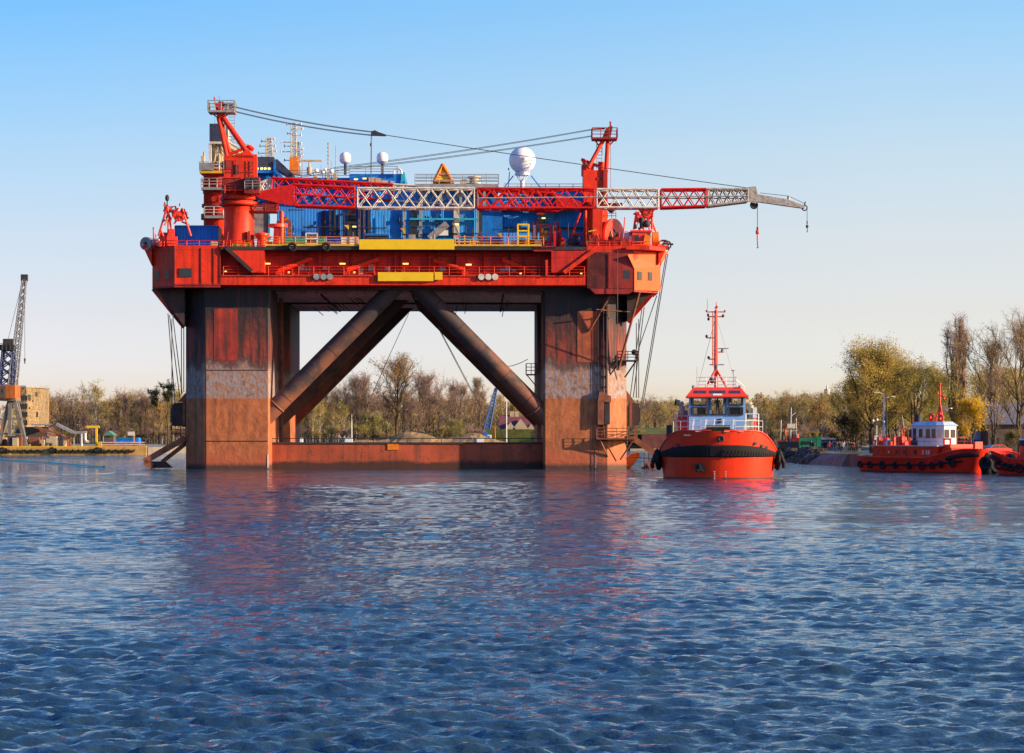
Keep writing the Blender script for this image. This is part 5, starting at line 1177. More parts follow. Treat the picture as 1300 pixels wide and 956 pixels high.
# hollow the wheelhouse: dark interior box set behind the panes
for a, b, c, d in panes:
    g = tb(); g.prism([T(a,d,y0-.03), T(b,d,y0-.03), T(b,c,y0-.03), T(a,c,y0-.03)], (0,.02,0)); w = g.build('window', M['pane'], house)
    g = tb(); 
    for p_, q_ in (((a,c),(b,c)),((b,c),(b,d)),((b,d),(a,d)),((a,d),(a,c))): g.beam(T(*p_,y0-.05), T(*q_,y0-.05), .1, .12)
    g.build('window_frame', M['steel'], w)
g = tb(); g.prism([T(907.5,546,y0-.06), T(916.5,546,y0-.06), T(916.5,540.3,y0-.06), T(907.5,540.3,y0-.06)], (0,.05,0)); g.build('door', M['leafdark'], house)
g = tb(); g.prism([T(911.5,537,y0-.1), T(916,537,y0-.1), T(916,531.5,y0-.1), T(911.5,531.5,y0-.1)], (0,.08,0)); g.build('vent_box', M['steel'], house)
for px in (888, 911, 934):
    g = tb(); g.tube(T(px-3,507,y0-.12), T(px+2,513,y0-.12), .025, n=4); g.build('wiper', M['steel'], house)
# wing decks, funnels, exhausts beside the wheelhouse
for sd_, x0, x1, lab in ((-1,861,873,'left'),(1,948,961,'right')):
    g = tb(); y = y0+5; a = T(x0,548,y); b = T(x1,515+ (4 if sd_ > 0 else 6),y); g.box(a.x, b.x, y, y+3, a.z-1, b.z); fn = g.build('funnel_casing', M['tugred'] if sd_ > 0 else M['tugblue'], tug)
    g = tb(); c = T((x0+x1)/2-1, 526, y-.4)
    pts = [c+V(0,0,-1.2), c+V(0,0,.5), c+V(sd_*-.05 if sd_ < 0 else -.05,0,.9), c+V(-.25,0,1.15), c+V(-.6,0,1.25)]
    for q_, r_ in zip(pts[:-1], pts[1:]): g.tube(q_, r_, .3, n=12)
    g.build('exhaust_pipe', M['beige'], fn)
    g = tb(); g.tube(pts[-1], pts[-1]+V(-.15,0,.02), .33, n=12); g.build('exhaust_tip', M['steel'], fn)
    g = tb()
    for k in range(7):
        px = random.uniform(x0, x1); g.beam(T(px,545,y-.6), T(px+random.uniform(-1,1),random.uniform(522,536),y-.6), random.uniform(.08,.28))
    g.box(T(x0+1,0,y).x, T(x1-1,0,y).x, y-.8, y-.2, T(0,534,y).z, T(0,532,y).z); g.build('deck_gear', M['tugred'] if sd_ < 0 else M['boomwhite'], tug)
    g = tb(); g.box(T(x0+3,0,y).x, T(x1-4,0,y).x, y-.5, y-.05, T(0,540,y).z, T(0,521,y).z); g.build('gear_locker', M['boomwhite'] if sd_ < 0 else M['tugred'], tug)
# white rails round the foredeck
zr = zd(.05)
g = tb()
rp = [pt(s_, -1, zr)*1 for s_ in (.12,.07,.035,.012)]+[pt(s_, 1, zr)*1 for s_ in (.012,.035,.07,.12)]
for p in rp: p.x *= .80; p.y += 1.6; p.z = zr-.1
g.rail(rp, 1.2, .022, 2.2, (1,.5)); g.build('foredeck_rail', M['white'], tug)
g = tb()
for px in (880,896,906.5,918,931,946): g.beam(T(px-.8,547.5,3.5), T(px+1,532.5,3.8), .15)
g.build_each('rail_stanchion', M['white'], tug)
g = tb(); g.rail([T(853+5,549,y0+4), T(873,549,y0+4)], 1.7, .045, 1.0); g.build('side_rail', M['white'], tug); g = tb(); g.rail([T(947,549,y0+4), T(963,549,y0+4)], 1.9, .045, 1.0); g.build('side_rail', M['white'], tug); g = tb(); g.box(T(956,0,y0+4).x, T(961,0,y0+4).x, y0+4, y0+4.3, T(0,531,y0+4).z, T(0,518,y0+4).z); g.build('vent_locker', M['white'], tug)
g = tb()
for sd_ in (-1,1): a = pt(.12,sd_,zd(.12)-.2); g.box(a.x*.55, a.x*.95, a.y, a.y+1.6, a.z-.6, a.z+.5); g.tube(V(a.x*.7,a.y+.5,a.z), V(a.x*.7,a.y+.5,a.z+1.1), .18)
g.build('side_boxes', M['tugred'], tug)
g = tb(); g.box(-1.6, 1.6, 2.6, 3.6, zr-1, zr+.25); g.disc(V(0,3,zr+.1), .55, 2.4, (1,0,0), 18); g.build('anchor_winch', M['leafdark'], tug)
g = tb(); g.box(T(846,0,8).x, T(853,0,8).x, 8, 9, 1.8, T(0,540,8).z); g.build('side_locker', M['steel'], tug)
# mast
rz_ = T(0,493,y0+3).z
g = tb(); m0 = T(909,468,y0+3); m1 = T(909,394,y0+3)
for dx, dy in ((-1.0,-.8),(1.05,-.8),(0,1.4)): g.tube(V(m0.x+dx, y0+3+dy, rz_), m0, .11, n=8)
g.tube(V(m0.x,y0+3,rz_), m0+V(0,0,.1), .2, n=10); g.tube(m0, m1, .22, .16, 10); ms = g.build('mast', M['tugred'], tug)
g = tb()
for py, x0, x1 in ((396,896.5,921),(402,899,918),(429,897,909),(456,900,909),(447,909,919)):
    g.tube(T(x0,py,y0+3), T(x1,py,y0+3), .06, n=5)
    for px in (x0+.5, x1-.5): g.tube(T(px,py,y0+3), T(px,py-2.5,y0+3), .09, n=6)
g.tube(T(905,396,y0+3), T(905,462,y0+3), .04, n=4); g.ladder(T(906.5,466,y0+2.8), T(906.5,398,y0+2.8), .35, .025); g.tube(m1, T(909.5,383,y0+3), .07, .03, n=5); g.tube(T(908,392,y0+3), T(911,389,y0+3), .12); g.build('mast_yards', M['tugred'], ms)
g = tb()
for px, py in ((899.5,405),(918,401),(897,427),(899.5,454),(917,445.5),(899,400)): g.sphere(T(px,py,y0+3), .13, 8, 6, 1.4)
g.build('mast_lamps', M['steel'], ms)
g = tb(); c = T(910,463,y0+2.4); g.box(c.x-.75, c.x+.75, c.y-.1, c.y+.1, c.z-.06, c.z+.06); g.tube(c, c-V(0,0,.5), .2, n=10); c = T(918,442.5,y0+2.4); g.box(c.x-.55, c.x+.55, c.y-.08, c.y+.08, c.z-.05, c.z+.05); g.tube(c, c-V(.1,0,.35), .16, n=8); g.build_each('radar', M['grey'], ms)
g = tb(); g.sphere(T(904,483.5,y0+2), .27, 14, 10); g.build('signal_ball', M['steel'], ms)
g = tb()
for px, py in ((885,465),(898,380)): g.tube(T(px,493,y0+2) if px < 890 else T(px,396,y0+3), T(px,py,y0+2), .025, n=4)
for a, b in (((909,400),(886,491)),((909,400),(935,491))): g.cable(T(*a,y0+3), T(*b,y0+3), .018, 0, 1)
g.tube(T(931,493,y0+2), T(931,471,y0+2), .04, n=5); g.disc(T(931,470.5,y0+2), .2, .1, (0,0,1), 10); g.build('aerials', M['grey'], ms)
g = tb(); zt_ = T(0,493,y0+1).z
a = T(884.5,493,y0+.8); b = T(934,493,y0+.8); g.rail([T(884.5,493,y0+5), T(934,493,y0+5)], 1.1, .03, .9); g.build('roof_rail', M['white'], roof); g = tb(); g.rail([a, b], 1.15, .03, .9); g.beam(a, a+V(0,0,1.2), .1); g.beam(b, b+V(0,0,1.2), .12)
g.tube(T(933,481,y0+.8), T(944,490,y0+2), .05); g.tube(T(944,490,y0+2), T(944,500,y0+2), .05); g.build('roof_rail', M['white'], roof)
g = tb()
for px in (880,939): g.tube(T(px,494,y0+.4), T(px,490,y0+.2), .1, .16, 8)
g.build('searchlight', M['grey'], roof)
# helmsman in the wheelhouse doorway glass: stands inside, seen in front of the dark cabin
hp_ = T(911,526.4,y0+1.6); hp = person(2, tugM@hp_, 0, 'person in dark clothes standing at the centre window of the head-on tugboat', s=1.0)
hp.data = hp.data.copy(); 
for i in range(4): hp.data.materials[i] = cl[1]  # every part black, skin too: backlit silhouette put into the colour

# ------------------------------------------------------------------ the two moored tugs
def moored(name_label, bow, stern, zs, B=6.2):
    bow = Vector(bow); stern = Vector(stern); d = stern-bow; Lh = d.length; rz = math.atan2(d.y, d.x)-math.pi/2
    root = thing('tugboat', bow, name_label, 'tugboat', rz=rz)
    fr = WM[root.name]; dw, zd, pt = hull_fn(Lh, B, *zs, .46, .84)
    g = MB(fr); ss = build_hull(g, Lh, dw, zd, pt, 36); deck_mesh(g, dw, zd, pt, .75, ss); hl = g.build('hull', M['hull2'], root)
    g = MB(fr)
    for sd_ in (-1, 1):
        g = MB(fr); g.path([pt(.001+.999*(k/40)**1.3, sd_, zd(.001+.999*(k/40)**1.3))+V(0,0,.02) for k in range(41)], .06, 5); g.build('bulwark_cap', M['tugred'], root)
    g = MB(fr)
    for sd_ in (-1, 1):
        g = MB(fr); g.path([pt(.06+.93*(k/30), sd_, zd(.06+.93*(k/30))*.50)+V(sd_*.06,0,0) for k in range(31)], .13, 6); g.build('rubbing_strake', M['rubber'], root)
    for sd_ in (-1, 1): g = MB(fr); g.path([pt(.004+.16*(k/14), sd_, zd(.1)*.80-.5*(k/14)**2)+V(sd_*.06,-.1,0) for k in range(15)], .24, 8); g.build('bow_fender', M['rubber'], root)
    g = MB(fr)
    for sd_ in (-1, 1):
        q = [pt(.004+.99*(k/30)**1.2, sd_, .16)+V(sd_*.012,0,0) for k in range(31)]; r = [p+V(0,0,-.4) for p in q]; g.add(q+r, [(i, i+1, 32+i, 31+i) for i in range(30)])
    g.build('boot_stripe', mat('boot_dark', (.09,.025,.02), .6), hl)
    for k, s in enumerate((.12,.2,.27,.36,.47,.6,.72,.84,.96)):
        for sd_ in (-1, 1):
            p = pt(s, sd_, zd(s)*.46)+V(sd_*.16,0,0); g = MB(fr); g.torus(p, .33 if k % 3 else .42, .13, (1,.1,0), 14, 6); g.build('tyre_fender', M['rubber'], root)
    g = MB(fr)
    for s in (.15,.25,.33,.45,.58,.7,.8,.9):
        for sd_ in (-1,1): p = pt(s, sd_, zd(s)*.78); g.disc(p+V(sd_*.02,0,0), .11, .08, (1,0,0), 10)
    g.build_each('scupper', M['steel'], hl)
    return root, fr, hl, dw, zd, pt, Lh
bow = W(1249,602,281); stern = W(1110,598.5,302); bow.z = stern.z = 0
root, fr, hl, dw, zd, pt, Lh = moored('red tugboat moored at the quay with a boxy white wheelhouse and small red white flag', bow, stern, (2.75,1.75,1.85))
# local: y = 0 bow .. Lh stern ; helper u(px) -> station metres
def uy(px): return Lh*(1249-px)/(1249-1103)
def hb2(name, m_, px0, px1, z0, z1, hw, par=root, hw2=None):
    g = MB(fr); g.box(-hw, hw, uy(px0), uy(px1), z0, z1); return g.build(name, m_, par)
hz = 3.05
dh = hb2('deckhouse', M['hull2'], 1124, 1212, 1.0, hz, 2.35)
hb2('deckhouse_roof', M['boomwhite'], 1122, 1213, hz, hz+.10, 2.5, dh)
hb2('foredeck_house', M['hull2'], 1212.5, 1226, 1.6, 2.9, 1.9, dh)
for px, r in ((1132,.2),(1147,.12),(1158,.2),(1168,.22),(1183,.25),(1201,.16)):
    g = MB(fr); sd_ = -1
    for sd_ in (-1, 1): g.torus(V(sd_*2.37,uy(px),2.35), r, .05, (1,0,0), 14, 6); g.disc(V(sd_*2.36,uy(px),2.35), r, .04, (1,0,0), 12)
    g.build('porthole', M['boomwhite'] if r < .2 else M['glass'], dh)
g = MB(fr)
for k in range(5): g.box(-2.375, 2.375, uy(1139+k*8), uy(1139.5+k*8), 1.8, 2.9)
g.build('deckhouse_seams', M['reddark'], dh)
wz0 = hz+.1; wz1 = wz0+2.35; wy0 = uy(1168); wy1 = uy(1206)
g = MB(fr); ca = .7
g.prism([V(-1.35,wy0,wz0), V(1.35,wy0,wz0), V(1.35,wy1+ca,wz0), V(.8,wy1,wz0), V(-.8,wy1,wz0), V(-1.35,wy1+ca,wz0)], (0,0,wz1-wz0)); wh = g.build('wheelhouse', M['white'], root)
g = MB(fr); b_ = [(-1.5,wy0+.15),(1.5,wy0+.15),(1.5,wy1+.6),(.9,wy1-.15),(-.9,wy1-.15),(-1.5,wy1+.6)]
cx_, cy_ = 0, (wy0+wy1)/2
lo_ = [V(x,y,wz1) for x, y in b_]; hi_ = [V(x*.72, cy_+(y-cy_)*.8, wz1+.42) for x, y in b_]
g.add(lo_+hi_, [tuple(range(5,-1,-1)), tuple(range(6,12))]+[(i,(i+1)%6,6+(i+1)%6,6+i) for i in range(6)]); g.box(-1.52,1.52,wy1+.6,wy0+.2,wz1-.08,wz1); g.build('roof', mat('pale_blue_roof', (.45,.58,.78), .5), wh)
for sd_ in (-1, 1):
    for px, w, z0, z1 in ((1166.5,.55,.95,1.85),(1180.5,.75,.95,1.9),(1190,.85,.9,1.9),(1197.5,.8,.9,1.9)):
        g = MB(fr); y = uy(px); g.box(sd_*1.34, sd_*1.38, y-w/2, y+w/2, wz0+z0, wz0+z1); q = g.build('window', M['glass'], wh)
        g = MB(fr); 
        for a, b in ((V(sd_*1.39,y-w/2,wz0+z0),V(sd_*1.39,y+w/2,wz0+z0)),(V(sd_*1.39,y-w/2,wz0+z1),V(sd_*1.39,y+w/2,wz0+z1))): g.beam(a, b, .06)
        g.build('window_frame', M['boomred'], q)
    g = MB(fr); y = uy(1172.3); g.box(sd_*1.34, sd_*1.39, y-.35, y+.35, wz0+.05, wz0+2.0); q = g.build('door', M['wallbrown'], wh)
    g = MB(fr); g.box(sd_*1.4, sd_*1.46, uy(1176), uy(1168), wz0+.02, wz0+.6); g.build('door_screen', M['steel'], q)
for x in (-.42, .42):
    g = MB(fr); g.box(x-.3, x+.3, wy1-.04, wy1+.02, wz0+.9, wz0+1.85); g.build('window', M['glass'], wh)
g = MB(fr)
for sd_ in (-1, 1): g.box(sd_*.9, sd_*.92, wy1+.25, wy1+.27, wz0+.9, wz0+1.8)
for sd_ in (-1,1): g.beam(V(sd_*1.09,wy1+.34,wz0+.92), V(sd_*1.09,wy1+.34,wz0+1.85), .5, .04)
g.build('corner_window', M['glass'], wh)
g = MB(fr)
for sd_ in (-1,1): g = MB(fr); g.rail([V(sd_*2.3,uy(1124),hz+.1), V(sd_*2.3,uy(1212),hz+.1)], 1.0, .03, 1.3, (1,.5)); g.build('deck_rail', M['tugred'], root)
g = MB(fr); y = uy(1193); zr = wz1+.4
g.tube(V(0,y,zr), V(0,y,zr+1.6), .28, .2, 8); g.tube(V(0,y,zr+1.6), V(0,y,W(1193,488,290).z), .12, .06, 8); g.tube(V(0,y+1.0,zr-.1), V(0,y,zr+2.2), .08); g.tube(V(0,y-.8,zr-.1), V(0,y,zr+2.2), .08); g.tube(V(0,y-.1,zr+3.1), V(0,y-1.0,zr+2.9), .05)
mm = g.build('mast', M['tugred'], root)
g = MB(fr)
for dz, dy in ((3.3,.5),(3.0,-.6),(2.7,-.8),(3.8,.15),(4.4,0)): g.sphere(V(0,y+dy,zr+dz), .16, 8, 6)
g.torus(V(-.3,y+1.3,zr+.55), .35, .16, (1,0,0), 14, 8); g.torus(V(-.3,y-.7,zr+.4), .32, .15, (1,0,0), 14, 8); g.build('mast_lamps', M['tugred'], mm)
g = MB(fr); g.box(-.1,.1,y-2.4,y-.6,zr+1.5,zr+1.62); g.build('radar', M['white'], mm)
g = MB(fr); g.tube(V(0,uy(1162),hz), V(0,uy(1162),wz1+1.2), .38, .36, 12); g.tube(V(0,uy(1160.5),hz), V(0,uy(1160.5),wz1-.3), .3, n=10); fn = g.build('funnel', M['tugred'], root)
g = MB(fr); g.tube(V(0,uy(1164),wz1-.2), V(0,uy(1164),wz1+1.3), .42, .42, 12); g.box(-.5,.5,uy(1160)-.1,uy(1166)-.1,wz1-.5,wz1+.1); g.build('funnel_top', M['steel'], fn)
g = MB(fr); g.tube(V(0,uy(1142),hz), V(0,uy(1142),hz+3.4), .05, n=6); fp = g.build('flag_pole', M['tugred'], root)
g = MB(fr); g.prism([V(0,uy(1142),hz+3.3), V(0,uy(1145),hz+2.3), V(0,uy(1144),hz+2.2), V(0,uy(1142),hz+2.6)], (.02,0,0)); g.prism([V(0,uy(1142),hz+3.7), V(0,uy(1144),hz+2.8), V(0,uy(1142),hz+3.0)], (.02,0,0)); g.build('flag', M['white'], fp)
g = MB(fr); g.prism([V(.0,uy(1142),hz+2.75), V(.0,uy(1145.2),hz+1.7), V(.0,uy(1144.5),hz+1.2), V(.0,uy(1142),hz+2.2)], (.03,0,0)); g.build('flag', M['tugred'], fp)
rg = random.Random(9)
g = MB(fr)
for k in range(26):
    px = rg.uniform(1126,1160); x = rg.uniform(-1.8,1.8); g.box(x-.2, x+.2, uy(px), uy(px)+rg.uniform(.2,.7), hz, hz+rg.uniform(.3,1.2))
for px in (1128,1136,1150,1155): g.tube(V(-1.5,uy(px),hz), V(-1.5,uy(px),hz+1.5), .07)
g.build('deck_gear', M['tugred'], root)
g = MB(fr); g.lathe(V(-1.3,uy(1131),hz+.55), [(.45,-.5),(.5,0),(.35,.35),(.001,.42)], 14); g.lathe(V(-1.3,uy(1136),hz+.45), [(.35,-.4),(.4,0),(.25,.3),(.001,.35)], 12); g.build('life_raft', M['white'], root)
g = MB(fr)
for px in (1104,1108,1113,1118): g.torus(V(-1.9+rg.uniform(-.2,.2),uy(px),1.95), .36, .14, (rg.uniform(-.3,.3),rg.uniform(-.3,.3),1)); 
g.box(-1.6,1.6,uy(1101.5)-.6,uy(1117),1.2,2.1); g.build('stern_gear', M['boomwhite'], root)
g = MB(fr); g.box(-.5,.5,uy(1243),uy(1240),2.2,3.6); g.box(-1.5,1.5,uy(1221),uy(1213),2.8,3.3); g.tube(V(-1.2,uy(1218),2.8), V(-1.2,uy(1218),4.0), .12); g.tube(V(-1.2,uy(1210),2.8), V(-1.2,uy(1210),4.0), .12); g.tube(V(-1.2,uy(1210),3.9), V(-1.2,uy(1219),3.9), .1); g.build_each('bitt', M['tugred'], root)
g = MB(fr)
for px in (1193.5,1198,1201): g.box(-2.39,-2.36,uy(px)-.12,uy(px)+.12,2.1,2.6)
g.build('hull_marks', M['boomwhite'], dh)
# big black fender mass between the two bows
g = MB(); c = W(1258,592,279); 
for k in range(3): g.lathe(V(c.x-.6+k*.65, 278+k*.3, 0), [(.001,-.3),(.6,-.1),(.75,.5),(.7,1.3),(.5,1.75),(.001,1.9)], 16)
g.torus(V(c.x-.9,277.3,1.2), .6, .22, (.5,1,0)); g.torus(V(c.x+.3,277.6,.9), .6, .22, (-.2,1,0)); tag(g.build('float_fender', M['rubber']), 'heap of black floating fenders between the two moored tug bows', 'fender')

bow = W(1259,605,270); stern = W(1400,604,262); bow.z = stern.z = 0
root, fr, hl, dw, zd, pt, Lh = moored('red tugboat cut by the right edge of the view, open foredeck with a curved bulwark', bow, stern, (2.6,1.75,1.85), 5.8)
g = MB(fr); g.box(-1.9,1.9,6.0,11,1.0,3.4); dh = g.build('deckhouse', M['hull2'], root)
g = MB(fr); g.box(-1.4,1.4,6.6,9.6,3.4,5.4); g.box(-1.6,1.6,6.4,9.8,5.4,5.5); wh = g.build('wheelhouse', M['white'], root)
for sd_ in (-1,1):
    for y in (7.1,8.1,9.1):
        g = MB(fr); g.box(sd_*1.4, sd_*1.43, y-.35, y+.35, 4.3, 5.1); g.build('window', M['glass'], wh)
for x in (-.8,0,.8):
    g = MB(fr); g.box(x-.3, x+.3, 6.56, 6.61, 4.3, 5.1); g.build('window', M['glass'], wh)
g = MB(fr); g.lathe(V(0,3.8,1.6), [(.42,0),(.42,1.6)], 14); g.box(-.6,.6,3.3,4.3,1.2,2.1); po = g.build('towing_post', M['tugred'], root)
g = MB(fr); g.lathe(V(0,3.8,1.6), [(.44,1.6),(.44,2.2),(.001,2.2)], 14); g.build('post_band', M['steel'], po)
g = MB(fr); g.lathe(V(0,3.8,1.6), [(.5,2.2),(.5,2.4),(.001,2.4)], 14); g.build('post_cap', M['white'], po)
g = MB(fr); g.disc(V(.2,2.4,2.0), .35, .9, (1,0,0), 16); g.box(-.7,.9,2.1,2.8,1.4,1.9); g.build('windlass', M['steel'], root)
g = MB(fr)
for x in (-.9,-.2,.7): g.tube(V(x,1.7,1.4), V(x,1.7,2.3), .13)
g.build_each('bitt', M['tugred'], root)
# ------------------------------------------------------------------ left quay
QY = 553.0
def box_w(g, px0, px1, py0, py1, Y, d):
    a = W(px0, py1, Y); b = W(px1, py0, Y); g.box(a.x, b.x, Y, Y+d, a.z, b.z); return a, b
g = MB(); g.box(-900, -81.5, 552.7, 553.5, -1.5, 1.72); tag(g.build('quay_wall', M['quayyellow']), 'long low ochre quay wall hung with tyres at the left shore', 'quay wall')
g = MB(); g.box(-81.8, -81.2, 553.6, 758, -1.5, 1.7); tag(g.build('quay_wall', M['concrete']), 'end face of the left quay running back from the water', 'quay wall')
g = MB(); g.box(-900, -81.5, 552.75, 553.6, 1.72, 1.95); tag(g.build('kerb_beam', M['yrail']), 'yellow edge beam along the top of the left quay', 'kerb')
proto = None
kt = 0
for px in [3,14,25.5,35,43,52,66,74,82,89,96,103,110,117,123.5,134,142,151,158,167]:
    big = px in (3, 66, 123.5)
    p = W(px, 573, 552.4); g = MB(); 
    if big: g.torus(V(p.x,552.25,1.05), .48, .24, (0,1,0), 16, 8); g.torus(V(p.x+.7,552.3,.95), .4, .2, (.3,1,0), 16, 8)
    else: g.torus(V(p.x,552.4,1.25), .62, .17, (0,1,0), 14, 6)
    if not big:
        g.v = [(x, y, min(z, 1.25)) if z > 1.25 else (x, y, z) for x, y, z in g.v]
    tag(g.build('tyre_fender', M['rubber']), 'pair of big black tyres on the ochre quay wall' if big else 'sagging dark half tyre fender on the ochre quay wall', 'tyre', 'big double tyres on the left quay' if big else 'sagging fenders on the left quay')

def quay_crane(px_c, Y, label, jib_tip, cabx, top_only=False):
    sc_ = Y/F; base = W(px_c, 0, Y); base.z = 1.66
    root = thing('portal_crane', base, label, 'crane')
    def q(px, py, dy=0): return W(px, py, Y)+V(0,dy,0)
    return root, q
M['legdark'] = mat('crane_leg_grey', (.20,.185,.16), .7, var=.4, vs=.6, streak=(.12,.06,.03), sa=.5)
root, q = quay_crane(14, 562, 'tall quay crane with blue and white lattice jib and orange cab on splayed grey legs', None, None)
for a, b, dy in (((13,509),(0,566),-2.5),((14,509),(16,566),-3),((20,509),(36,566),-2.5),((14,509),(-6,566),3),((20,509),(30,566),3)):
    g = MB(); p = q(*a,dy*.4); e = q(*b,dy); e.z = 1.66; g.beam(p, e, .8); g.box(e.x-.9, e.x+.9, e.y-.6, e.y+.6, 1.66, 2.4); g.build('leg', M['legdark'], root)
g = MB(); a = q(2,509,-2); b = q(23,506,-2); g.box(a.x, b.x, 559.5, 565, a.z, b.z); g.box(q(6,0).x, q(30,0).x, 560, 560.6, q(0,533).z, q(0,531).z); g.beam(q(2,550,-2.4), q(34,552,-2.4), .4); g.build_each('portal_frame', M['legdark'], root)
g = MB(); a = q(-8,506,-3); b = q(22.5,489,-3); g.box(a.x, b.x, 559, 565, a.z, b.z); cabm = g.build('machine_house', mat('worn_orange', (.48,.13,.025), .7, var=.4, vs=.4, streak=(.10,.04,.03), sa=.6), root)
g = MB(); g.box(q(10,0).x-2, q(10.5,0).x, 558.9, 559.1, q(0,505).z, q(0,490).z); g.box(q(7,0).x, q(9,0).x, 558.8, 559, q(0,498).z, q(0,494).z); g.build('house_panel', M['wallbrown'], cabm)
g = MB()
def bx(c, w, dy0, dy1): return [V(c.x-w, c.y+dy0, c.z), V(c.x+w, c.y+dy0, c.z), V(c.x+w, c.y+dy1, c.z), V(c.x-w, c.y+dy1, c.z)]
g.lattice(bx(q(8,489),1.5,-1.5,1.5), bx(q(11,445),1.2,-1.2,1.2), 4, .22, .14, True); g.build('tower', mat('crane_blue', (.035,.05,.13), .6), root)
g = MB(); c = q(10,445); g.box(c.x-1.6, c.x+1.6, 560.4, 563.6, c.z, c.z+1.3); g.rail([c+V(-1.8,-2,0), c+V(1.8,-2,0)], 1.5, .06, .8); g.box(c.x-.8, c.x+1.4, 560.3, 561, c.z+1, c.z+2.6); g.build('tower_head', M['steel'], root)
g = MB(); g.lattice(bx(q(16,489),.8,-1.6,1.6), bx(q(31,356),.42,-.5,.5), 15, .16, .09, True); g.build('jib', mat('jib_grey', (.20,.21,.25), .6, var=.4), root)
g = MB(); c = q(31,353.5); g.box(c.x-.75, c.x+.75, 561.5, 562.5, c.z-.6, c.z+.9); g.build('jib_head', M['steel'], root)
g = MB(); g.cable(q(8,440), q(29,355), .05, 0, 1); g.cable(q(4,470), q(12,438), .06, 0, 1); g.cable(q(31.5,356), q(31.5,455), .05, 0, 1); g.tube(q(31.5,455), q(31.5,462), .25, .1, 6); g.cable(q(20,489), q(20,478), .1, 0, 1); g.build('hoist_ropes', M['rope'], root)
root, q = quay_crane(-14, 575, 'orange legged quay crane cut off by the left edge of the view', None, None)
for a, b, dy in (((-16,507),(10,566),-2.5),((-18,507),(6,562),3),((-30,507),(-46,566),-2.5)):
    g = MB(); p = q(*a); e = q(*b,dy); e.z = 1.66; g.beam(p, e, .75); g.build('leg', M['orange'], root)
g = MB(); a = q(-34,509,-2); b = q(-4,489,-2); g.box(a.x, b.x, 573, 578, a.z, b.z); g.build('machine_house', M['orange'], root)

# industrial buildings
t = thing('silo_building', W(36,567,640), 'tall weathered ochre industrial tower with small dark windows behind the quay crane', 'building')
g = MB(); a = W(22,567,634); b = W(33.5,492,634); c = W(48.5,492,640)
z0 = 1.6; z1 = b.z
mB = mat('ochre_panels', (.24,.16,.075), .85, var=.45, vs=.3, streak=(.09,.05,.03), sa=.7, spot=(.42,.34,.22), pa=.7, seams=2.0)
g.prism([V(a.x,634,z0), V(b.x,634,z0), V(c.x,640,z0), V(c.x,655,z0), V(a.x,655,z0)], (0,0,z1-z0)); g.build('wall', mB, t)
g = MB(); g.prism([V(a.x-.3,633.7,z1), V(b.x,633.7,z1), V(c.x+.4,639.8,z1), V(c.x+.3,655.3,z1), V(a.x-.3,655.3,z1)], (0,0,.5)); g.build('roof', M['grey'], t)
for u, py, w, h in ((.25,505,1.1,1.6),(.85,500.5,1.1,1.1),(.25,518,.6,.5),(.9,526,.8,1.4),(.55,509,.5,.5)):
    p = V(b.x,634,0).lerp(V(c.x,640,0), u); z = W(0,py,637).z; g = MB(); d = V(c.x-b.x,6,0).normalized(); g.beam(p-d*w/2+V(.03,-.06,z), p+d*w/2+V(.03,-.06,z), .12, h); g.build('window', M['glass'], t)
for k in range(3):
    for j in range(5):
        g = MB(); x = a.x+.6+k*.75; z = z1-2-j*2.1; g.box(x, x+.5, 633.93, 634.02, z-1.3, z); g.build('window', M['glass'], t)
t = thing('conveyor_shed', W(60,567,600), 'low dark shed and sloping grey conveyor on posts behind the left quay', 'shed')
g = MB(); box_w(g, 40, 72, 538, 540, 600, 5); p = W(72,538.5,600); r_ = W(93,549,600); s_ = W(110,549,600); g.beam(p, r_, 1.2, .7); g.beam(r_, s_, 1.0, .6); g.build('conveyor', M['grey'], t)
for px in (73,79,94,104,58):
    g = MB(); p = W(px, 540 if px < 90 else 550, 601); g.beam(p, V(p.x,p.y,1.66), .35); g.build('post', M['boomgrey'], t)
g = MB(); a, b = box_w(g, 20, 60, 542, 567, 604, 8); g.build('wall', M['wallbrown'], t)
g = MB(); g.prism([W(44,541,598), W(80,552,598), W(80,553.5,598), W(44,543.5,598)], (0,3,0)); g.beam(W(50,546,597), W(78,557,597), .3); g.beam(W(60,540,597), W(84,556,597), .25); g.build('chute', M['rust'], t)
g = MB(); p = W(105,550,598); g.path([W(108,550,598), W(108,558,598), W(110,561,598), W(113,561,598)], .35, 8); g.tube(W(103.5,551,598), V(W(103.5,0,598).x,598,1.66), .3); g.build('duct', M['boomwhite'], t)
t = thing('control_cabin', W(57,566,580), 'small pale cabin with dark panes on the left quay', 'cabin')
g = MB(); a, b = box_w(g, 53, 61, 555, 566.5, 580, 3); g.build('wall', M['boomwhite'], t)
for px in (54.5, 57, 59.5):
    g = MB(); box_w(g, px-.8, px+.6, 557, 561, 579.9, .1); g.build('window', M['glass'], t)
t = thing('gantry_frame', W(121,567,560), 'bright yellow gallows-shaped crane frame on the left quay', 'gantry')
g = MB(); p = W(122.5,567,560); p.z = 1.66; g.beam(p, W(122.5,543,560), .42); g.build('post', M['yellow'], t)
g = MB(); g.beam(W(110,541.8,560), W(126,541.8,560), .5, .5); g.build('arm', M['yellow'], t)
g = MB(); c = W(126,563,560); g.box(c.x-.5, c.x+.5, 559.6, 560.4, 1.66, c.z+.4); g.build('foot', M['yrail'], t)
t = thing('blue_barge_cabin', W(160,566,585), 'long low blue container cabin at the end of the left quay', 'container')
g = MB(); a, b = box_w(g, 147, 176, 556.5, 567, 585, 4); g.build('cabin_body', M['blue3'], t)
g = MB(); box_w(g, 148, 175, 556, 556.5, 584.8, 4.4); g.build('cabin_roof', M['cyan'], t)
t = thing('quay_fence', W(157,566,556), 'orange and white lattice fence along the end of the left quay', 'fence')
g = MB()
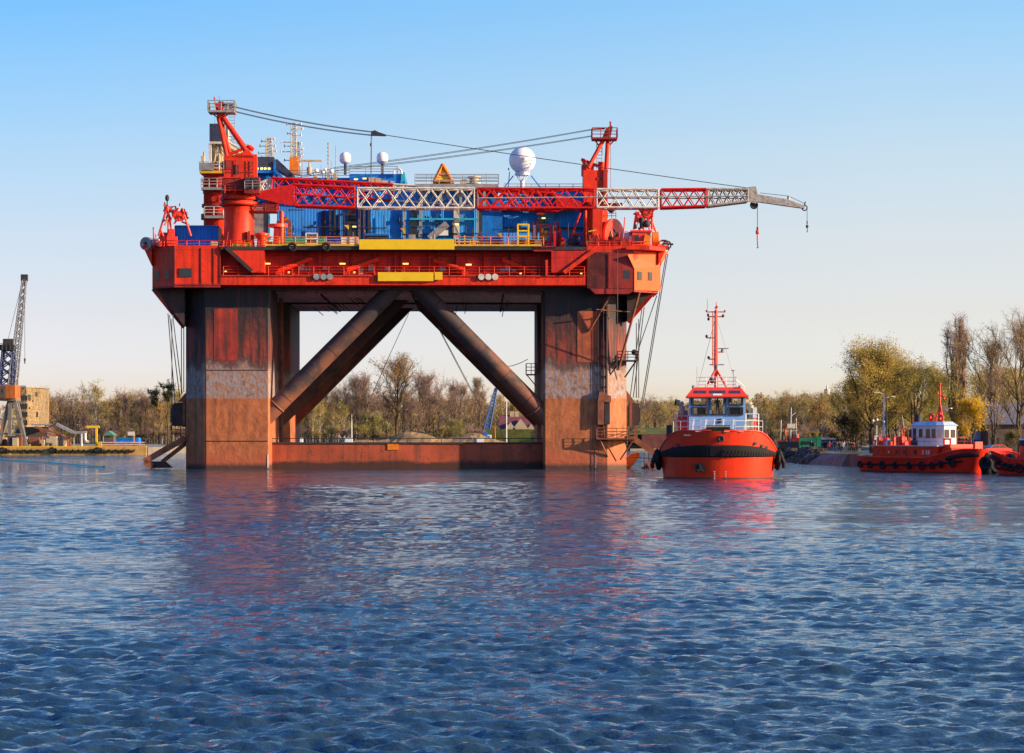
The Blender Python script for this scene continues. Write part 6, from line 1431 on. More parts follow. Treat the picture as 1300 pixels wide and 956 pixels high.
for px in np.arange(128, 184, 1.6): g.beam(W(px,567.5,556), W(px,561.5,556), .14)
g.build('fence_posts', M['boomred'], t)
g = MB(); g.beam(W(128,561.6,556), W(184,561.6,556), .16); g.beam(W(128,564.6,556), W(184,564.6,556), .16); g.build('fence_rails', M['boomwhite'], t)
t = thing('sign_post', W(170,566,557), 'orange post with a pale board standing on the left quay end', 'sign')
g = MB(); g.tube(W(170,567,557), W(170,548,557), .12); g.box(W(169,0,557).x, W(173,0,557).x, 556.6, 557.2, W(0,567,557).z, W(0,562,557).z); g.build('post', M['orange'], t)
g = MB(); box_w(g, 162, 171, 548, 553, 556.6, .15); g.build('board', M['boomwhite'], t)
t = thing('green_hut', W(138,566,640), 'small green gabled hut among the trees behind the left quay', 'hut')
g = MB(); a, b = box_w(g, 132, 144, 553, 565, 640, 4); g.build('wall', M['wallbrown'], t)
g = MB(); g.prism([W(130.5,553,639.5), W(145,553,639.5), W(138,547,639.5)], (0,5,0)); g.build('roof', mat('green_roof', (.08,.22,.17), .7), t)
rg = random.Random(12)
labs = ['rusty scrap heap of low crates and pipes under the quay crane', 'pile of pale bags and drums right of the quay crane leg', 'low dark heap of gear beside the conveyor posts']
for (px0, px1), lab in zip(((4,34),(40,52),(62,84)), labs):
    g = MB(); g.m = 0
    for k in range(34):
        px = rg.uniform(px0, px1); Y = rg.uniform(556, 590); c = W(px, 0, Y); w = rg.uniform(.3, 1.2); g.m = k % 3
        g.box(c.x-w, c.x+w, Y, Y+1, 1.66, 1.66+rg.uniform(.4, 2.6))
    o = g.build('cargo_heap', [M['rust'], M['beige'], M['steel']]); tag(o, lab, 'cargo heap', kind='stuff')
# floating rope
g = MB()
pts = [W(-30,580,0.1+4.3*F/(580-HY)), W(0,584,4.3*F/(584-HY)), W(60,588,4.3*F/(588-HY)), W(100,591.5,4.3*F/(591.5-HY)), W(132,594,4.3*F/(594-HY))]
for p in pts: p.z = .17
g.path(pts, .13, 6); tag(g.build('floating_rope', mat('cyan_rope', (.20,.85,.70), .5)), 'bright cyan towing rope floating on the water at the left', 'rope')

# ------------------------------------------------------------------ far centre: seen through the platform
t = thing('lattice_crane', W(617,562,800), 'slim blue lattice crane seen through the platform legs near the red roofed house', 'crane')
mb_ = mat('crane_navy', (.06,.14,.34), .5)
g = MB(); a = W(618,545,800); b = W(629.5,494,800)
g.lattice(bx(a,1.0,-1,1), bx(b,.35,-.3,.3), 12, .22, .14, True); g.build('jib', mb_, t)
g = MB(); p = W(629.5,494,800); g.box(p.x-.5, p.x+.5, 799.5, 800.5, p.z-.8, p.z+.4); g.tube(W(612,548,800), W(630,493,800), .08); g.beam(W(630,530,800), W(640,560,800), .2); g.build('stay', M['steel'], t)
g = MB(); box_w(g, 616.5, 624, 552, 562, 799, 5); g.build('cab', M['white'], t)
g = MB(); box_w(g, 614, 619, 549, 553, 798.8, 3); box_w(g, 617, 622, 553.5, 556.5, 798.8, .3); g.build('counterweight', M['blue3'], t)
t = thing('red_roofed_house', W(666,556,860), 'long house with a dark red roof and small gables behind the right platform leg', 'house')
mz = W(0,545,860).z; rz0 = W(0,527,868).z
g = MB(); a, b = box_w(g, 636, 692, 545, 560, 860, 14); g.build('wall', M['wallbrown'], t)
g = MB(); xa = W(634,0,860).x; xb = W(694,0,860).x; g.prism([V(xa,859,mz), V(xa,875,mz), V(xa,867,rz0)], (xb-xa,0,0)); rf = g.build('roof', M['roofred'], t)
for px, w in ((648,2.2),(661,3.2),(674,1.6)):
    c = W(px, 543, 858); g = MB(); g.prism([V(c.x-w,858.4,mz-.5), V(c.x+w,858.4,mz-.5), V(c.x,858.4,mz+w*1.15)], (0,5,0)); d = g.build('gable', M['beige'], rf)
for px in (650, 656): 
    g = MB(); c = W(px,526,866); g.box(c.x-.7, c.x+.7, 866, 867.4, rz0-.6, rz0+1.3); g.build('chimney', M['beige'], rf)
g = MB(); g.box(-8.5, 14, 812, 816, 1.4, W(0,545,812).z); o = g.build('grass_dyke', M['grass']); tag(o, kind='structure')
for px, Y, z0, z1, m_, lab in ((643,790,560,503,M['white'],'white flag pole standing before the red roofed house'),(446.5,780,562,534,M['white'],'white mast seen through the platform left of the big tree'),(628.5,795,562,545,M['orange'],'thin orange post beside the slim blue crane')):
    g = MB(); a = W(px,z0,Y); b = W(px,z1,Y); a.z = 1.5; g.tube(a, b, .22, .12, 8); g.tube(b, b+V(0,0,2), .05, n=4); tag(g.build('pole', m_), lab, 'pole')
for px, Y, lab in ((378,770,'small blue and white work boat with crossed davits left of the white mast'),(441,775,'small blue work boat at the foot of the white mast'),(608,778,'small blue and white boat left of the slim blue crane')):
    c = W(px, 0, Y); c.z = 0; t = thing('work_boat', c, lab, 'boat'); Y -= 12; c = W(px,0,Y)
    t.location.y = Y; WM[t.name] = Matrix.Translation((c.x, Y, 0)); t.location.x = c.x
    g = MB(WM[t.name]); g.prism([V(-3.4,-1.2,0), V(3,-1.2,0), V(4.2,-1.2,1.6), V(-3.6,-1.2,1.5)], (0,2.4,0)); g.build('hull', M['blue3'], t)
    g = MB(WM[t.name]); g.box(-.6, 1.6, -.9, .9, 1.5, 3.6); g.build('cabin', M['white'], t)
    g = MB(WM[t.name]); g.beam(V(-2.2,0,1.5), V(-.8,0,4.2), .2); g.beam(V(-.9,0,1.5), V(-2.4,0,4.4), .2); g.build('davit', M['boomwhite'], t)
# fortress wall right of the platform
g = MB(); a = W(815,572,714); b = W(858,551,714); g.box(a.x, W(847,0,714).x, 714, 718, -1, b.z); g.box(W(847.5,0,714).x, W(900,0,714).x, 715, 718, -1, b.z-.2)
tag(g.build('fortress_wall', M['brick']), 'dark red brick bastion wall at the water right of the platform', 'wall')
g = MB(); g.box(W(800,0,713).x, W(905,0,713).x, 712.5, 713.9, -1, .55); tag(g.build('stone_footing', M['beige']), 'pale stone footing along the foot of the brick bastion', 'footing')
g = MB(); a = W(800,0,720); 
g.prism([V(W(798,0,718).x,718.2,b.z-.1), V(W(910,0,718).x,718.2,b.z-.1), V(W(910,0,730).x,730,W(0,543.5,730).z), V(W(806,0,730).x,730,W(0,543,730).z)], (0,6,-5)); o = g.build('grass_embankment', M['grass']); tag(o, kind='structure')
# distant towers
g = MB(); p = W(1050,553,2600); p.z = 1.5; q_ = W(1050,494,2600); g.tube(p, q_, 4.2, 3.0, 12); g.tube(q_, q_+V(0,0,4), 1.2, .6, 8); tag(g.build('distant_chimney', M['boomwhite']), 'pale distant chimney rising above the far wood right of the head-on tug', 'chimney')

# ------------------------------------------------------------------ right bank
def seg_wall(pts, z0, z1, th, m_, name, lab):
    for i, (a, b) in enumerate(zip(pts[:-1], pts[1:])):
        a = V(*a,0); b = V(*b,0); d = (b-a).normalized(); n = V(-d.y, d.x, 0)*th
        g = MB(); g.prism([V(a.x,a.y,z0), V(b.x,b.y,z0), V(b.x,b.y,z1), V(a.x,a.y,z1)], tuple(n)); tag(g.build(name, m_), lab[i], 'quay wall')
seg_wall([(47.75,352.3),(57.95,312.3),(120,296.3),(700,296.3)], -1.5, 1.72, .7, M['concrete'], 'quay_wall', ['rough grey concrete quay wall behind the stern of the moored tug','concrete quay wall hidden behind the moored tugs','far stretch of concrete quay wall beyond the right edge'])
g = MB(); g.prism([V(47.7,352.3,1.7), V(46.0,385,1.7), V(43.2,380,-.3), V(46.6,352.3,-.3)], (2,0,0)); tag(g.build('slipway', M['concrete']), 'sloping concrete apron between the quay corner and the riprap', 'slipway')
rr = random.Random(5)
g = MB()
for k in range(420):
    u = rr.random(); w = rr.random()
    base = V(46.6,372,0).lerp(V(47.5,424,0), u); x = base.x-2.8+3.6*w-(1.0 if u > .7 else 0); z = -.15+2.3*w*(1-.35*max(0,u-.6))+rr.uniform(-.1,.15); r = rr.uniform(.25,.62)
    vs = []
    for i in range(8):
        sx = -1 if i & 1 else 1; sy = -1 if i & 2 else 1; sz = -1 if i & 4 else 1
        vs.append(V(x+sx*r*rr.uniform(.5,1.1), base.y+sy*r*rr.uniform(.6,1.3), z+sz*r*rr.uniform(.35,.7)))
    g.add(vs, [(0,1,3,2),(4,6,7,5),(0,4,5,1),(2,3,7,6),(0,2,6,4),(1,5,7,3)])
tag(g.build('riprap_boulders', M['rock']), 'heap of broken rocks sloping into the water at the tip of the right bank', 'rocks', kind='stuff')
# boats behind the spit
c = W(1003,586,440); c.z = 0; t = thing('work_ship', c, 'dark hulled work ship with white masts and a red mast behind the rocks', 'ship'); fr = WM[t.name]
g = MB(fr); g.prism([V(-3.8,-2,0), V(6.2,-2,0), V(6.6,-2,2.3), V(-1,-2,1.9), V(-4.6,-2,2.6)], (0,4.5,0)); g.build('hull', M['rubber'], t)
g = MB(fr); g.box(-2.0,1.4,-1.5,1.5,1.7,3.2); g.build('deckhouse', M['steel'], t)
g = MB(fr); g.tube(V(.0,0,1.7), V(.2,0,9.2), .16, .08, 6); g.tube(V(-1.8,0,1.7), V(-1.6,0,7), .14, .1, 6); g.tube(V(1.2,0,1.7), V(1.1,0,7.4), .07, n=5); g.tube(V(-1.2,0,5), V(1.4,0,5.2), .07, n=5); g.tube(V(0,0,7.6), V(1,0,8.4), .08, n=5); g.box(-.5,.9,-.3,.3,5.6,6.4); g.build('mast', M['boomwhite'], t)
g = MB(fr); g.tube(V(-.7,0,2), V(-.9,0,6.2), .16); g.box(.1,1.6,-.5,.5,3.3,3.9); g.box(-2.4,-1.5,-.5,.5,3.0,3.5); g.build('deck_gear', M['tugred'], t)
c = W(1028,586,446); c.z = 0; t = thing('green_boat', c, 'flat boat with a bright green deckhouse and red funnel behind the rocks', 'boat'); fr = WM[t.name]
g = MB(fr); g.prism([V(-3.4,-2,0), V(3,-2,0), V(3.2,-2,1.4), V(-3.6,-2,1.4)], (0,4,0)); g.build('hull', M['steel'], t)
g = MB(fr); g.box(-2.2,.9,-1.6,1.6,1.4,3.9); g.box(1.0,1.9,-1.6,1.6,1.4,4.2); h_ = g.build('deckhouse', mat('boat_green', (.02,.17,.10), .6), t)
g = MB(fr); g.box(-1.7,.4,-1.66,-1.6,2.7,3.3); g.build('window', M['glass'], h_)
g = MB(fr); g.tube(V(-2.3,0,1.4), V(-2.3,0,4.6), .35, n=10); g.build('funnel', M['tugred'], t)
c = W(1050,584,450); c.z = 0; t = thing('house_boat', c, 'blue barge with a cream flat roof moored beyond the crowd', 'boat'); fr = WM[t.name]
g = MB(fr); g.box(-4,4,-2,2,-.3,1.3); g.build('hull', M['navy'], t)
g = MB(fr); g.box(-3.4,3.2,-1.7,1.7,1.3,3.6); h_ = g.build('deckhouse', mat('barge_blue', (.04,.09,.26), .5), t)
g = MB(fr); g.box(-3.7,3.6,-2,2,3.6,3.9); g.build('roof', M['boomwhite'], t)
for x in (-2.4,-.8,.8,2.2):
    g = MB(fr); g.box(x-.45,x+.45,-1.75,-1.7,2.3,3.1); g.build('window', M['glass'], h_)
g = MB(fr); g.tube(V(3.4,0,3.9), V(3.4,0,9.6), .09, n=6); g.box(2.9,3.9,-.3,.3,8.6,9.0); g.build('mast', M['boomwhite'], t)
# people on the bank
acts = ['in a navy jacket','raising one hand in a red jacket','in a grey jacket holding something up','in black, mid step','in a white jacket','in an olive coat with one hand raised']
spots = [(1044,403,0),(1048,398,3),(1053,396,1),(1057,399,2),(1060,395,0),(1063,392,5),(1066,390,3),(1069,388,4),(1072,392,2),(1075,386,0),(1078,388,5),(1081,384,3),(1084,386,1),(1088,382,2),(1032,412,3),(1030,416,0),(1109,371,0),(1117.5,368,2)]
pos = ['nearest the rocks','second along from the rocks','third along from the rocks']
for i, (px, Y, k) in enumerate(spots):
    c = W(px, 0, Y); c.z = 1.665
    if px < 1040: c.z = 1.66
    lab = 'bystander %s in the crowd on the right bank' % acts[k]; grp = 'bystanders %s in the crowd' % acts[k]
    if px > 1100: lab = 'lone bystander in dark blue under the lamp posts' if k == 0 else 'lone bystander in grey beside the blue lamp post'; grp = None
    elif px < 1040: lab = 'onlooker %s out on the rock spit' % acts[k]; grp = None
    person(k, c, rr.uniform(-.9,.9), lab, grp, rr.uniform(.95,1.05))
# lamp posts and sign
for px, Y, top, lab, head in ((1121.5,350,500,'tall blue lamp post nearest the stern of the moored tug',True),(1125.5,372,505,'second slim dark lamp post just right of the blue one',False)):
    c = W(px,0,Y); c.z = 1.67; t = thing('lamp_post', c, lab, 'lamp post'); g = MB(); m_ = M['blue3'] if head else M['steel']
    top_ = W(px,top,Y); g.tube(c, top_, .13, .08, 10); g.tube(c, c+V(0,0,1), .22, .18, 10); g.build('post', m_, t)
    g = MB(); g.tube(top_, top_+V(-.8 if head else .8,0,.2), .07, n=6); g.box(top_.x-1.3 if head else top_.x+.7, top_.x-.7 if head else top_.x+1.3, Y-.15, Y+.15, top_.z+.12, top_.z+.28); g.build('lamp_head', M['boomwhite'], t)
c = W(1113,0,352); c.z = 1.67; t = thing('sign_post', c, 'short post with a small white board at the quay edge', 'sign')
g = MB(); g.beam(c, W(1113,540,352), .16); g.build('post', M['boomwhite'], t)
g = MB(); p = W(1112.7,556,352); g.box(p.x-.32, p.x+.32, 351.8, 351.9, p.z-.25, p.z+.32); g.build('board', M['white'], t)
c = W(1113.5,0,366); c.z = 1.67; t = thing('globe_lamp', c, 'old lamp post with white globe lamps on side arms by the willow', 'lamp post')
g = MB(); tp = W(1113.5,536,366); g.tube(c, tp, .08, n=8); g.tube(tp+V(-.6,0,0), tp+V(.9,0,0), .05, n=5); g.build('post', M['steel'], t)
for dx, dz in ((-.6,.2),(.0,.35),(.9,.1)):
    g = MB(); g.sphere(tp+V(dx,0,dz), .2, 12, 8); g.build('lamp_globe', M['white'], t)
# parked red car
c = W(1264,0,325); c.z = 1.68; t = thing('parked_car', c, 'small red car parked on the bank above the gap between the moored tugs', 'car', rz=.35); fr = WM[t.name]
g = MB(fr); pr = [(-2.0,.35),(-2.05,.75),(-1.75,.95),(-1.1,1.0),(-.55,1.42),(.75,1.45),(1.35,1.02),(1.95,.92),(2.05,.6),(2.0,.3)]
g.prism([V(x,-.8,z) for x, z in pr], (0,1.6,0)); bd = g.build('body', mat('car_red', (.55,.03,.03), .25), t)
g = MB(fr); g.prism([V(-1.02,-.82,1.02), V(-.52,-.82,1.36), V(.1,-.82,1.38), V(.1,-.82,1.02)], (0,1.64,0)); g.build('side_window', M['glass'], bd)
g = MB(fr); g.prism([V(.2,-.82,1.02), V(.2,-.82,1.38), V(.72,-.82,1.38), V(1.2,-.82,1.02)], (0,1.64,0)); g.build('side_window', M['glass'], bd)
g = MB(fr); g.prism([V(-1.14,-.7,1.03), V(-.60,-.7,1.40), V(-.60,.7,1.40), V(-1.14,.7,1.03)], (-.05,0,.03)); g.build('windscreen', mat('screen_sky', (.3,.38,.5), .1), bd)
for x in (-1.25, 1.25):
    for y in (-.82, .66):
        g = MB(fr); g.disc(V(x,y+.08,.32), .32, .2, (0,1,0), 18); w_ = g.build('wheel', M['rubber'], t)
        g = MB(fr); g.disc(V(x,y+(-.03 if y < 0 else .19),.32), .18, .03, (0,1,0), 12); g.build('rim', M['grey'], w_)
for y in (-.6,.6):
    g = MB(fr); g.box(-2.08,-2.02,y-.15,y+.15,.65,.8); g.build('headlight', M['white'], t)
# tarpaulined boat, low walls, grey roofed house
c = W(1246,0,372); c.z = 1.68; t = thing('covered_boat', c, 'boat under a blue and white cover behind the yellow bush', 'boat'); fr = WM[t.name]
g = MB(fr); g.prism([V(-1.5,-1,.9), V(1.5,-1,.9), V(1.9,-1,2.0), V(-1.9,-1,2.0)], (0,2,0)); g.box(-1.2,-1,-.8,.8,0,.9); g.box(1,1.2,-.8,.8,0,.9); g.build('hull', M['blue3'], t)
g = MB(fr); g.prism([V(-1.9,-1.05,2.0), V(1.9,-1.05,2.0), V(1.2,-1.05,2.9), V(-.4,-1.05,3.4), V(-1.5,-1.05,2.9)], (0,2.1,0)); g.build('cover', mat('pale_cover', (.50,.58,.72), .6), t)
c = W(1228,0,380); c.z = 1.68; t = thing('garage', c, 'low beige garage behind the yellow bush', 'garage'); fr = WM[t.name]
g = MB(fr); g.box(-2.6,2.4,0,4,0,1.9); g.box(-2.62,2.42,-.02,4.02,1.9,3.4); g.m = 0; g.build('wall', M['beige'], t)
g = MB(fr); g.box(-2.8,2.6,-.2,4.2,3.4,3.6); g.build('roof', M['steel'], t)
g = MB(fr); g.box(-1.6,.9,-.06,-.02,.1,2.2); g.build('door', M['steel'], t)
c = W(1283,0,365); c.z = 1.68; t = thing('brick_house', c, 'dark walled house with a big slate grey roof among the bare trees', 'house'); fr = WM[t.name]
zr0 = W(0,538,365).z-1.68; zr1 = W(0,510,370).z-1.68
g = MB(fr); g.box(-3.3,6,0,9,0,zr0); hw_ = g.build('wall', M['wallbrown'], t)
g = MB(fr); g.prism([V(-3.9,-.6,zr0-.1), V(-3.9,9.6,zr0-.1), V(-3.9,6,zr1), V(-3.9,4.0,zr1)], (10.5,0,0)); g.build('roof', M['roofgrey'], t)
for x in (-2.2,-.2,2.2):
    g = MB(fr); g.box(x-.5,x+.5,-.05,.0,1.1,2.3); w_ = g.build('window', M['glass'], hw_)
t = thing('dark_fence', W(1225,568,345), 'dark timber fence behind the moored tugs', 'fence')
g = MB()
for k in range(56):
    p = W(1208,0,345).lerp(W(1262,0,338), k/55); g.box(p.x-.05, p.x+.05, p.y, p.y+.04, 1.68, 3.0)
g.build('fence_slats', M['wallbrown'], t)
# ------------------------------------------------------------------ trees
def rv(r): return V(r.gauss(0,1), r.gauss(0,1), r.gauss(0,1)).normalized()
def tree(name, seed, h, tr, cb, spread, shape='round', limbs=14, subs=5, twigs=5, tl=1.2, leaves=0, ls=.2, steep=.6, droop=0., mats=None, tw=.03, forks=0, leafspread=.5, subtw=2, jit=.16):
    r = random.Random(seed); T_ = MB(); C_ = MB()
    def prof(f):      # crown radius (fraction of spread) at height fraction of crown 0..1
        if shape == 'round': return max(.12, math.sin(math.pi*min(1, .12+.88*f)**.8))
        if shape == 'column': return .45+.55*math.sin(math.pi*(.15+.8*f))
        if shape == 'cone': return 1.05-f*.9
        if shape == 'flat': return min(1, .3+f*1.2)
        if shape == 'vase': return .35+.65*math.sin(math.pi*(.1+.8*f))**.7
    def strand(g, a, b, w0, w1):
        d = (b-a); 
        if d.length < 1e-4: return
        s = d.cross(V(r.uniform(-1,1), r.uniform(-1,1), r.uniform(-.3,.3))).normalized()
        g.add([a-s*w0/2, a+s*w0/2, b+s*w1/2, b-s*w1/2], [(0,1,2,3)])
    def leaf(p):
        s = ls*r.uniform(.6,1.4); u = rv(r); v = u.cross(rv(r)).normalized(); C_.m = 1+(r.random() < .35)
        C_.add([p-u*s*.5, p+v*s*.35, p+u*s*.5, p-v*s*.35], [(0,1,2,3)])
    trunks = [(V(0,0,-.3), V(r.uniform(-.3,.3), r.uniform(-.3,.3), h*.93), tr)]
    if forks:
        trunks = []
        for k in range(forks):
            a = 2*math.pi*k/forks+r.random()
            if shape == 'column':
                q_ = r.uniform(.2,1)*spread*.62 if k else 0; trunks.append((V(math.cos(a)*tr*.4, math.sin(a)*tr*.4, -.3), V(math.cos(a)*q_, math.sin(a)*q_, h*(.98-.30*q_/(spread*.62))), tr*.5)); continue
            trunks.append((V(math.cos(a)*tr*.5, math.sin(a)*tr*.5, -.3), V(math.cos(a)*spread*.33, math.sin(a)*spread*.33, h*r.uniform(.75,.93)), tr*.65))
    tpts = []
    for a, b, r0 in trunks:
        n = 9; pts = []
        for i in range(n+1):
            t = i/n; p = a.lerp(b, t); 
            if forks: q = t**(.65 if shape == 'column' else 1.6); p.x = a.x+(b.x-a.x)*q; p.y = a.y+(b.y-a.y)*q
            p += V(r.gauss(0,1), r.gauss(0,1), 0)*h*.008*(t > 0); pts.append((p, r0*(1-t)**.8+.02))
        for (p, q), (p2, q2) in zip(pts[:-1], pts[1:]): T_.tube(p, p2, q, q2, n=6, caps=False)
        tpts.append(pts)
    z0 = h*cb; lpts = []
    leafpts = []
    for k in range(limbs):
        pts = tpts[k % len(tpts)]; f = (k+.5)/limbs; f = min(.97, max(0.02, f+r.uniform(-.03,.03))); z = z0+(h*.95-z0)*f*.92
        # trunk point at z
        for (p, q), (p2, q2) in zip(pts[:-1], pts[1:]):
            if p.z <= z <= p2.z: t = (z-p.z)/(p2.z-p.z); base = p.lerp(p2, t); br = q+(q2-q)*t; break
        else: base = pts[-1][0]; br = pts[-1][1]
        az = k*2.399+r.uniform(-.5,.5); R = spread*prof(f)*r.uniform(.75,1.15)
        el = steep+(1-steep)*f*.8; el = el*math.pi/2; L0 = R/max(.25, math.cos(el)) if shape == 'column' else R*1.05/max(.45, math.cos(el)); L0 = (h*.13 if shape == 'column' and forks else L0); L0 = min(L0, max(h*.10, (h*1.02-base.z)/max(.2, math.sin(el))))
        d = V(math.cos(az)*math.cos(el), math.sin(az)*math.cos(el), math.sin(el)); p = base; n = 5; rad = min(br*.6, .025*L0+.02)
        seg = []
        for i in range(n):
            d2 = (d+V(r.gauss(0,jit), r.gauss(0,jit), .10-droop*i*.3)).normalized(); q = p+d2*L0/n
            T_.tube(p, q, rad*(1-i/n)+.012, rad*(1-(i+1)/n)+.012, n=4, caps=False); seg.append((p, q, d2)); p = q; d = d2
        for j in range(subs*2):
            i = min(n-1, int(r.uniform(.3,1)*n)); a, b, dd = seg[i]; s0 = a.lerp(b, r.random())
            sd_ = (dd*.9+rv(r)*.75+V(0,0,.25-droop)).normalized(); sl = L0*r.uniform(.2,.42)*(1 if shape != 'column' else .8)
            s1 = s0+sd_*sl*.5; s2 = s1+(sd_+V(r.gauss(0,.25), r.gauss(0,.25), .1-droop*1.2)).normalized()*sl*.5
            C_.m = 0; T_.tube(s0, s1, rad*.35+.008, rad*.22+.008, n=3, caps=False); strand(C_, s1, s2, rad*.3+tw*.6, tw*.8); strand(C_, s1, s2, rad*.3+tw*.6, tw*.8)
            for m in range(twigs):
                t = r.random(); t0 = s0.lerp(s1, t*2) if t < .5 else s1.lerp(s2, t*2-1)
                td = (sd_*.6+rv(r)*.8+V(0,0,.3-droop*2.4)).normalized(); l = tl*r.uniform(.5,1.2); t1 = t0+td*l
                C_.m = 0; strand(C_, t0, t1, tw, tw*.35); leafpts.append((t0, t1))
                for q_ in range(subtw):
                    u0 = t0.lerp(t1, r.uniform(.2,.9)); u1 = u0+(td*.7+rv(r)*.7+V(0,0,-droop)).normalized()*l*.55; strand(C_, u0, u1, tw*.7, tw*.25); leafpts.append((u0, u1))
    for k in range(leaves):
        a, b = leafpts[int(r.random()*len(leafpts))]
        if r.random() > .2+1.1*math.hypot(a.x, a.y)/spread: a, b = leafpts[int(r.random()*len(leafpts))]
        leaf(a.lerp(b, r.uniform(.2,1.1))+rv(r)*leafspread*r.random())
    root = bpy.data.objects.new(name, None); col.objects.link(root); WM[root.name] = Matrix.Identity(4)
    bark, tws, l1, l2 = mats
    T_.build('trunk', bark, root); C_.build('crown', [tws, l1, l2], root)
    return root
bt, bp = M['bark'], M['barkpale']
def put(root, px, Y, label, group=None, s=1.0, rz=None, z=1.5, rnd=random.Random(77)):
    c = W(px, 0, Y); c.z = z
    o = place(root, USED, c, rnd.uniform(0,6.28) if rz is None else rz, s, label, group); o['category'] = 'tree'; return o
# ---- near trees, right bank
t = tree('leafy_tree', 1, 14.2, .26, .2, 6.0, 'round', 38, 7, 5, 1.2, 30000, .17, .45, 0, (bt, M['twig'], M['leafyel'], M['leafol']), .03, leafspread=.9); put(t, 1106, 375, 'broad yellow olive leafy tree nearest the crowd on the right bank', z=1.67)
put(t, 1128, 395, 'broad yellow olive tree behind the two lamp posts', s=.93, z=1.67); put(t, 1086, 410, 'smaller yellow leafy tree just left of the broad one', s=.72, z=1.67)
t = tree('willow_tree', 2, 13.0, .25, .25, 4.6, 'round', 24, 6, 6, 1.7, 20000, .16, .5, .55, (bt, M['twig'], M['leafol'], M['leafgreen']), .03, forks=4, leafspread=.6); put(t, 1164, 380, 'olive green weeping willow behind the wheelhouse of the moored tug', s=1.08, z=1.67)
t = tree('leafy_tree', 3, 12.5, .2, .2, 3.9, 'round', 20, 5, 5, 1.0, 13000, .17, .5, 0.1, (bt, M['twigmauve'], M['leafyel'], M['leafgold']), .03, leafspread=.8); put(t, 1138, 392, 'yellowish tree between the broad leafy tree and the willow', z=1.67)
t = tree('poplar_tree', 4, 21.8, .6, .13, 3.4, 'column', 200, 3, 4, 1.0, 2500, .14, .86, 0, (M['twig'], M['twigmauve'], M['twig'], M['leafol']), .04, subtw=1, jit=.05, forks=13); put(t, 1217, 395, 'tall narrow bare poplar rising above the moored tug mast', z=1.67)
t = tree('bare_tree', 5, 15.5, .24, .2, 4.2, 'vase', 20, 6, 6, 1.1, 1800, .14, .55, 0, (bt, M['twig'], M['leafol'], M['leafyel']), .032, subtw=2); put(t, 1257, 372, 'bare slim tree right of the tall poplar', z=1.67)
t = tree('bare_tree', 6, 17.2, .34, .16, 6.2, 'vase', 26, 7, 6, 1.3, 1600, .14, .5, 0, (bt, M['twig'], M['leafol'], M['leafyel']), .036, forks=2, subtw=2); put(t, 1293, 352, 'big bare spreading tree at the right edge before the grey roofed house', z=1.67)
t = tree('bare_tree', 16, 11.0, .12, .1, 3.0, 'vase', 16, 5, 6, 1.0, 1200, .14, .55, 0, (bt, M['twigmauve'], M['leafyel'], M['leafyel']), .03, forks=5, subtw=2); put(t, 1262, 350, 'low many stemmed bare tree just before the slate roofed house', z=1.67)
t = tree('forsythia_bush', 7, 6.6, .11, .22, 3.1, 'round', 16, 6, 5, .8, 6500, .19, .5, 0, (bt, M['twig'], M['forsythia'], M['forsythia']), .025, forks=3, leafspread=.5); put(t, 1233, 341, 'bright yellow blossoming bush behind the bow of the moored tug', z=1.67); 
t = tree('leafy_tree', 8, 12.5, .2, .15, 3.4, 'round', 18, 5, 5, 1.0, 11000, .17, .5, .2, (bt, M['twig'], M['leafyel'], M['leafgreen']), .03, leafspread=.8)
put(t, 1193, 400, 'yellow green tree between the willow and the poplar', z=1.67)
put(t, 1246, 430, 'hazy yellow green tree behind the yellow bush', s=1.0, z=1.67); put(t, 1275, 440, 'olive tree behind the slate roofed house', s=1.1, z=1.67); put(t, 1300, 450, 'olive tree at the far right edge behind the bare trees', s=1.1, z=1.67)
t = tree('dark_bush', 9, 3.4, .08, .05, 1.7, 'round', 12, 5, 5, .6, 2200, .16, .4, 0, (bt, M['twig'], M['leafdark'], M['leafol']), .025, forks=3)
for px, Y, s, lab in ((1074,398,1.5,'dark bush behind the crowd'),(1085,402,1.25,'dark bush at the right of the crowd'),(1200,372,.9,'low dark bush behind the tug deckhouse'),(1216,372,1,'low dark bush in front of the beige garage'),(1285,340,.8,'low dark bush before the grey roofed house')): put(t, px, Y, lab, s=s, z=1.67)
# ---- far woods: prototypes, then copies
protos = []
def far(name, seed, **k):
    d = dict(limbs=14, subs=4, twigs=4, tl=1.5, leaves=900, ls=.28, steep=.5, tw=.07, leafspread=.8, subtw=1); d.update(k)
    return tree(name, seed, **d)
A1 = far('bare_tree', 21, h=15, tr=.22, cb=.22, spread=4.2, shape='vase', leaves=500, mats=(bt, M['twigmauve'], M['twigmauve'], M['leafgold']))
A2 = far('bare_tree', 22, h=17, tr=.25, cb=.2, spread=5.0, shape='round', leaves=700, mats=(bt, M['twig'], M['twigmauve'], M['leafyel']), forks=2)
A3 = far('bare_tree', 23, h=14, tr=.2, cb=.15, spread=4.0, shape='vase', leaves=700, mats=(bt, M['twigmauve'], M['twig'], M['twigmauve']), forks=3)
B1 = far('birch_tree', 24, h=17, tr=.17, cb=.25, spread=2.9, shape='round', leaves=1500, steep=.65, droop=.15, mats=(bp, M['twig'], M['leafyel'], M['leafgreen']))
B2 = far('birch_tree', 25, h=15, tr=.16, cb=.2, spread=2.6, shape='round', leaves=1300, steep=.65, mats=(bp, M['twig'], M['leafol'], M['leafyel']))
C1 = far('leafy_tree', 26, h=16, tr=.25, cb=.15, spread=4.2, shape='round', leaves=1900, mats=(bt, M['twig'], M['leafol'], M['leafyel']))
C2 = far('leafy_tree', 27, h=14, tr=.22, cb=.12, spread=3.8, shape='round', leaves=1800, mats=(bt, M['twig'], M['leafgold'], M['leafyel']))
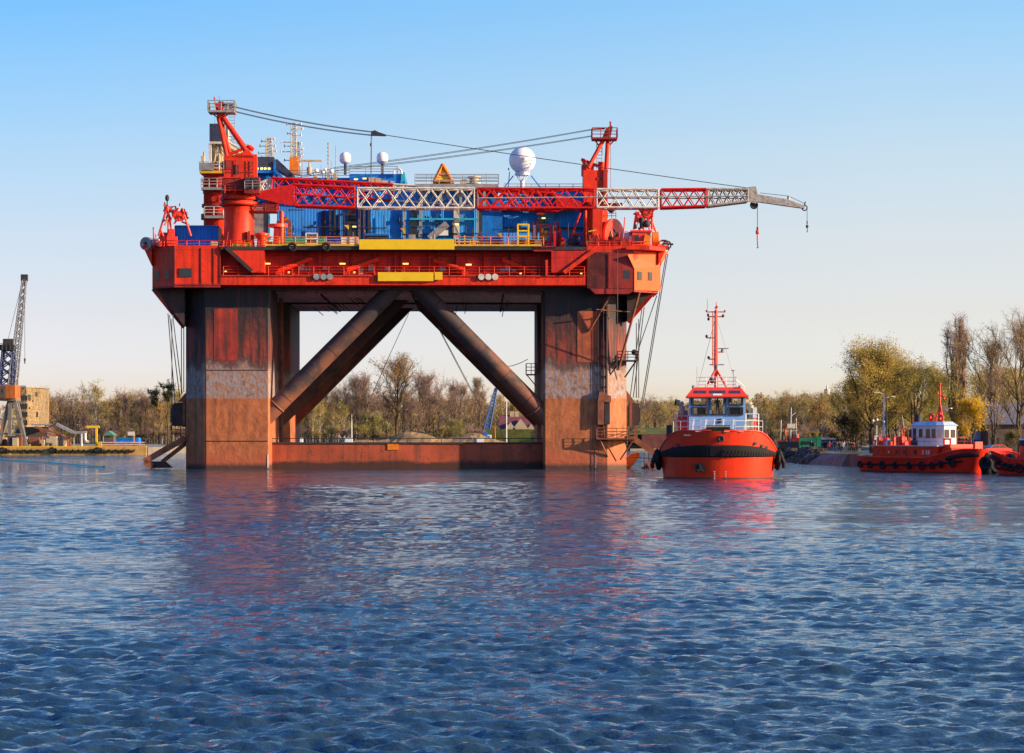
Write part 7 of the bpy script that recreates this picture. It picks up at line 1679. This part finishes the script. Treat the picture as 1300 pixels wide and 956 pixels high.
S1 = far('shrub', 29, h=5, tr=.1, cb=.05, spread=3.2, shape='round', limbs=12, leaves=1100, tl=1.0, mats=(bt, M['twig'], M['leafyel'], M['leafol']), forks=3)
S2 = far('shrub', 30, h=4.5, tr=.1, cb=.05, spread=3.4, shape='round', limbs=12, leaves=800, tl=1.0, mats=(bt, M['twigmauve'], M['twigmauve'], M['twig']), forks=3)
LBL = {'bare_tree':('bare brownish mauve tree in the far wood','bare trees of the far wood'), 'birch_tree':('pale stemmed birch with fresh leaves in the far wood','birches of the far wood'),
 'leafy_tree':('olive and gold spring tree in the far wood','leafy trees of the far wood'), 'pine_tree':('dark pine in the far wood','pines of the far wood'), 'shrub':('low shrub at the foot of the far wood','shrubs at the foot of the far wood')}
def nm(t): return t.name.split('.')[0]
# landmark trees first
t = tree('golden_tree', 31, 26, .5, .3, 7.8, 'round', 26, 6, 5, 1.9, 3800, .36, .5, 0, (bt, M['twig'], M['leafgold'], M['twig']), .085, leafspread=.9); put(t, 504, 820, 'tall golden brown tree, the highest seen between the platform legs')
t = tree('bare_tree', 32, 20, .36, .2, 7.4, 'vase', 24, 6, 6, 1.8, 600, .3, .5, 0, (bt, M['twigmauve'], M['twigmauve'], M['twig']), .08, forks=2); put(t, 457, 812, 'wide bare crowned tree left of the tall golden tree'); put(t, 541, 815, 'wide bare tree right of the tall golden tree', s=1.03); put(t, 580, 830, 'rounded bare tree above the dyke left of the slim blue crane', s=.9)
put(B1, 122, 780, 'tall pale green birch standing clear above the wood at the left', s=1.12); USED[B1.name] = True
t = tree('pine_tree', 33, 19, .25, .72, 2.6, 'flat', 10, 6, 6, 1.0, 1900, .32, .3, 0, (bt, M['leafdark'], M['leafdark'], M['leafdark']), .06); put(t, 213, 765, 'flat topped dark pine beside the left platform leg', s=.93); put(t, 196, 772, 'dark pine left of the flat topped one', s=.84)
t = tree('poplar_tree', 34, 25, .3, .1, 2.4, 'column', 34, 6, 5, 1.2, 700, .3, .83, 0, (bt, M['twig'], M['twigmauve'], M['leafol']), .08); put(t, 606, 1010, 'distant narrow poplar between the two platform braces at the right'); put(t, 612, 1030, 'smaller distant poplar beside the narrow one', s=.8)
t = tree('willow_tree', 35, 8.5, .14, .1, 2.6, 'round', 14, 5, 6, 1.5, 2600, .26, .6, .5, (bt, M['twig'], M['leafgreen'], M['leafgreen']), .06, forks=3); put(t, 474, 790, 'small bright green willow left of the tall golden tree', s=1.2); put(t, 579, 790, 'small bright green willow at the foot of the wood right of the dyke mound', s=.95); put(t, 812, 722, 'bright green bush beside the brick bastion', s=.55)
rf_ = random.Random(41)
def row(px0, px1, n, Y0, Y1, kinds, s0, s1, z=1.5):
    for k in range(n):
        px = px0+(px1-px0)*(k+rf_.uniform(.1,.9))/n; t = rf_.choice(kinds); n_ = nm(t); l, g_ = LBL[n_]
        put(t, px, rf_.uniform(Y0, Y1), l, g_, rf_.uniform(s0, s1), z=z, rnd=rf_)
row(50, 240, 32, 800, 880, [A1,A2,A3,A3,A1,B2,C2], .8, 1.02)
row(150, 236, 14, 775, 800, [B1,B2,C1,C2,A1], .8, 1.05)
row(380, 560, 34, 820, 900, [A1,A2,A3,A1,A2,B2,C2], .85, 1.12)
row(380, 440, 8, 790, 815, [B1,B2,B2,C1], .7, .85)
row(555, 700, 26, 880, 980, [A1,A2,A3,C1,C2], .8, 1.05)
row(800, 880, 22, 745, 800, [B1,B2,A1,C1,B2,A3], .66, .86)
row(970, 1110, 42, 760, 860, [B1,B2,C1,A1,C2,A2,B2], .78, 1.0)
row(1090, 1300, 26, 620, 760, [C1,A1,C2,B1], .7, .85)
row(50, 236, 16, 765, 785, [S1,S2,S2], .6, 1.1); row(385, 560, 16, 785, 800, [S1,S2,S2], .5, 1.0); row(560, 640, 8, 840, 860, [S1,S2], .6, 1.0); row(805, 860, 6, 735, 745, [S1,S2], .4, .7, 2.8); row(985, 1110, 12, 735, 750, [S1,S2], .6, 1.1)
# mass of the wood behind: one stuff object made of many simple trees
def mass(name, bands, label):
    g = MB(); r = random.Random(51)
    for px0, px1, n, Y0, Y1, h0, h1 in bands:
        for k in range(n):
            px = r.uniform(px0, px1); Y = r.uniform(Y0, Y1); c = W(px,0,Y); h = r.uniform(h0,h1); c.z = 1.5
            g.m = 3; 
            g.tube(c, c+V(r.uniform(-.4,.4),0,h*.85), .2, .05, 3, False)
            w = h*.24; pal = r.choice((0,0,1,1,2))
            for j in range(95):
                f = r.random()**.8; a = r.uniform(0,6.28); rr_ = w*math.sin(math.pi*min(1,.1+.85*f))*math.sqrt(r.random()); p = c+V(math.cos(a)*rr_, math.sin(a)*rr_, h*(.12+.86*f))
                d = (V(math.cos(a)*.5, math.sin(a)*.5, .8)+rv(r)*.5).normalized()*r.uniform(.9,2.2); s = d.cross(rv(r)).normalized()*r.uniform(.06,.2); g.m = pal
                g.add([p-d*.5-s, p-d*.5+s, p+d*.5], [(0,1,2)])
                q = p+rv(r)*.6; u = rv(r)*r.uniform(.25,.5); v = u.cross(rv(r)).normalized()*.3; g.m = pal if r.random() < .5 else r.choice((1,2)); g.add([q-u, q+v, q+u, q-v], [(0,1,2,3)])
    tag(g.build(name, [M['twigmauve'], M['twig'], M['leafol'], M['bark']]), label, 'wood', kind='stuff')
mass('far_woodland', [(30,240,150,880,1000,12,16),(370,700,190,900,1040,13,17),(790,885,90,800,900,13,15),(960,1110,150,860,980,14,18.5)], 'dense brown and olive wood closing the view along the far bank')
mass('far_woodland', [(-200,30,60,850,1000,12,16),(240,370,50,900,1000,12,16),(700,790,50,900,1000,12,15),(885,960,60,860,950,13,17),(1110,1600,150,760,900,12,15)], 'the same wood where it continues behind the platform legs and beyond the right bank')
# sandy mound at the foot of the wood, centre
g = MB(); c = W(548,0,775); n = 26
pts = []
r = random.Random(3)
for j in range(5):
    for i in range(n+1):
        u = i/n; v = j/4; x = c.x-28+56*u; y = 768+v*22; z = 1.2+(math.sin(math.pi*u)**.6)*math.sin(math.pi*min(1,v*.9+.05))*4.2*(.8+.3*math.sin(u*17+v*3))+r.uniform(-.2,.2); pts.append((x,y,z))
g.add(pts, [(j*(n+1)+i, j*(n+1)+i+1, (j+1)*(n+1)+i+1, (j+1)*(n+1)+i) for j in range(4) for i in range(n)]); tag(g.build('earth_mound', mat('sandy_earth', (.34,.21,.09), .95, var=.5, vs=.3, spot=(.12,.10,.04), pa=.6)), kind='structure')
